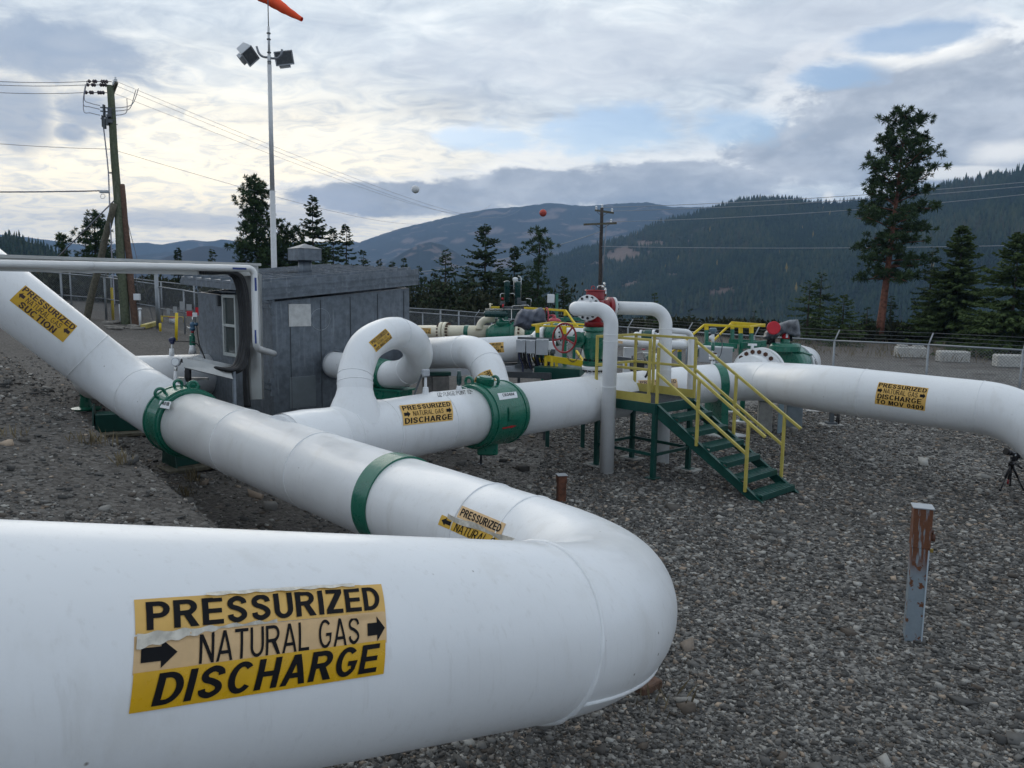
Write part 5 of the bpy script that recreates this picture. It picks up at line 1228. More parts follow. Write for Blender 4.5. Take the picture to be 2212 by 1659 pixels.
# supports under the near legs and the left check valve
def low_support(px, py, w, d, hgt_, ma, label, yaw=.8, shade=True):
    b_ = G(px, py); t_ = thing('pipe_support', label, 'pipe support', b_); Mr = Matrix.Rotation(yaw, 3, 'Z')
    m = MB(); m.box(b_ + up * .02, (w * 1.25, d * 1.25, .06), Mr, .008); m.build('footing', wood, t_)
    m = MB(); m.box(b_ + up * (hgt_ / 2 + .05), (w * .8, d * .55, hgt_), Mr, .01); m.build('saddle_block', ma, t_)
    m = MB()
    for s_ in (-1, 1): m.prism([b_ + Mr @ Vector((s_ * w * .42, -d * .4, .05)), b_ + Mr @ Vector((s_ * w * .42, d * .4, .05)), b_ + Mr @ Vector((s_ * w * .42, d * .2, hgt_ + .2)), b_ + Mr @ Vector((s_ * w * .42, -d * .2, hgt_ + .2))], Mr @ Vector((s_ * .02, 0, 0)))
    m.build('gusset', ma, t_)
low_support(420, 1004, .9, .7, .42, green2, 'dark saddle support under the near pipe beside the left check valve')
low_support(258, 934, .9, .7, .32, green2, 'dark green saddle support under the foot of the slanting suction pipe', .4)
b_ = G(186, 884); t_ = thing('saddle_foot', 'green flared foot under the left end of the buried header', 'pipe support', b_)
m = MB(); m.lathe(b_, up, [(0, .28), (.03, .28), (.05, .12), (.25, .09), (.55, .16)], 20); m.build('flared_post', green, t_)
b_ = G(1039, 1003); t_ = thing('support_rod', 'thin grey rod standing under the large green check valve', 'rod', b_); m = MB(); m.cyl(b_, Vector((b_.x, b_.y, P(1039, 960, 12.3).z)), .022); m.build('rod', greyd, t_); m = MB(); m.lathe(b_, up, [(0, .06), (.015, .06)], 12); m.build('foot', greyd, t_)
b_ = G(1400, 1492); t_ = thing('timber_block', 'brown timber offcut on the gravel under the hairpin bend of the near pipe', 'block', b_); m = MB(); m.box(b_ + up * .03, (.24, .11, .09), Matrix.Rotation(.7, 3, 'Z'), .01); m.build('timber', woodr, t_)
# purge valve and transmitter on the branch
q_ = cb.at(cb.hit(964, 846)); q_ = runb(11.48) + up * RP
t_ = thing('purge_valve', 'small dark green purge valve on top of the middle pipe before the check valve', 'valve', q_)
m = MB(); m.lathe(q_ - up * .03, up, [(0, .06), (.06, .04), (.09, .035)], 14); m.build('nozzle', white2, t_)
m = MB(); m.lathe(q_ + up * .06, up, [(0, .02), (.03, .035), (.14, .04), (.18, .028), (.22, .028)], 12); m.build('valve_body', deepgreen, t_)
m = MB(); m.tube([q_ + up * .06, q_ + up * .03 + _R * .10, q_ + _R * .2 - up * .03], .006, 5); m.build('tag_wire', chrome, t_)
q_ = runb(10.92) + up * RP
t_ = thing('temperature_transmitter', 'grey box transmitter on a stem at the foot of the recycle loop', 'transmitter', q_)
m = MB(); m.lathe(q_ - up * .03, up, [(0, .07), (.05, .045), (.12, .04), (.13, .02), (.26, .018)], 14); m.build('nozzle', white2, t_)
m = MB(); m.box(q_ + up * .30, (.105, .09, .095), Matrix.Rotation(.4, 3, 'Z'), .012); m.build('housing', grey, t_)
m = MB(); m.tube(smooth([q_ + up * .28 - _R * .05, q_ + up * .15 - _R * .10, q_ - up * .02 - _R * .16], 6), .014, 8); m.build('conduit', greyd, t_)
# ------------------------------------------------------------------ valve station in the middle distance
def w4(u, v): return (864 + u * .2084, 576 + v * .2084)
def w1(u, v): return ((1850 + u * .18083) / 1.736, (1050 + v * .18083) / 1.736)
cz_ = 25.0
cp_ = thing('cream_pipe', 'cream pipe with bolted flange pair and green band beyond the arch pipe', 'pipe', G(960, 800))
ca, cb_ = P(880, 716, 25.4), P(1062, 717, 24.6); cdn = (cb_ - ca).normalized(); rc = .205
m = MB(); m.tube([ca, cb_], rc, 40); cpo = m.build('pipe_wall', cream, cp_)
for px in (957, 965):
    q_ = ca + cdn * ((px - 880) / 182 * (cb_ - ca).length); m = MB(); m.lathe(q_ - cdn * .05, cdn, [(0, .31), (.10, .31)], 36); m.build('flange', cream, cp_)
for px, s_ in ((954, -1), (968.5, 1)):
    q_ = ca + cdn * ((px - 880) / 182 * (cb_ - ca).length); m = MB(); bolts_on(m, q_, cdn * s_, .265, 16, .026, .07); m.build('bolts', boltm, cp_)
q_ = ca + cdn * ((1011 - 880) / 182 * (cb_ - ca).length); m = MB(); m.lathe(q_ - cdn * .07, cdn, [(0, rc), (0, rc + .012), (.14, rc + .012), (.14, rc)], 36); m.build('green_band', green, cp_)
sign(Cyl(ca, cdn, rc), [(894, 708), (931, 709), (931, 721), (894, 720)], std('RECYCLE'), cp_, stickf, m_ink=brownink, arrows=[(.86, .97, .36, .64, True)])
gn = arc_path([P(1035, 712, 24.5), P(1036, 690, 24.5), P(1068, 689, 24.4)], .30, 8); m = MB(); m.tube(gn, .11, 20); m.build('gooseneck', cream, cp_)
# large green valve and its actuator
gv = thing('actuated_valve', 'green ball valve with twin dark green gas bottles and a level tank above', 'valve', G(1090, 800))
vg = P(1086, 722, 24.4)
m = MB(); m.lathe(vg - cdn * .5, cdn, [(0, .22), (.12, .30), (.30, .36), (.62, .36), (.80, .34), (.84, .40), (.98, .40)], 40); m.lathe(vg + up * .25, up, [(0, .26), (.15, .22), (.22, .16), (.40, .16)], 28); m.build('valve_body', green, gv)
m = MB(); m.lathe(vg + cdn * .50, cdn, [(0, .40), (.08, .40), (.09, .28), (.3, .2), (.5, .12)], 40); m.build('flange', cream, gv)
m = MB(); bolts_on(m, vg + cdn * .585, cdn, .345, 18, .030, .05); m.build('bolts', boltm, gv)
def upcyl(px, py0, py1, r, Z, ma, name, parent, dome=True):
    a_, b__ = P(px, py1, Z), P(px, py0, Z); L_ = (b__ - a_).z; m = MB(); m.lathe(a_, up, [(0, r)] + [(L_ - r * .5, r), (L_ - r * .2, r * .8), (L_, r * .3)] if dome else [(0, r), (L_, r)], 20); return m.build(name, ma, parent)
upcyl(1095, 606, 652, .095, 24.2, deepgreen, 'gas_bottle', gv); upcyl(1118, 607, 660, .095, 24.2, deepgreen, 'gas_bottle', gv)
upcyl(1113, 599, 607, .085, 24.3, tagw, 'vent_cap', gv)
for px in (1095, 1118): m = MB(); m.lathe(P(px, 610, 24.2), up, [(0, .097), (.03, .097)], 20); m.build('bottle_band', tagw, gv)
m = MB(); m.lathe(P(1045, 678, 24.1), _R, [(0, .06), (.04, .10), (.34, .105), (.345, .115), (.37, .115), (.38, .105), (.68, .10), (.76, .06)], 24); m.build('level_tank', deepgreen, gv)
m = MB(); m.tube(arc_path([P(1124, 664, 24.2), P(1126, 599, 24.2), P(1119, 596, 24.2)], .1), .016, 8); m.tube([P(1110, 605, 24.2), P(1110, 640, 24.2)], .012, 6); m.tube(arc_path([P(1080, 660, 24.1), P(1081, 634, 24.1), P(1092, 634, 24.1)], .05), .012, 6); m.tube(arc_path([P(1100, 634, 24.1), P(1111, 634, 24.1), P(1112, 640, 24.1)], .05), .012, 6)
m.tube(arc_path([P(1106, 668, 24), P(1106, 660.5, 24), P(1142, 659, 24), P(1143, 662, 24)], .05), .012, 6); m.tube(arc_path([P(1136, 645, 24.1), P(1148, 646, 24.1), P(1146, 662, 24.1)], .04), .012, 6); m.tube([P(1048, 668, 24.1), P(1140, 668, 24.1)], .012, 6); m.tube(arc_path([P(1105, 668, 24), P(1105, 692, 24), P(1087, 692, 24), P(1086, 688, 24)], .04), .012, 6); m.build('tubing', chrome, gv)
m = MB(); m.box(P(1086, 655, 24.1), (.14, .12, .12), None, .01); m.box(P(1130, 656, 24.2), (.2, .15, .16), None, .02); m.box(P(1108, 664, 24.3), (.7, .2, .06)); m.box(P(1121, 650, 24.1), (.14, .14, .2), None, .02); m.build('manifold', greyd, gv)
m = MB(); m.cyl(P(1085.5, 648, 24.0), P(1085.5, 643, 24.0), .03); m.cyl(P(1086, 664, 24.0), P(1087, 657, 24.0), .025); m.build('red_plug', redb, gv)
m = MB(); m.box(P(1070, 664, 24.4), (.28, .1, .07), None, .006); m.build('yellow_bracket', yellow2, gv)
m = MB(); m.cyl(P(1059, 666, 24.4), P(1059, 655, 24.4), .025); m.cyl(P(1056, 657, 24.4), P(1064, 657, 24.4), .015); m.build('tee_fitting', cream, gv)
m = MB(); m.box(P(1108, 676, 24.5), (.5, .3, .35), None, .03); m.build('actuator_box', deepgreen, gv)
# tarpaulin covered actuator in front
tv = thing('covered_actuator', 'actuator under a draped grey tarpaulin with a red handwheel rim at its right end', 'actuator', G(1140, 810))
drape([(1108, 706), (1112, 690), (1117, 677), (1127, 667), (1140, 668), (1152, 669), (1163, 665), (1169, 663.5), (1175, 668), (1178.5, 679), (1179, 695), (1172, 698), (1160, 699), (1152, 702), (1147, 710), (1141, 716), (1134, 714), (1126, 708), (1116, 705)], 21.0, .32, tarp, 'tarpaulin', tv, 5, .014)
m = MB(); m.cyl(P(1145, 735, 21.0), P(1146, 700, 21.0), .16); m.lathe(P(1140, 722, 21.0), _R + _F * .3, [(0, .22), (.25, .30), (.5, .22)], 24); m.build('gear_case', green, tv)
m = MB(); m.torus(P(1180.5, 682, 20.9), _R * .97 + _F * .2, .21, .02, 28, 8); m.build('handwheel', pink, tv)
pv_ = thing('plug_valve', 'white pipe stub capped by a faded red plug valve right of the grey tarpaulin', 'valve', G(1198, 800))
m = MB(); m.cyl(P(1197, 735, 21.5), P(1197, 695, 21.5), .16, seg=24); m.build('body', white2, pv_)
m = MB(); m.lathe(P(1197, 697, 21.5), up, [(0, .17), (.06, .20), (.10, .16), (.14, .05), (.2, .05)], 20); m.tube(arc_path([P(1198, 688, 21.5), P(1198, 680, 21.5), P(1186, 682, 21.5)], .04), .022, 8); m.build('plug_head', pink, pv_)
# round white flange and green body to the left of the handwheel
fv = thing('flanged_valve', 'green valve between white bolted flanges behind the red handwheel', 'valve', G(1215, 810))
q_ = P(1213, 722, 17.6); ax = (_R * .8 - _F * .6)
m = MB(); m.lathe(q_, ax, [(0, .26), (.07, .26)], 32); m.lathe(q_ + ax.normalized() * -.42, ax, [(0, .26), (.07, .26)], 32); m.build('flange', white2, fv)
m = MB(); bolts_on(m, q_ + ax.normalized() * .07, ax, .22, 14, .02, .02); m.build('bolts', blackm, fv)
m = MB(); m.lathe(q_ - ax.normalized() * .36, ax, [(0, .2), (.12, .27), (.24, .27), (.36, .2)], 32); m.build('valve_body', green, fv)
m = MB(); m.tube(arc_path([q_ + ax.normalized() * .05, q_ + ax.normalized() * .75, q_ + ax.normalized() * .75 - up * 1.3], .35), .17, 28); m.build('pipe_wall', white, fv)
wv = thing('white_elbow', 'white pipe elbow with green rim left of the red handwheel', 'pipe', G(1185, 820))
m = MB(); m.tube(arc_path([P(1158, 742, 19.5), P(1180, 722, 19.2), P(1205, 760, 18.6)], .35), .26, 32); m.build('pipe_wall', white, wv)
m = MB(); m.torus(P(1172, 735, 19.3), _R * .8 - up * .4, .28, .05, 32, 8); m.build('rim', green, wv)
# electrical boxes on a stand
eb = thing('junction_box_rack', 'row of grey junction boxes with cables on a steel rack beside the suction header', 'junction boxes', G(1160, 830))
for (x0, x1, y0, y1, ma) in ((1116, 1135.5, 733, 761.5, grey), (1137.5, 1156.5, 734, 763.5, grey), (1158.5, 1184.5, 732, 766.7, grey), (1184.8, 1200, 737, 756.5, tagw)):
    a_, b__ = P(x0, y0, 16.0), P(x1, y1, 16.0); c_ = (a_ + b__) / 2; m = MB(); m.box(c_, (abs((b__ - a_).dot(_R)), .17, abs(b__.z - a_.z)), Matrix.Rotation(-.15, 3, 'Z'), .008); bx = m.build('junction_box', ma, eb)
    m = MB(); m.box(c_ - _F * .098 + up * (abs(b__.z - a_.z) * .5 - .03), (.045, .004, .016), Matrix.Rotation(-.15, 3, 'Z')); m.build('box_label', tagw, bx)
rr_ = random.Random(5)
for k in range(17):
    px = 1120 + k * 4.6 + rr_.random() * 1.5; m = MB(); e_ = 796 + rr_.random() * 12; m.tube(smooth([P(px, 760, 16.05), P(px + rr_.random() * 2, 774, 16.05), P(px + 4 + rr_.random() * 4, 787, 16.1), P(px + 5 + rr_.random() * 5, e_, 16.1)], 5), .017, 8); m.build('cable', black if k % 4 else navy, eb)
m = MB(); m.bar(P(1112, 790, 16.15), P(1206, 796, 16.2), .05, .06); m.bar(P(1118, 730, 16.15), P(1202, 733, 16.15), .04, .05); m.build('rack_rail', greyd, eb)
for px in (1122, 1180):
    m = MB(); b_ = P(px, 730, 16.25); m.bar((b_.x, b_.y, H(b_.x, b_.y)), b_, .06, .06, (0, 1, 0)); m.build('rack_post', greyd, eb)
m = MB(); a_ = P(1195, 759, 15.95); m.box(a_, (.09, .06, .10), None, .01); m.build('switch', greyd, eb)
# grey steel walkway under the pipes
wk = thing('walkway', 'grey steel walkway frame low under the suction header', 'walkway', G(1000, 850))
for (x0, y0, Z0, x1, y1, Z1, h_) in ((905, 806, 15.2, 1150, 797, 16.4, .16), (1070, 808, 16.0, 1190, 812, 15.4, .12), (905, 797, 16.2, 1190, 786, 17.2, .10)):
    m = MB(); m.bar(P(x0, y0, Z0), P(x1, y1, Z1), .06, h_); m.build('walkway_beam', grey if h_ > .15 else greyd, wk)
m = MB(); a_, b__, c_, d_ = P(905, 800, 15.3), P(1150, 790, 16.5), P(1190, 782, 17.4), P(905, 792, 16.3); m.prism([a_, b__, c_, d_], (0, 0, -.03)); m.build('walkway_deck', greyd, wk)
for px, py in ((931, 835), (951, 838)):
    m = MB(); b_ = P(px, 812, 15.4); m.box((b_.x, b_.y, (b_.z + H(b_.x, b_.y)) / 2), (.34, .3, b_.z - H(b_.x, b_.y)), Matrix.Rotation(.2, 3, 'Z'), .01); m.build('walkway_pier', concd, wk)
m = MB(); m.box(P(946, 806, 15.4), (.5, .3, .08), Matrix.Rotation(.2, 3, 'Z'), .01); m.build('green_shoe', green2, wk)
# yellow and green crossover platform behind the relief valve
yp = thing('crossover_platform', 'bright yellow and green crossover platform beside the red handwheel', 'platform', G(1210, 815))
Zy = 16.6
def ybar(p, q, w, h, ma, name, par): m = MB(); m.bar(p, q, w, h, (0, 0, 1), .004); return m.build(name, ma, par)
ybar(P(1150, 703, Zy), P(1260, 707, Zy - .6), .05, .035, yellow2, 'rail', yp); ybar(P(1150, 702, Zy), P(1195, 696, Zy + 1.2), .05, .035, yellow2, 'rail', yp); ybar(P(1195, 696, Zy + 1.2), P(1262, 701, Zy + .8), .05, .035, yellow2, 'rail', yp)
for px, Zz, y0, y1, y2 in ((1161, Zy - .05, 704, 719, 792), (1219, Zy - .4, 706, 722, 792), (1193, Zy + 1.0, 699, 712, 780)):
    ybar(P(px, y1, Zz), P(px, y0, Zz), .085, .085, yellow2, 'post_top', yp); ybar(P(px, y2, Zz), P(px, y1 + .2, Zz), .085, .085, green, 'post', yp)
for (a_, b__, h_) in (((1151, 776, Zy), (1184, 780, Zy - .2), .09), ((1176, 773, Zy - .6), (1262, 786, Zy - 1.0), .13), ((1262, 780, Zy - .9), (1268, 776, Zy + .5), .13)):
    ybar(P(*a_), P(*b__), .03, h_, yellow2, 'toe_board', yp)
for px, Zz in ((1179, Zy - .62), (1192, Zy - .7), (1202, Zy - .7)): ybar(P(px, 806, Zz), P(px, 772, Zz), .06, .04, yellow2, 'toe_post', yp)
m = MB(); m.box(P(1222, 803, Zy - .6), (1.0, 1.0, .24), Matrix.Rotation(-.45, 3, 'Z'), .006); m.build('deck_frame', green2, yp)
for px, Zz in ((1185, Zy - .9), (1262, Zy - 1.0)):
    m = MB(); b_ = P(px, 808, Zz); m.bar((b_.x, b_.y, H(b_.x, b_.y)), b_, .08, .08, (0, 1, 0)); m.build('leg', green2, yp)
for (a_, b__) in (((1245, 758, Zy - .2), (1263, 785, Zy - .7)),): ybar(P(*a_), P(*b__), .045, .045, yellow2, 'stair_rail', yp)
# rear yellow handrail with sloping end
yr = thing('rear_handrail', 'yellow handrail sloping down behind the grey tarpaulin and red valve', 'handrail', G(1210, 800))
ybar(P(1133, 665, 23.5), P(1222, 671, 22.0), .05, .06, yellow2, 'rail', yr); ybar(P(1222, 671, 22.0), P(1238, 694, 21.6), .05, .05, yellow2, 'rail', yr); ybar(P(1238, 694, 21.6), P(1262, 722, 21.0), .05, .05, yellow2, 'rail', yr)
for px, Zz, y0, y1 in ((1174, 22.8, 669, 682), (1221, 22.0, 673, 682), (1241, 21.5, 698, 706)):
    ybar(P(px, y1, Zz), P(px, y0, Zz), .08, .08, yellow2, 'post_top', yr); b_ = P(px, y1 + .3, Zz); ybar((b_.x, b_.y, H(b_.x, b_.y)), b_, .08, .08, green, 'post', yr)
ybar(P(1205, 706, 21.6), P(1262, 700, 22.4), .05, .14, green, 'deck_beam', yr); ybar(P(1205, 690, 23), P(1262, 689, 23.5), .05, .10, green, 'deck_beam', yr)
# box on a green post
bp = thing('post_box', 'pale grey box on a green post against the dark trees left of the red valve', 'junction box', G(1202, 760))
ybar(P(1202, 730, 24), P(1203, 634, 24), .09, .06, green, 'post', bp); m = MB(); m.box(P(1190, 645, 23.9), (.22, .12, .27), None, .015); m.build('box', tagw, bp)
m = MB(); m.tube(smooth([P(1193, 655, 23.9), P(1194, 664, 23.9), P(1199, 669, 23.9)], 5), .02, 8); m.bar(P(1192, 635.5, 23.9), P(1203, 635, 23.9), .03, .02); m.build('conduit', black, bp)

# ------------------------------------------------------------------ small pipework right of the relief valve
def w3(u, v): return (1325 + u * .10416, 679.7 + v * .10416)
sp2 = thing('meter_run_pipe', 'slim white pipe run with an elbow seen through the platform handrails', 'pipe', G(1400, 830))
path = arc_path([P(1320, 739, 20.5), P(1474, 746, 19.8), P(1482, 741, 21.5), P(1440, 728, 22.5)], [.22, .22], 8); m = MB(); m.tube(path, .115, 24); m.build('pipe_wall', white2, sp2)
for q4 in ([(1335.5, 736), (1345, 737), (1345, 742.5), (1335.5, 741.5)], [(1413, 731.5), (1422, 732.5), (1422, 737), (1413, 736)]): sheet(patch_fn(Flat(P(1340, 740, 20.2), -_F), q4, .0), stickp, 'label_patch', sp2, 2, 2)
m = MB(); q_ = P(1377, 741, 20.1); m.cyl(q_ - up * .05, q_ + up * .05, .01); m.build('gauge_tap', greyd, sp2)
sv2 = thing('small_ball_valve', 'small green valve between white bolted flanges above the slim pipe', 'valve', G(1390, 810))
ax = (_R * .93 - _F * .35); q_ = P(1372, 728, 20.8); un = ax.normalized()
m = MB(); m.ball(q_ + un * .05, .14, 16, 10); m.tube([q_ + un * -.3, q_ + un * 1.5], .09, 20); m.build('pipe_wall', white2, sv2)
m = MB(); m.lathe(q_ + un * .14, ax, [(0, .19), (.06, .19)], 28); m.lathe(q_ + un * .48, ax, [(0, .19), (.07, .19)], 28); m.build('flange', white2, sv2)
m = MB(); m.lathe(q_ + un * .20, ax, [(0, .17), (.08, .19), (.20, .19), (.28, .15)], 28); m.build('valve_body', green2, sv2)
m = MB(); bolts_on(m, q_ + un * .55, ax, .155, 12, .016, .02); m.build('bolts', blackm, sv2)
sv3 = thing('drain_valve', 'low green valve with white flange behind the platform toe board', 'valve', G(1400, 840))
q_ = P(1393, 778, 18.6); m = MB(); m.lathe(q_, ax, [(0, .11), (.08, .13), (.2, .13), (.24, .11)], 24); m.build('valve_body', green2, sv3)
m = MB(); m.lathe(q_ + un * .24, ax, [(0, .16), (.06, .16)], 24); m.build('flange', white2, sv3); m = MB(); bolts_on(m, q_ + un * .30, ax, .13, 10, .016, .02); m.build('bolts', blackm, sv3)
m = MB(); m.box(P(1398, 766, 19), (.22, .12, .12), None, .02); m.bar(P(1370, 763, 18.8), P(1412, 756, 18.8), .02, .03); m.build('handle', alu, sv3)
m = MB(); m.box(P(1390, 754.5, 19.2), (.08, .05, .03)); m.build('red_tag', pink, sv3)
cbn = thing('utility_cabinet', 'white metal cabinet behind the slim pipe run', 'cabinet', G(1357, 840)); m = MB(); a_ = P(1358, 750, 20.8); m.box((a_.x, a_.y, a_.z - .55), (.26, .25, 1.1), None, .01); m.build('cabinet_body', tagw, cbn); m = MB(); m.box((a_.x, a_.y - .13, a_.z - .5), (.22, .01, .9)); m.build('door', tagw, cbn)
ty = thing('cable_ladder', 'grey cable ladder running low behind the platform', 'cable tray', G(1360, 850)); m = MB(); m.bar(P(1322, 772, 18.4), P(1384, 780, 18.2), .15, .09); m.build('side_rail', greyd, ty); m = MB(); m.box(P(1376, 790, 18.3), (.32, .2, .25), None, .01); m.build('end_box', blackm, ty)
bw = thing('bollard', 'short yellow bollard on the gravel behind the platform', 'bollard', G(1352, 800)); m = MB(); a_ = P(1352, 797, 19.2); m.cyl(a_, a_ + up * .22, .035, seg=16); m.build('bollard_post', yellow2, bw); m = MB(); m.ball(a_ + up * .22, .035, 10, 6); m.build('bollard_cap', yellow2, bw)

# ------------------------------------------------------------------ right-hand crossover behind the stairs
rp3 = thing('far_crossover', 'bright yellow and green crossover stair beyond the pipe, left of the tarpaulin motor', 'platform', G(1600, 830))
def zr4(u, v): return (1509 + u * .11457, 662.4 + v * .11457)
ybar(P(1521.6, 701.5, 21), P(1618, 706, 20.2), .05, .06, yellow2, 'rail', rp3); ybar(P(1580, 697.5, 22.4), P(1652, 703, 21.4), .05, .09, yellow2, 'rail', rp3); ybar(P(1618, 706, 20.2), P(1652, 701, 21.2), .05, .05, yellow2, 'rail', rp3)
ybar(P(1521.6, 701.5, 21), P(1440, 770, 20.6), .05, .05, yellow2, 'stair_rail', rp3); ybar(P(1580, 698, 22.4), P(1490, 785, 21.6), .05, .05, yellow2, 'stair_rail', rp3)
for px, Zz, y0, y1, y2 in ((1600, 20.4, 706, 720, 790), (1623, 20.3, 707, 720, 775), (1582, 22.3, 699, 711, 760), (1526, 21, 703, 713, 760), (1468, 21.0, 742, 760, 800)):
    ybar(P(px, y1, Zz), P(px, y0, Zz), .09, .09, yellow2, 'post_top', rp3); ybar(P(px, y2, Zz), P(px, y1 + .2, Zz), .09, .09, green, 'post', rp3)
ybar(P(1526, 743, 20.9), P(1592, 748, 20.3), .05, .13, green, 'deck_beam', rp3); ybar(P(1602, 747, 20.3), P(1655, 742, 21.0), .05, .17, green, 'deck_beam', rp3); ybar(P(1575, 737, 22.0), P(1640, 741, 21.5), .05, .14, green, 'deck_beam', rp3)
ybar(P(1505, 765, 21.0), P(1530, 742, 21.2), .04, .20, green, 'stair_stringer', rp3)
wb2 = thing('equipment_box', 'pale grey low equipment box under the far crossover', 'box', G(1545, 800)); m = MB(); m.box(P(1545, 765, 20.6), (.85, .5, .42), Matrix.Rotation(-.2, 3, 'Z'), .01); m.build('box_body', grey, wb2); m = MB(); m.box(P(1545, 749, 20.6), (.9, .55, .03), Matrix.Rotation(-.2, 3, 'Z')); m.build('lid', tagw, wb2)
# ------------------------------------------------------------------ light pole with windsock
Zl = 26.0
lb = P(597, 780, Zl); lb = Vector((lb.x, lb.y, H(lb.x, lb.y)))
def lz(py): return Vector((lb.x, lb.y, P(585, py, Zl).z))
ltop = lz(150)
lpz = thing('light_pole', 'tall pale floodlight pole with two lamps and an orange windsock on top', 'light pole', lb)
def on_lean(py):                               # the mast as it stands in the photograph: plumb
    return lz(py)
m = MB(); m.cyl(lb - up * .2, lz(418), .098, .090, 20); m.cyl(lz(418), lz(162), .075, .066, 20); m.cyl(lz(162), lz(142), .062, .055, 16); m.cyl(lz(142), lz(86), .040, .036, 14); m.build('mast', mat('pale_mast_paint', (.56, .57, .58), .45, .2), lpz)
m = MB(); m.cyl(lz(86), P(573.5, 12, Zl) if False else lz(8), .016, .016, 8)
for py in (100, 112, 138, 157): m.lathe(lz(py), up, [(0, .065), (.03, .065)], 12)
m.build('top_rod', greyd, lpz)
m = MB(); c_ = lz(147)
m.tube(arc_path([c_, c_ - _R * .30 + up * .02, c_ - _R * .40 + up * .34], .26, 8), .036, 10); m.tube(arc_path([c_ - up * .02, c_ + _R * .36 - up * .04, c_ + _R * .42 + up * .25], .2, 8), .036, 10); m.build('lamp_arm', mat('grey_lamp_arm', (.22, .23, .25), .4, .5), lpz)
def floodlight(corner_px, front_n, name):
    pass
fl_m = mat('grey_lamp_housing', (.50, .52, .55), .45, .2); lens = mat('dark_lamp_glass', (.10, .11, .12), .25)
for (px, py, nx, ny, nz, roll) in ((536, 117, .70, -.42, -.58, .55), (612, 124, .42, -.82, -.38, -.25)):
    c_ = P(px, py, Zl); n_ = Vector((nx, ny, nz)).normalized(); s_ = n_.cross(up).normalized(); u_ = s_.cross(n_)
    s2 = s_ * math.cos(roll) + u_ * math.sin(roll); u2 = n_.cross(s2) * -1; Ml = Matrix((s2, -n_, u2)).transposed()
    m = MB(); w_, h_, d_ = .60, .44, .30
    f = [c_ + n_ * .12 + s2 * (a * w_ / 2) + u2 * (b * h_ / 2) for a, b in ((-1, -1), (1, -1), (1, 1), (-1, 1))]; bk_ = [c_ - n_ * .30 + s2 * (a * w_ * .36) + u2 * (b * h_ * .36) for a, b in ((-1, -1), (1, -1), (1, 1), (-1, 1))]
    m.add(f + bk_, [(3, 2, 1, 0), (4, 5, 6, 7), (0, 1, 5, 4), (1, 2, 6, 5), (2, 3, 7, 6), (3, 0, 4, 7)]); m.box(c_ - u2 * (h_ * .62) - n_ * .02, (w_ * .6, .2, .12), Ml, .01)
    hd_ = m.build('floodlight', fl_m, lpz)
    m = MB(); fr_ = [c_ + n_ * .123 + s2 * (a * w_ * .44) + u2 * (b * h_ * .42) for a, b in ((-1, -1), (1, -1), (1, 1), (-1, 1))]; m.prism(fr_, n_ * .006); m.build('lens', lens, hd_)
    m = MB()
    for e in range(4): a_, b__ = f[e] + n_ * .01, f[(e + 1) % 4] + n_ * .01; m.bar(a_, b__, .02, .04, tuple(n_))
    m.build('lamp_frame', fl_m, hd_)
# windsock: cloth cone trailing to the lower right
ws = thing('windsock', 'orange windsock streaming from the top of the light pole', 'windsock', lz(8), None)
p0, p1 = P(566, -14, Zl), P(652, 42, Zl - .3); ax = (p1 - p0).normalized(); Lw = (p1 - p0).length
m = MB(); n1 = (up - ax * ax.z).normalized(); n2 = ax.cross(n1); NS_ = 20; sg_ = 26
for i in range(NS_ + 1):
    f = i / NS_; c_ = p0 + ax * Lw * f - up * (.025 * math.sin(f * math.pi)); r_ = .26 - .19 * f
    for k in range(sg_):
        an = 2 * math.pi * k / sg_; rr_ = r_ * (1 + .06 * math.sin(an * 3 + f * 7) * (1 - f * .5) + .04 * math.sin(f * 26)); m.v.append(tuple(c_ + (n1 * math.cos(an) + n2 * math.sin(an)) * rr_))
for i in range(NS_):
    for k in range(sg_): m.face([i * sg_ + k, i * sg_ + (k + 1) % sg_, (i + 1) * sg_ + (k + 1) % sg_, (i + 1) * sg_ + k], True)
m.build('sock_cloth', orange, ws)
m = MB(); m.torus(p0, ax, .26, .014, 28, 6); m.cyl(lz(8), p0 - n1 * .25, .012, seg=8); m.build('hoop', greyd, ws)

# ------------------------------------------------------------------ utility poles on the left
def pole(name, label, base, top, r0, r1, ma, cat='utility pole'):
    t_ = thing(name, label, cat, base); m = MB(); n_ = 14; bs = base - (top - base).normalized() * .5
    m.tube([bs.lerp(top, i / n_) + Vector((math.sin(i * 1.1), math.cos(i * .8), 0)) * .012 for i in range(n_ + 1)], [r0 + (r1 - r0) * i / n_ for i in range(n_ + 1)], 20); m.build('pole_shaft', ma, t_); return t_
ub = G(271, 700); Zu = (ub - _C).dot(_F)
ut = P(238, 186, Zu)
up_ = pole('utility_pole', 'tall greenish wooden utility pole with switchgear near its top', ub, ut, .20, .145, woodg)
def U(px, py, dz=0.0): return P(px, py, Zu + dz)
m = MB(); m.bar(U(243, 202, .25), U(252, 178, -.15), .11, .12); m.build('crossarm', wood, up_)
for (px, py, dz) in ((250, 176, -.1), (246, 183, .05)):
    m = MB(); q_ = U(px, py, dz); m.lathe(q_, up, [(-.05, .03), (0, .09), (.04, .05), (.08, .08), (.12, .04), (.18, .05)], 12); m.build('insulator', tagw, up_)
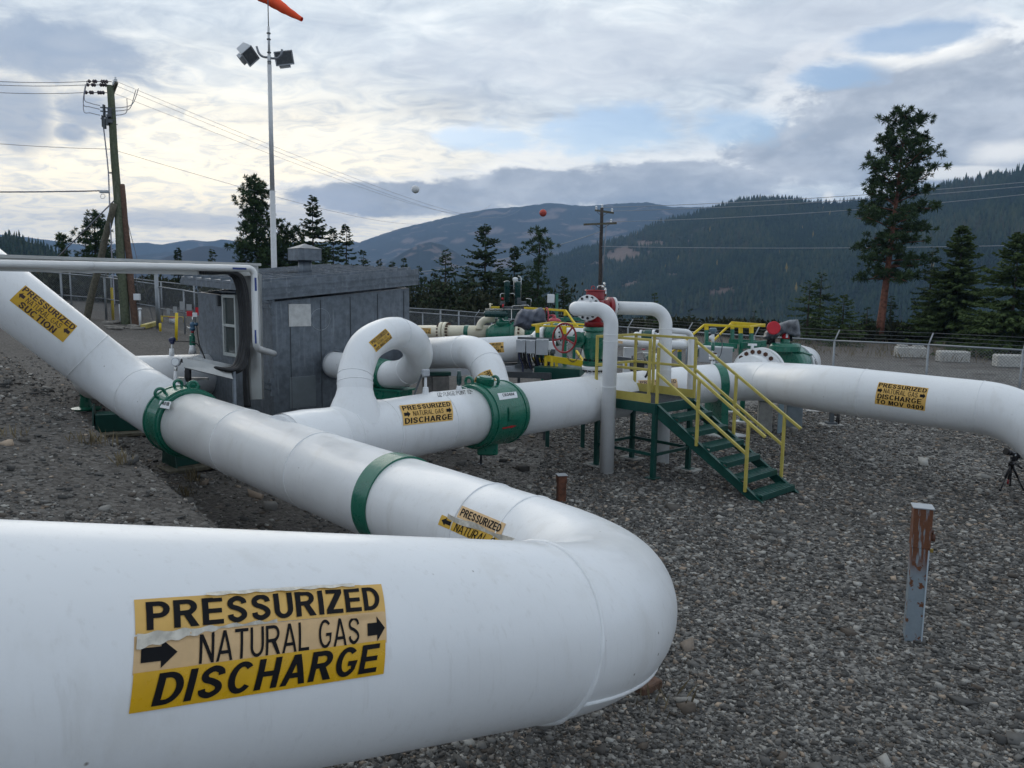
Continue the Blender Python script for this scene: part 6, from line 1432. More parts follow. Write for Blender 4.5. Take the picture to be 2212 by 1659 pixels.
for k, (px0, px1, py) in enumerate(((187, 235, 176), (184, 233, 183.5), (181, 228, 200))):
    m = MB(); a_, b__ = U(px0, py - .5, -.6 + k * .4), U(px1 + 6, py + .3, .0); d_ = (b__ - a_).normalized(); m.tube([a_, b__], .018, 6); L_ = (b__ - a_).length
    for f in (.04, .22, .30, .55, .64, .74): m.lathe(a_ + d_ * (L_ * f), d_, [(0, .03), (.05, .085), (.08, .085), (.13, .03)], 10)
    m.build('strain_insulator', mat('brown_insulator', (.10, .075, .085), .4), up_)
m = MB()
for dx_, dy_, w_, h_ in ((225, 240, .07, .55), (232, 262, .10, .35), (237, 240, .14, .28), (238, 262, .18, .16), (236, 250, .2, .12), (222, 262, .05, .5), (226, 268, .10, .4)): m.box(U(dx_, dy_, -.2), (w_, .14, h_), None, .01)
m.bar(U(217, 232, -.15), U(246, 234, -.1), .05, .05); m.bar(U(217, 240, -.15), U(246, 243, -.1), .05, .05); m.bar(U(218, 256, -.2), U(247, 260, -.1), .06, .06); m.build('switchgear', greyd, up_)
m = MB()
for (a_, b__, c_) in (((188, 176), (182, 214), (216, 228)), ((184, 184), (180, 225), (216, 236)), ((181, 200), (181, 240), (216, 249))):
    m.tube(smooth([U(*a_, -.4), U(*b__, -.4), U((b__[0] + c_[0]) / 2 - 3, c_[1] - 5, -.3), U(*c_, -.2)], 6), .016, 5)
for (a_, b__, c_) in (((299, 191), (288, 222), (247, 233)), ((293, 195), (282, 232), (247, 240)), ((274, 212), (274, 240), (248, 249))):
    m.tube(smooth([U(*a_), U(*b__), U((b__[0] + c_[0]) / 2 + 4, c_[1] - 2), U(*c_)], 6), .016, 5)
m.build('jumper_loop', wirem, up_)
m = MB(); m.tube(smooth([U(223, 270, -.2), U(230, 330, -.2), U(234, 372, -.2), U(236, 420, -.2), U(238, 470, -.2), U(241, 540, -.25), U(245, 610, -.3), U(248, 660, -.4)], 5), .028, 7); m.build('riser_cable', wirem, up_)
m = MB(); m.box(U(225, 414, -.3), (.40, .12, .13), None, .03); m.torus(U(222, 424, -.3), _F, .10, .012, 16, 5); m.build('cable_closure', grey, up_)
for py in (268, 372, 374): m = MB(); m.bar(U(234, py, -.1), U(254, py + 1, .1), .03, .03); m.build('step_bolt', greyd, up_)
# stays
bb = G(186, 690); br_p = pole('brace_pole', 'weathered grey brace pole leaning against the tall utility pole', bb, U(246, 440, -.3), .16, .13, wood, 'pole')
ob = G(292, 702); op = pole('short_pole', 'shorter red brown wooden pole right of the tall utility pole', ob, P(263, 399, (ob - _C).dot(_F)), .15, .12, woodr)
Zo = (ob - _C).dot(_F)
m = MB(); m.bar(P(255, 412, Zo), P(266, 415, Zo), .04, .04); m.bar(P(258, 436, Zo), P(268, 430, Zo), .06, .08); m.build('tie_bracket', greyd, op)
m = MB(); m.box(P(296, 641.5, Zo - .3), (.26, .14, .28), None, .01); m.build('meter_box', tagw, op)
m = MB(); m.cyl(P(302, 667, Zo - .3), P(303, 706, Zo - .3), .05); m.lathe(P(302, 669, Zo - .3), up, [(0, .09), (.08, .07)], 12); m.build('vent_riser', tagw, op)
def guy(name, label, a, b, r=.012, ma=wirem, n=None):
    t_ = MB(); t_.tube([a, b] if n is None else sag(a, b, n, 24), r, 6); return tag(t_.build(name, ma), label, 'wire')
guy('guy_wire', 'stay wire running from the tall utility pole down to the left', U(247, 433), P(160, 520, Zu + 3) + (P(160, 520, Zu + 3) - U(247, 433)) * .9, .028)
guy('guy_wire', 'stay wire from the short red brown pole down to the ground by the fence', P(273, 470, Zo), G(330, 690), .014)
guy('guy_wire', 'thin second stay wire beside the short red brown pole', P(272, 468, Zo), G(308, 690), .014)
# overhead lines
far = 420
for k, (p_, q_, z1, dr, lab) in enumerate(((U(252, 176, -.1), P(1130, 446, far), 1, 6.0, 'uppermost overhead wire from the utility pole toward the far hills'), (U(248, 184, .05), P(1110, 446, far), 1, 6.0, 'second overhead wire from the utility pole toward the far hills'),
                                           (U(243, 200, .2), P(1060, 442, far), 1, 5.0, 'third overhead wire from the utility pole, carrying the white ball'))):
    pts = []
    for i in range(61): f = (i / 60) ** 2.2; pts.append(p_.lerp(q_, f) - up * (dr * 4 * f * (1 - f)))
    m = MB(); m.tube(pts, [.008 + .040 * ((i / 60) ** 2.2) for i in range(61)], 5); tag(m.build('overhead_wire', wirem), lab, 'wire')
for k, (a_, b__, lab) in enumerate(((P(-330, 140, Zu - 6), U(187, 176, -.6), 'uppermost wire reaching the pole top from the left'), (P(-330, 148, Zu - 6), U(184, 183.5, -.2), 'middle wire reaching the pole top from the left'), (P(-330, 164, Zu - 6), U(181, 200, .2), 'lowest of three wires reaching the pole top from the left'))):
    m = MB(); m.tube(sag(a_, b__, .25, 12), .013, 6); tag(m.build('overhead_wire', wirem), lab, 'wire')
m = MB(); m.tube(sag(P(-200, 292, Zu - 3), U(240, 322), .1, 10), .011, 6); tag(m.build('overhead_wire', wirem), 'single wire crossing the pole at two thirds of its height from the left', 'wire')
m = MB(); pts = []
for i in range(41): f = (i / 40) ** 1.8; pts.append(U(240, 322).lerp(P(955, 476, 220), f) - up * (2.0 * 4 * f * (1 - f)))
m.tube(pts, [.008 + .015 * i / 40 for i in range(41)], 5); tag(m.build('overhead_wire', wirem), 'single thin wire falling from the pole to the right past the light pole', 'wire')
m = MB(); m.tube(sag(P(-200, 412, Zu - 2), U(218, 412, -.3), .05, 8), .030, 6); tag(m.build('overhead_wire', wirem), 'thick dark cable entering level from the left to the grey closure', 'wire')
q_ = P(897.5, 409, 120); m = MB(); m.ball(q_, .62, 24, 16); o_ = tag(m.build('marker_ball', ballwhite), 'white round marker ball hanging on the overhead wires', 'marker ball', 'aerial marker balls')
q_ = P(1173, 460, 130); m = MB(); m.ball(q_, .62, 24, 16); o_ = tag(m.build('marker_ball', ballred), 'orange red round marker ball in front of the far hills', 'marker ball', 'aerial marker balls'); m = MB(); m.torus(q_, up, .62, .035, 32, 6); m.build('joint_flange', red, o_)
# distant pole with two crossarms
dp = P(1296, 640, 62); db_ = Vector((dp.x, dp.y, H(dp.x, dp.y) - .5)); dt = P(1300, 449, 62)
t_ = pole('crossarm_pole', 'dark distant pole with two crossarms behind the red valve', db_, dt, .17, .13, mat('dark_pole_wood', (.055, .045, .04), .9, var=.3))
def Dp(px, py, dz=0): return P(px, py, 62 + dz)
m = MB(); m.bar(Dp(1285, 454), Dp(1326, 460), .12, .16); m.build('crossarm', wood, t_)
m = MB(); m.bar(Dp(1261, 485, .6), Dp(1332, 482, -.6), .12, .16); m.build('crossarm', wood, t_)
m = MB()
for a_, b__ in (((1290, 458), (1299, 466)), ((1312, 460), (1302, 466)), ((1286, 486), (1298, 494)), ((1316, 485), (1302, 493))): m.bar(Dp(*a_), Dp(*b__), .04, .04)
m.build('brace', greyd, t_)
for px, py in ((1288, 452), (1322, 457), (1301, 448), (1320, 480)): m = MB(); m.lathe(Dp(px, py), up, [(-.1, .04), (0, .10), (.08, .06), (.16, .10), (.26, .05)], 10); m.build('insulator', tagw, t_)
m = MB(); m.tube([Dp(1310, 484, -.1), Dp(1306, 540, -.1), Dp(1299, 640, -.1)], .03, 5); m.build('down_cable', wirem, t_)
for (a_, b__, dr, lab) in ((P(1302, 448, 62), P(2420, 374, 52), .35, 'upper wire of three running right from the crossarm pole'), (P(1324, 456, 62), P(2420, 383, 52), .35, 'middle wire of three running right from the crossarm pole'), (P(1320, 479, 62), P(2420, 397, 52), .45, 'lower wire of three running right from the crossarm pole'), (P(1298, 532, 62), P(2420, 524, 54), .25, 'pale level wire crossing low in front of the right hillside')):
    m = MB(); m.tube(sag(a_, b__, dr, 24), .022, 5); tag(m.build('overhead_wire', mat('bright_overhead_wire', (.34, .36, .40), .4, .5)), lab, 'wire')
m = MB(); m.tube(sag(P(880, 590, 58), P(1298, 500, 62), .5, 16), .03, 5); tag(m.build('overhead_wire', MATS['bright_overhead_wire']), 'pale wire rising across the spruces to the crossarm pole', 'wire')

# ------------------------------------------------------------------ chain-link fences
def chain_link(name, label, pts, h, zb=.05, post_px=None, arms=True, mesh_step=.085, mid=False, postr=.032, arm_dir=None, barb=3):
    """pts: ground points along the fence; a post at each"""
    t_ = thing(name, label, 'fence', pts[0])
    for p in pts:
        m = MB(); m.cyl(p - up * .1, p + up * h, postr, seg=10); m.build('post', galvp, t_)
        if arms: m = MB(); m.tube([p + up * h, p + up * (h + .32) + arm_dir * .30], .020, 6); m.build('barb_arm', galvp, t_)
    for a_, b__ in zip(pts, pts[1:]):
        m = MB(); m.tube([a_ + up * h, b__ + up * h], .026, 8); m.build('top_rail', galvp, t_)
        if mid: m = MB(); m.tube([a_ + up * h * .5, b__ + up * h * .5], .022, 8); m.build('middle_rail', galvp, t_)
        m = MB(); d = b__ - a_; L_ = math.hypot(d.x, d.y); hn = h - zb; n_ = int(L_ / mesh_step); r_ = .0042
        def at(s, z): return a_ + d * (s / L_) + up * (z + zb)
        for k in range(-int(hn / mesh_step), n_ + 1):
            s0 = k * mesh_step
            for sg in (0, 1):
                lo_, hi_ = s0, s0 + hn
                z0, z1 = (max(0, -lo_)), min(hn, L_ - lo_)
                if z1 <= z0: continue
                q0 = at(lo_ + z0, z0 if sg == 0 else hn - z0); q1 = at(lo_ + z1, z1 if sg == 0 else hn - z1); off = Vector((-d.y, d.x, 0)) / L_ * (.003 if sg else -.003)
                m.tube([q0 + off, q1 + off], r_, 3, False, False)
        m.build('mesh_panel', meshm, t_)
        if arms:
            for k in range(barb): f = (k + 1) / barb; m = MB(); m.tube([a_ + (up * .32 + arm_dir * .30) * f + up * h, b__ + (up * .32 + arm_dir * .30) * f + up * h], .006, 4); m.build('barbed_wire', meshm, t_)
    return t_
def rail_at(px, py, h=1.8):                     # post whose top rail shows at this point
    d = ray(px, py); t = 8.0
    while t < 80:
        p = _C + d * t
        if p.z <= H(p.x, p.y) + h: break
        t += .05
    return Vector((p.x, p.y, H(p.x, p.y)))
line1 = [rail_at(*q_) for q_ in ((2420, 770), (2210, 756.5), (2006, 745), (1803, 736), (1630, 726), (1485, 716.5), (1357, 707), (1190, 695), (1025.5, 684.5))]
A_ = (line1[4] - line1[0]).normalized()
chain_link('chain_link_fence', 'chain-link fence with barbed wire running behind the valves to the right edge', line1, 1.8, arm_dir=Vector((A_.y, -A_.x, 0)) * (1 if Vector((A_.y, -A_.x, 0)).x > 0 else -1))
line2 = [rail_at(*q_) for q_ in ((1025.5, 684.5), (913, 676), (800, 668))]
chain_link('chain_link_fence', 'chain-link fence behind the right end of the shed', line2, 1.8, arms=False, mid=False)
line3 = [rail_at(*q_) for q_ in ((1062, 678), (991, 672), (951.5, 669), (850, 664))]
chain_link('chain_link_fence', 'second tall fence line with thick gate posts beyond the shed', line3, 1.8, arms=False, postr=.05)
lf = [G(*q_) for q_ in ((70, 680), (136, 684), (230, 691), (341, 711))]
chain_link('chain_link_fence', 'chain-link fence with middle rail behind the utility poles', lf, 1.95, arms=False, mid=True, postr=.05)
m = MB(); q_ = lf[2] + up * 1.95; m.tube([q_, q_ + up * .45 + _R * .25], .03, 6); tag(m.build('barb_arm', galvp), None, None); o_ = bpy.data.objects['barb_arm'] if False else C.objects[-1]
o_.parent = [o for o in C.objects if o.get('label', '').startswith('chain-link fence with middle rail')][0]; o_.matrix_parent_inverse = o_.parent.matrix_world.inverted()
lb2 = [Vector((p.x - 1.0, p.y + 4.5, H(p.x - 1, p.y + 4.5))) for p in (G(80, 680), G(180, 690), G(300, 705), G(380, 715), G(450, 720))]
chain_link('chain_link_fence', 'rear chain-link fence line beyond the utility poles and the gate', lb2, 1.9, arms=False, postr=.04)
gp = [G(346, 712), G(400, 722), G(440, 733)]
gt = chain_link('swing_gate', 'open chain-link gate leaf hung with small signs left of the shed', gp, 1.85, zb=.12, arms=False, mid=True, postr=.035); gt['category'] = 'gate'
m = MB(); p_ = G(342, 711); m.cyl(p_ - up * .1, p_ + up * 2.35, .085, seg=14); m.ball(p_ + up * 2.35, .085, 10, 6); m.build('hinge_post', galvp, gt)
gf = Flat((gp[0] + gp[2]) / 2 - Vector((.05, .12, 0)), -Vector((-(gp[2] - gp[0]).y, (gp[2] - gp[0]).x, 0)))
for (x0, y0, x1, y1) in ((360, 666, 367, 680), (373.7, 662, 382.5, 676), (388, 651, 399, 670), (402.5, 657, 414.5, 670)):
    a_, b__ = gf.hit(x0, y0), gf.hit(x1, y1); m = MB(); c_ = (a_ + b__) / 2; u_ = Vector((b__.x - a_.x, b__.y - a_.y, 0)); m.box(c_, (u_.length, .01, abs(a_.z - b__.z)), Matrix((u_.normalized(), Vector((-u_.y, u_.x, 0)).normalized(), up)).transposed(), .002); m.build('gate_sign', mat('grey_sign_back', (.30, .31, .32), .5), gt)
a_, b__ = gf.hit(425.6, 664), gf.hit(438.6, 682); m = MB(); c_ = (a_ + b__) / 2; m.box(c_ - _F * .05, (abs(b__.x - a_.x), .012, abs(a_.z - b__.z)), None, .002); m.build('red_gate_sign', redb, gt)

# ------------------------------------------------------------------ bollards, buckets and rocks by the gate
def ypost(px, y0, y1, r, label, lean=0):
    b_ = G(px, y1); h_ = abs(y1 - y0) / FPX * b_.y; t_ = thing('marker_post', label, 'post', b_); m = MB(); m.cyl(b_, b_ + up * h_ + _R * lean, r, seg=12); m.build('post_shaft', yellow2, t_)
    m = MB(); m.lathe(b_ - up * .03, up, [(0, r * 1.8), (.05, r * 1.6)], 12); m.build('collar', concd, t_)
ypost(244.5, 622, 692, .06, 'yellow marker post left of the tall utility pole'); ypost(380.5, 676, 737, .055, 'yellow marker post standing on the gravel before the gate', .06); ypost(346.5, 698, 717, .05, 'short yellow post at the gate hinge')
b_ = G(260, 698); t_ = thing('white_stake', 'thin white stake just left of the tall utility pole foot', 'stake', b_); m = MB(); m.cyl(b_, b_ + up * .85, .03, seg=10); m.build('stake_shaft', tagw, t_)
b_ = G(373, 699); t_ = thing('bucket', 'white bucket with a red rim behind the gate', 'bucket', b_); m = MB(); m.lathe(b_, up, [(0, .13), (.26, .16)], 20); m.build('pail', tagw, t_); m = MB(); m.lathe(b_ + up * .26, up, [(0, .17), (.05, .17)], 20); m.build('rim', pink, t_)
b_ = G(375, 698); t_ = thing('low_barrier', 'low yellow pipe barrier behind the gate', 'barrier', G(375, 702)); m = MB(); m.tube([G(346, 694) + up * .25, G(402, 696) + up * .25], .028, 10)
for px in (350, 398): g_ = G(px, 696); m.cyl(g_ - up * .1, g_ + up * .25, .05, seg=10)
m.build('barrier_pipe', yellow2, t_)
t_ = thing('painted_timber', 'yellow painted timber lying on the ground beside the pole foot', 'timber', G(323, 707)); m = MB(); m.bar(G(309, 711) + up * .1, G(339, 703) + up * .1, .2, .2, (0, 0, 1), .02); m.build('beam', yellow, t_)
rk = mat('field_rock', (.20, .185, .165), .9, var=.3, vs=5, bump=.02, bs=12); r_ = random.Random(12)
for i, (px, py, s_) in enumerate((k[0], k[1], k[2] * .55) for k in ((233, 707, .20), (240, 711, .22), (247, 708, .26), (254, 712, .25), (262, 709, .2), (281, 711, .24), (289, 712, .22), (296, 708, .30), (301, 712, .22), (307, 711, .2), (232, 700, .3), (249, 699, .26), (286, 705, .25))):
    b_ = G(px, py); m = MB(); m.ball((0, 0, 0), s_, 12, 8, (1.3 + r_.random() * .5, .9, .6))
    sd_ = r_.random() * 9; vs_ = []
    for v in m.v: k_ = 1 + .22 * math.sin(v[0] * 9 / s_ * .3 + sd_) * math.cos(v[1] * 7 / s_ * .3 + sd_ * 2) + .10 * math.sin(v[2] * 30 + sd_); vs_.append(tuple(Vector(v) * k_ + b_ + up * s_ * .25))
    m.v = vs_; tag(m.build('rock', rk), 'pale rock in the ring of stones at the foot of the utility poles', 'rock', 'rocks round the utility poles')

# ------------------------------------------------------------------ concrete blocks beyond the fence
blk = [((1936, 1994), 772, 748), ((2027, 2087), 782, 757), ((2151, 2215), 793, 765), ((2290, 2350), 800, 775)]
labs = ['lumpy concrete barrier block beyond the fence, leftmost in its row', 'smooth concrete barrier block beyond the fence, between two others', 'concrete barrier block beyond the fence at the right edge of the picture', 'x']
for k, ((x0, x1), yb, yt) in enumerate(blk[:3]):
    b_ = G((x0 + x1) / 2, yb); w_ = (x1 - x0) / FPX * b_.y; h_ = (yb - yt) / FPX * b_.y; Mr = Matrix.Rotation(-.22, 3, 'Z')
    t_ = thing('concrete_block', labs[k], 'concrete block', b_, 'concrete blocks beyond the fence'); m = MB(); m.box(b_ + up * (h_ / 2 - .02), (w_, .75, h_), Mr, .06); m.build('block_body', mat('pale_block_concrete', (.46, .45, .42), .85, var=.14, vs=5, bump=.012, bs=14), t_)
    if k == 0:
        m = MB()
        for s_ in (-.28, .26): m.box(b_ + Mr @ Vector((s_ * w_, 0, h_ + .03)), (w_ * .3, .6, .12), Mr, .05)
        m.build('top_lug', MATS['pale_block_concrete'], t_)

# ------------------------------------------------------------------ rusty posts in the gravel
rust = bpy.data.materials.new('rusted_pale_paint'); rust.use_nodes = True; t = rust.node_tree; q = NX(t)
oc = q.node('ShaderNodeTexCoord').outputs['Object']; ox, oy, oz = q.xyz(oc)
streak = q.noise(q.vscale(oc, (26, 26, 2.6)), 1.0, 5, .65); spots = q.noise(q.vscale(oc, (11, 11, 9)), 1.0, 5, .6)
rmask = q.m('MAXIMUM', q.mul(q.rng(streak, .36, .46), q.rng(oz, .60, .86)), q.rng(spots, .57, .60))
c = q.mix(rmask, q.mix(q.noise(oc, 20, 4, .6), (.17, .21, .24), (.27, .32, .36)), q.mix(q.noise(oc, 50, 4, .6), (.075, .025, .012), (.20, .075, .03)))
b = t.nodes['Principled BSDF']; t.links.new(c, b.inputs['Base Color']); b.inputs['Roughness'].default_value = .7
def test_post(px, yb, yt, w_, label, yaw, padlock=True, all_rust=False):
    b_ = G(px, yb); h_ = (yb - yt) / FPX * (b_ - _C).dot(_F) * 1.02; t_ = thing('test_post', label, 'post', b_, None, yaw); Mr = Matrix.Rotation(yaw, 3, 'Z')
    def loc(name, m, ma):
        o = m.build(name, ma); o.parent = t_; return o
    ma = rust if not all_rust else mat('brown_rust', (.115, .045, .025), .85, var=.4, vs=14, dirt=((.35, .33, .30), .5, 12, .4, .6))
    m = MB(); m.box((0, 0, h_ / 2 - .06), (w_, w_, h_ + .12), None, .006); loc('post_tube', m, ma)
    m = MB(); m.box((0, 0, h_ * .855), (w_ + .012, w_ + .012, h_ * .29), None, .004); loc('cap_sleeve', m, ma)
    m = MB(); m.box((0, 0, h_ + .006), (w_ + .035, w_ + .035, .012), None, .003); loc('cap_plate', m, mat('rust_edged_plate', (.40, .42, .44), .5, .3))
    if padlock:
        m = MB(); m.cyl((w_ / 2 - .01, -w_ * .2, h_ * .79), (w_ / 2 + .045, -w_ * .25, h_ * .79), .035, seg=14); m.cyl((w_ / 2 - .01, -w_ * .2, h_ * .83), (w_ / 2 + .03, -w_ * .25, h_ * .83), .02); loc('lock_boss', m, boltm)
        m = MB(); m.box((w_ / 2 + .018, -w_ * .42, h_ * .70), (.03, .016, .036), None, .004); pl_ = loc('padlock', m, brass)
        m = MB(); m.torus((w_ / 2 + .018, -w_ * .42, h_ * .72), (0, 1, 0), .011, .0035, 14, 6); loc('shackle', m, chrome)
        m = MB(); m.box((w_ / 2 - .004, -w_ / 2 - .003, h_ * .35), (.012, .008, h_ * .7), None, .001); loc('edge_strip', m, mat('pale_blue_edge', (.45, .52, .58), .45))
test_post(1970, 1381, 1093, .145, 'tall square steel post with peeling pale paint, rust and a brass padlock', -.35)
test_post(1212, 1083, 1026, .125, 'short rusty square post in the gravel behind the hairpin bend', .2, False, True)

# ------------------------------------------------------------------ camera on a tripod at the right edge
tb = G(2183, 1058); Zt = (tb - _C).dot(_F); tp_ = thing('tripod', 'low black tripod with a long-lensed camera at the right edge', 'tripod', tb)
def T(u, v, dz=0): return P(2096.8 + u * .0764, 950.5 + v * .0764, Zt + dz)
apex = T(1150, 660)
for (u, v, dz) in ((840, 1320, -.12), (1110, 1350, .22), (1500, 1430, -.05), (960, 1480, -.35)):
    e_ = T(u, v, dz); e_.z = H(e_.x, e_.y); m = MB(); mid_ = apex.lerp(e_, .52); m.cyl(apex, mid_, .020, .018, 10); m.cyl(mid_, e_, .014, .012, 10)
    if (u, v) == (960, 1480): continue
    lg = m.build('leg', blackm, tp_); m = MB(); m.lathe(e_, up, [(0, .024), (.05, .02)], 10); m.build('foot', black, lg)
m = MB(); m.cyl(apex - up * .06, apex + up * .04, .045); m.cyl(apex, T(1190, 560), .03); m.cyl(apex - up * .05, T(1060, 1150), .014); m.build('centre_column', blackm, tp_)
m = MB(); m.box(T(1200, 530), (.06, .08, .09), None, .01); m.box(T(1280, 520), (.05, .06, .08), None, .01); m.build('pan_head', blackm, tp_)
m = MB(); m.cyl(T(1210, 620), T(1330, 710), .007); m.cyl(T(1330, 710), T(1450, 805), .012, .020); m.build('pan_handle', black, tp_)
m = MB(); m.cyl(T(1060, 1120), T(1050, 1240), .015); m.build('red_grip', red, tp_)
cm = thing('camera', 'black camera with a hooded telephoto lens mounted on the low tripod', 'camera', T(1330, 420))
m = MB(); Mr = Matrix.Rotation(.35, 3, 'Y'); m.box(T(1330, 420), (.09, .10, .085), Mr, .015); m.box(T(1300, 385), (.05, .07, .03), Mr, .008); m.build('camera_body', blackm, cm)
m = MB(); d_ = (T(1050, 340, -.05) - T(1290, 420)).normalized(); m.lathe(T(1290, 420), d_, [(0, .035), (.10, .037), (.11, .042), (.20, .052)], 20); m.build('lens', blackm, cm)
m = MB(); m.lathe(T(1070, 347, -.045), d_, [(0, .050), (.06, .056)], 20); m.build('lens_hood', black, cm)
m = MB(); m.box(T(1270, 425, -.06), (.02, .01, .03), Mr); m.build('white_badge', tagw, cm)
# ------------------------------------------------------------------ trees
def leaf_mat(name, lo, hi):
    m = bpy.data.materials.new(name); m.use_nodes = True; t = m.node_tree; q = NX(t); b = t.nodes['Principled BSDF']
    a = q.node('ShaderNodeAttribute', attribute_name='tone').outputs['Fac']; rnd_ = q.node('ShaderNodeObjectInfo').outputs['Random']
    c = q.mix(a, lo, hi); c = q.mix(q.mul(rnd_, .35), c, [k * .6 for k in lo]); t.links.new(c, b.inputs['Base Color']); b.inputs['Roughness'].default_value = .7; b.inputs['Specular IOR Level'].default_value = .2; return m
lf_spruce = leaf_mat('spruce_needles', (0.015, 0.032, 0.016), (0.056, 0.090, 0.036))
lf_fir = leaf_mat('bright_fir_needles', (0.022, 0.046, 0.015), (0.078, 0.115, 0.034))
lf_pine = leaf_mat('pine_needles', (0.022, 0.048, 0.021), (0.095, 0.145, 0.052))
lf_larch = leaf_mat('autumn_larch_needles', (0.20, 0.11, 0.012), (0.42, 0.25, 0.04))
bark = mat('dark_bark', (.045, .036, .028), .9, var=.35, vs=5, bump=.02, bs=10)
barkr = mat('red_pine_bark', (.17, .070, .045), .9, var=.40, vs=4, bump=.03, bs=9, dirt=((.06, .03, .022), .7, 3.5, .3, .52))
def quads_obj(name, V, tone, m, parent):
    """V: (n, 4, 3) leaf blades"""
    n = len(V); me = bpy.data.meshes.new(name); me.vertices.add(n * 4); me.vertices.foreach_set('co', V.reshape(-1).astype(np.float32))
    me.loops.add(n * 4); me.loops.foreach_set('vertex_index', np.arange(n * 4, dtype=np.int32)); me.polygons.add(n); me.polygons.foreach_set('loop_start', np.arange(0, n * 4, 4, dtype=np.int32)); me.update(calc_edges=True)
    at = me.attributes.new('tone', 'FLOAT', 'POINT'); at.data.foreach_set('value', np.repeat(tone, 4).astype(np.float32)); me.materials.append(m)
    o = bpy.data.objects.new(name, me); C.objects.link(o); o.parent = parent; return o
def unit(v): return v / np.maximum(1e-9, np.linalg.norm(v, axis=-1, keepdims=True))
def blades(p, d, L, w, r):
    """narrow kites from p along d"""
    s = unit(np.cross(d, r.normal(size=d.shape))) * (w * .5)[:, None]; mid = p + d * (L * .45)[:, None]
    return np.stack([p, mid + s, p + d * L[:, None], mid - s], 1)
def trunk(h, r0, r1, m, parent, bend=0.0, seed=0, limbs=(), lean=0.0):
    b = MB(); n = 12; pts = [Vector((bend * h * math.sin(i / n * 2.2 + seed), bend * h * .6 * math.sin(i / n * 3 + seed * 2), h * i / n)) for i in range(n + 1)]; o0 = pts[0].copy(); pts = [p - Vector((o0.x, o0.y, 0)) + Vector((lean * p.z, 0, 0)) for p in pts]; pts[0].z = -.6
    b.tube(pts, [r0 + (r1 - r0) * (i / n) ** .8 for i in range(n + 1)], 12)
    for a, c, rr in limbs: b.tube([a, (Vector(a) + Vector(c)) / 2 + Vector((0, 0, .06)), c], [rr, rr * .7, rr * .3], 6)
    o = b.build('trunk', m); o.parent = parent; return pts
def spruce(name, label, x_, y_, h, w, seed, m=None, group=None, dens=1.0, skirt=.06, taper=.85, droop=.30, gap=0.0):
    """conifer in whorls of drooping branches; h height, w crown width"""
    r = np.random.RandomState(seed); z0 = H(x_, y_); t_ = thing(name, label, 'tree', (x_, y_, z0), group); t_.rotation_euler = (0, 0, 0)
    trunk(h * .97, .016 * h + .04, .012, bark, t_, .004, seed)
    nb = int(30 * h * dens); fz = np.sort(skirt + (1 - skirt) * r.rand(nb) ** 1.15); fz[-6:] = np.linspace(.93, .99, 6); R = w / 2 * 1.28
    Vs, ts = [], []
    for f in fz:
        if gap and math.sin(f * 37 + seed) > 1 - gap and f < .9: continue
        an = r.rand() * 6.283; L = (R * (1 - f) ** taper * (.55 + .6 * r.rand()) + .10) * (1.15 if r.rand() < .12 else 1)
        dz = -droop + .75 * f * f + (r.rand() - .5) * .25; d0 = np.array([math.cos(an), math.sin(an), dz]); d0 /= np.linalg.norm(d0)
        n = max(10, int(L * 34 * dens)); u = r.rand(n) ** .75; p = np.array([0, 0, f * h]) + d0 * (u * L)[:, None]; p[:, 2] += -droop * .25 * L * u ** 2 + .18 * L * u ** 4
        side = np.cross(d0, [0, 0, 1.0]); side /= np.linalg.norm(side); sg = r.choice([-1, 1], n) * (.35 + .8 * r.rand(n))
        dd = unit(d0 * .8 + side * sg[:, None] + np.stack([r.normal(size=n) * .15, r.normal(size=n) * .15, -.25 - .45 * r.rand(n)], 1))
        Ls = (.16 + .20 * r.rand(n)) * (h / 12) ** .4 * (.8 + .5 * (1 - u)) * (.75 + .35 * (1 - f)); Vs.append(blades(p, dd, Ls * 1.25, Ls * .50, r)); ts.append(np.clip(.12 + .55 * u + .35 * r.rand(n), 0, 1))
    V = np.concatenate(Vs); o = quads_obj('crown', V, np.concatenate(ts), m or lf_spruce, t_); return t_
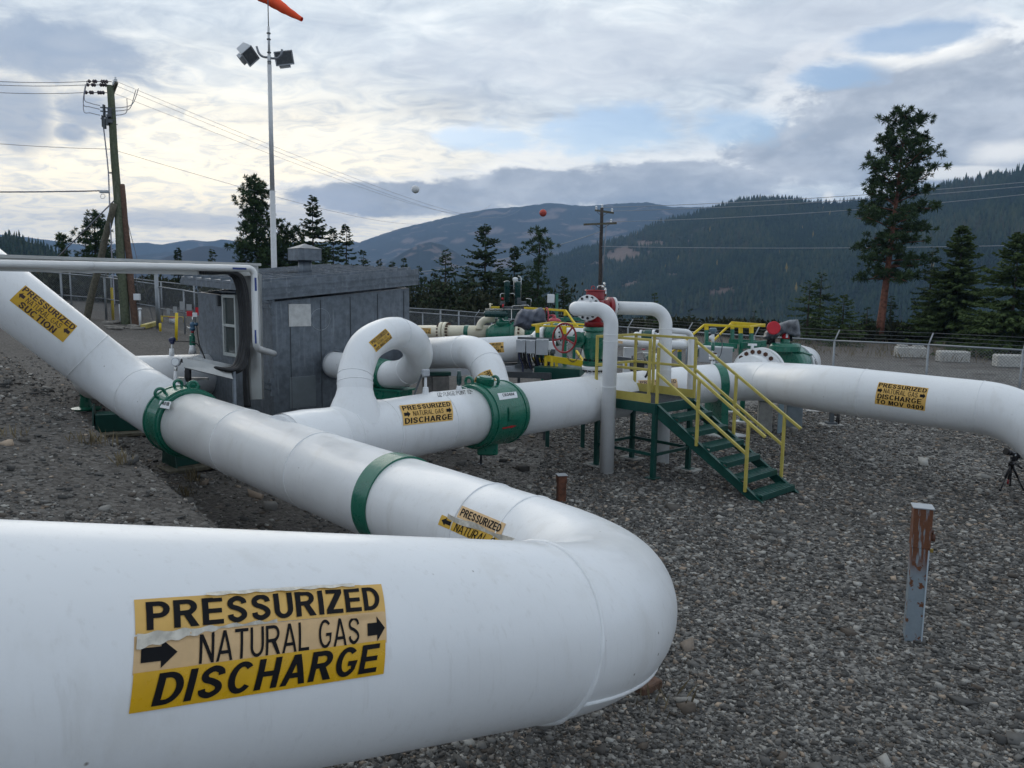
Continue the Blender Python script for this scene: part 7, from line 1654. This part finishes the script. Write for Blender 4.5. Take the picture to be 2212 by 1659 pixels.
def pine(name, label, x_, y_, h, w, seed, clear=.3, m=None, bk=None, nl=60, tuft=1.0, shape=None, trunk_r=None, bend=.01, group=None, lean=0.0):
    """ponderosa-like pine: bare limbs ending in round needle tufts"""
    r = np.random.RandomState(seed); z0 = H(x_, y_); t_ = thing(name, label, 'tree', (x_, y_, z0), group); limbs = []; P_, T_ = [], []; R = w / 2
    shape = shape or (lambda f: (math.sin(min(1, f * 1.12 + .12) * math.pi) ** .7))
    n_ = 12; bp_ = [Vector((bend * h * math.sin(i / n_ * 2.2 + seed), bend * h * .6 * math.sin(i / n_ * 3 + seed * 2), h * i / n_)) for i in range(n_ + 1)]; o0 = bp_[0].copy(); bp_ = [p - Vector((o0.x, o0.y, 0)) + Vector((lean * p.z, 0, 0)) for p in bp_]
    for k in range(nl):
        f = (k + r.rand()) / nl; z = h * (clear + (1 - clear) * f * .985); q = z / h * n_; i = min(n_ - 1, int(q)); c = bp_[i].lerp(bp_[i + 1], q - i)
        an = k * 2.4 + r.rand() * 1.2; L = R * max(.12, shape(f)) * (.55 + .6 * r.rand()); sl = -.15 + .75 * f + (r.rand() - .5) * .4
        e = c + Vector((math.cos(an) * L, math.sin(an) * L, sl * L)); limbs.append((c, e, .012 * h * .25 * (1.2 - f) + .012))
        nt_ = max(3, int(L * 6.2 * tuft))
        for j in range(nt_):
            u = .30 + .75 * (j + r.rand()) / nt_; pp_ = c.lerp(e, u); sp_ = .16 + .22 * L * .4; P_.append([pp_.x + r.normal() * sp_, pp_.y + r.normal() * sp_, pp_.z + abs(r.normal()) * sp_ * .7]); T_.append(r.rand())
    pts = trunk(h * .985, trunk_r or .018 * h, .03, bk or bark, t_, bend, seed, limbs, lean)
    Pn = np.array(P_); Tn = np.array(T_); nb = 40; n = len(Pn); p = np.repeat(Pn, nb, 0); d = unit(r.normal(size=(n * nb, 3)) + np.array([0, 0, .45])); s = (.55 + .7 * np.repeat(r.rand(n), nb)) * (h / 16) ** .3
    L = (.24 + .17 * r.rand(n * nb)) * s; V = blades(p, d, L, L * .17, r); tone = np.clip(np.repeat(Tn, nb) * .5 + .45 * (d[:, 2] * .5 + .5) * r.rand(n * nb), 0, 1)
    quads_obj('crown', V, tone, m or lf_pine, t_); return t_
def at_px(px, Z):
    p = P(px, 700, Z); return p.x, p.y
def tree_h(px, ytop, Z):
    x_, y_ = at_px(px, Z); zt = P(px, ytop, Z * 1.0).z; d = ray(px, ytop); t = math.hypot(x_, y_) / math.hypot(d.x, d.y); zt = (_C + d * t).z; return x_, y_, zt - H(x_, y_)
def wd(px_w, Z): return px_w / FPX * Z
T_SPR = [  # px, top, depth, width px, seed, label, density, material, gap
    (390, 534, 62, 36, 1, 'small lone spruce top above the trough, left of its twin', 1.0, None, 0), (464, 537, 62, 42, 2, 'small lone spruce top above the trough, nearer the shed', 1.0, None, 0),
    (680, 421, 56, 112, 3, 'tall ragged spruce right of the light pole', 1.2, None, .1), (722, 490, 60, 74, 4, 'slim spruce just right of the tall ragged one', 1.0, None, .1), (749, 484, 58, 84, 5, 'dark spruce with drooping sides behind the roof ventilator', 1.0, None, .1),
    (786, 540, 62, 66, 6, 'short spruce above the middle of the shed roof', 1.0, None, 0), (820, 560, 64, 40, 7, 'low spruce tip above the right half of the shed roof', 1.0, None, 0), (873, 557, 66, 40, 8, 'low spruce tip over the right end of the shed roof', 1.0, None, 0), (848, 566, 60, 44, 37, 'low dark spruce tip between two others over the shed roof', 1.0, None, 0),
    (905, 575, 58, 70, 9, 'broad low spruce at the right end of the shed', 1.0, None, 0), (962, 538, 54, 118, 10, 'bushy spruce left of the tallest spruce', 1.0, None, .15), (1046, 483, 56, 172, 11, 'tallest spruce, with wide ragged limbs, between shed and red valve', 1.05, None, .2),
    (1108, 531, 54, 112, 12, 'dark dense spruce left of the crooked pine', 1.1, None, 0), (1216, 597, 52, 58, 13, 'small upright spruce just left of the red valve', 1.0, None, 0), (1412, 632, 58, 46, 14, 'small conifer above the right vent pipe bend', 1.0, lf_fir, 0),
    (1490, 668, 60, 40, 15, 'low conifer top right of the vent pipes', 1.0, None, 0), (1628, 672, 62, 26, 16, 'tiny conifer top behind the far crossover', 1.0, None, 0),
    (1744, 606, 50, 124, 17, 'loose layered fir left of its darker neighbour on the right', .8, lf_fir, .25), (1768, 588, 52, 108, 18, 'loose layered fir with open branch tiers, taller of a pair', .8, lf_spruce, .25), (1820, 636, 48, 116, 19, 'round bright green fir left of the red trunk', 1.1, lf_fir, 0),
    (1872, 664, 52, 44, 20, 'thin young spruce just left of the red trunk', 1.0, None, .1), (1922, 640, 54, 40, 21, 'thin young spruce just right of the red trunk', 1.0, None, .1), (2004, 534, 54, 124, 22, 'slim dark spruce between the tall pine and the dense fir', .9, None, .25),
    (2062, 486, 50, 176, 23, 'tall dense bright fir right of the red trunked pine', 1.7, lf_fir, 0), (2184, 503, 40, 225, 24, 'large dark fir cut by the right edge of the picture', 1.5, lf_fir, .1), (2290, 540, 44, 150, 25, 'dark fir at the right edge behind the large one', 1.0, None, 0),
    (640, 560, 66, 60, 26, 'low bushy spruce behind the roof ventilator', 1.2, None, 0), (700, 545, 68, 60, 27, 'low dark spruce filling the gap by the ventilator', 1.2, None, 0), (940, 590, 66, 60, 28, 'shadowy spruce behind the bushy one', 1.1, None, 0), (1010, 575, 68, 80, 29, 'shadowy spruce left of the tallest spruce', 1.1, None, 0),
    (1080, 575, 66, 70, 30, 'shadowy spruce at the foot of the tallest spruce', 1.1, None, 0), (1140, 585, 60, 66, 31, 'shadowy spruce below the crooked pine', 1.1, None, 0), (330, 590, 60, 70, 32, 'dark spruce behind the gate hinge post', 1.2, None, 0), (420, 588, 58, 90, 33, 'dark spruce behind the gate signs', 1.2, None, 0),
    (500, 578, 60, 90, 34, 'dark spruce behind the left end of the shed', 1.2, None, 0), (275, 600, 58, 80, 35, 'dark spruce thicket tree behind the utility poles', 1.1, None, 0), (180, 588, 62, 70, 36, 'dark spruce behind the brace pole foot', 1.1, None, 0), (368, 605, 56, 70, 38, 'dark low spruce between the gate hinge and the signs', 1.2, None, 0), (465, 600, 56, 70, 39, 'dark low spruce at the left shed corner', 1.2, None, 0),
    (20, 560, 60, 70, 40, 'dark spruce at the left edge under the trough', 1.1, None, 0), (152, 575, 64, 34, 41, 'sparse grey spruce right of the round pine at far left', .5, None, .3), (1265, 640, 58, 40, 42, 'small dark spruce behind the red valve bonnet', 1.0, None, 0)]
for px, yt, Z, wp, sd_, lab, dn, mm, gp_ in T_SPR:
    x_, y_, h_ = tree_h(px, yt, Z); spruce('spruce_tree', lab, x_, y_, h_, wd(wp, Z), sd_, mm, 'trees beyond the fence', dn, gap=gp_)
x_, y_, h_ = tree_h(1900, 240, 52); 
prof = [(0, .55), (.10, .95), (.17, .45), (.24, .9), (.36, 1.0), (.50, .72), (.56, 1.0), (.70, .62), (.80, .55), (.92, .42), (1, .2)]
pine('ponderosa_pine', 'tallest pine with a bare red trunk, standing alone at the right', x_, y_, h_, wd(172, 52), 51, .27, lf_pine, barkr, 84, 1.22, lambda f: float(np.interp(f, [a for a, b in prof], [b for a, b in prof])), .30, .006, None, .05)
x_, y_, h_ = tree_h(562, 390, 56); pine('pine_tree', 'big dark pine directly behind the light pole', x_, y_, h_, wd(112, 56), 52, .22, None, None, 84, 1.35, lambda f: float(np.interp(f, [0, .3, .7, 1], [.9, 1, .7, .25])))
x_, y_, h_ = tree_h(628, 498, 58); pine('pine_tree', 'bushy spreading pine right of the light pole', x_, y_, h_, wd(110, 58), 53, .15, None, None, 70, 1.2, lambda f: float(np.interp(f, [0, .5, 1], [.9, 1, .5])))
x_, y_, h_ = tree_h(1163, 504, 52); pine('pine_tree', 'sparse crooked pine left of the crossarm pole', x_, y_, h_, wd(78, 52), 54, .22, lf_pine, bark, 44, .9, lambda f: float(np.interp(f, [0, .3, .5, .7, 1], [.8, .9, .25, .8, .5])), .13, .025)
x_, y_, h_ = tree_h(213, 464, 54); pine('pine_tree', 'dense dark pine behind the tall utility pole', x_, y_, h_, wd(80, 54), 55, .12, None, None, 76, 1.2, lambda f: float(np.interp(f, [0, .5, .8, 1], [1, 1, .6, .2])))
x_, y_, h_ = tree_h(139, 505, 62); pine('pine_tree', 'small round pine at far left above the trough', x_, y_, h_, wd(58, 62), 56, .15, None, None, 60, 1.2)
x_, y_, h_ = tree_h(92, 588, 56); spruce('larch_tree', 'yellow autumn larch behind the slanting suction pipe', x_, y_, h_, wd(66, 56), 57, lf_larch, None, 1.2)

# thick undergrowth along the edge of the yard (one mass)
r = np.random.RandomState(21); Vs, ts = [], []
for k in range(330):
    if k < 210: a_ = -.78 + .86 * r.rand(); R__ = 52 + 12 * r.rand(); hb_ = (.7 + 1.3 * r.rand()) * (2.0 if a_ > -.14 else 1.0)
    else: a_ = .08 + .66 * r.rand(); R__ = 57 + 7 * r.rand(); hb_ = .4 + .9 * r.rand()
    cx_, cy_ = math.sin(a_) * R__, math.cos(a_) * R__; n = 260; d = unit(r.normal(size=(n, 3))); d[:, 2] = np.abs(d[:, 2]); rad = r.rand(n) ** .5
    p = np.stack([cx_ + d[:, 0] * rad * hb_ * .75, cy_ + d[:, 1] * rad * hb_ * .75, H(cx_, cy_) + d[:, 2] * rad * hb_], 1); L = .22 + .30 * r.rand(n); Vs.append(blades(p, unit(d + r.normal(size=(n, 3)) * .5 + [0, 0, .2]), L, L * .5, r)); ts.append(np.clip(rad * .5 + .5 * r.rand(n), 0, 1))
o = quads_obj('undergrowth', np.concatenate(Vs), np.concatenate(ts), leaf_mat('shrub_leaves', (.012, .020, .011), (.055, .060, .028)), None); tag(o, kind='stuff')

# dry tufts of grass on the bank and along the fence (uncountable)
r = np.random.RandomState(8); P0 = []
for (px, py, n_, s_) in ((200, 960, 60, .10), (265, 1005, 30, .05), (420, 1040, 40, .06), (690, 1035, 1, .05), (1440, 1515, 14, .10), (1400, 1560, 8, .12), (140, 1180, 10, .1), (690, 1095, 40, .08), (400, 1072, 40, .06), (20, 945, 20, .1)):
    g_ = G(px, py)
    for k in range(n_): P0.append((g_.x + r.normal() * s_, g_.y + r.normal() * s_, .9))
for k in range(900):
    a_ = r.rand(); q_ = line1[0].lerp(line1[4], a_); P0.append((q_.x + r.normal() * .5 + 2, q_.y + r.normal() * .5 + 2.6, 1.2))
for k in range(2600): a_ = .15 + .6 * r.rand(); R__ = 42 + 12 * r.rand(); P0.append((math.sin(a_) * R__, math.cos(a_) * R__, 2.2))
P0 = np.array(P0); n = len(P0); pz_ = hgt(P0[:, 0], P0[:, 1]); d = unit(np.stack([r.normal(size=n) * .35, r.normal(size=n) * .35, np.ones(n)], 1)); L = (.10 + .16 * r.rand(n)) * P0[:, 2]
V = blades(np.stack([P0[:, 0], P0[:, 1], pz_], 1), d, L, L * .07 + .004, r)
o = quads_obj('dry_grass', V, r.rand(n), leaf_mat('dry_grass_blades', (.10, .08, .045), (.26, .21, .13)), None); tag(o, kind='stuff')
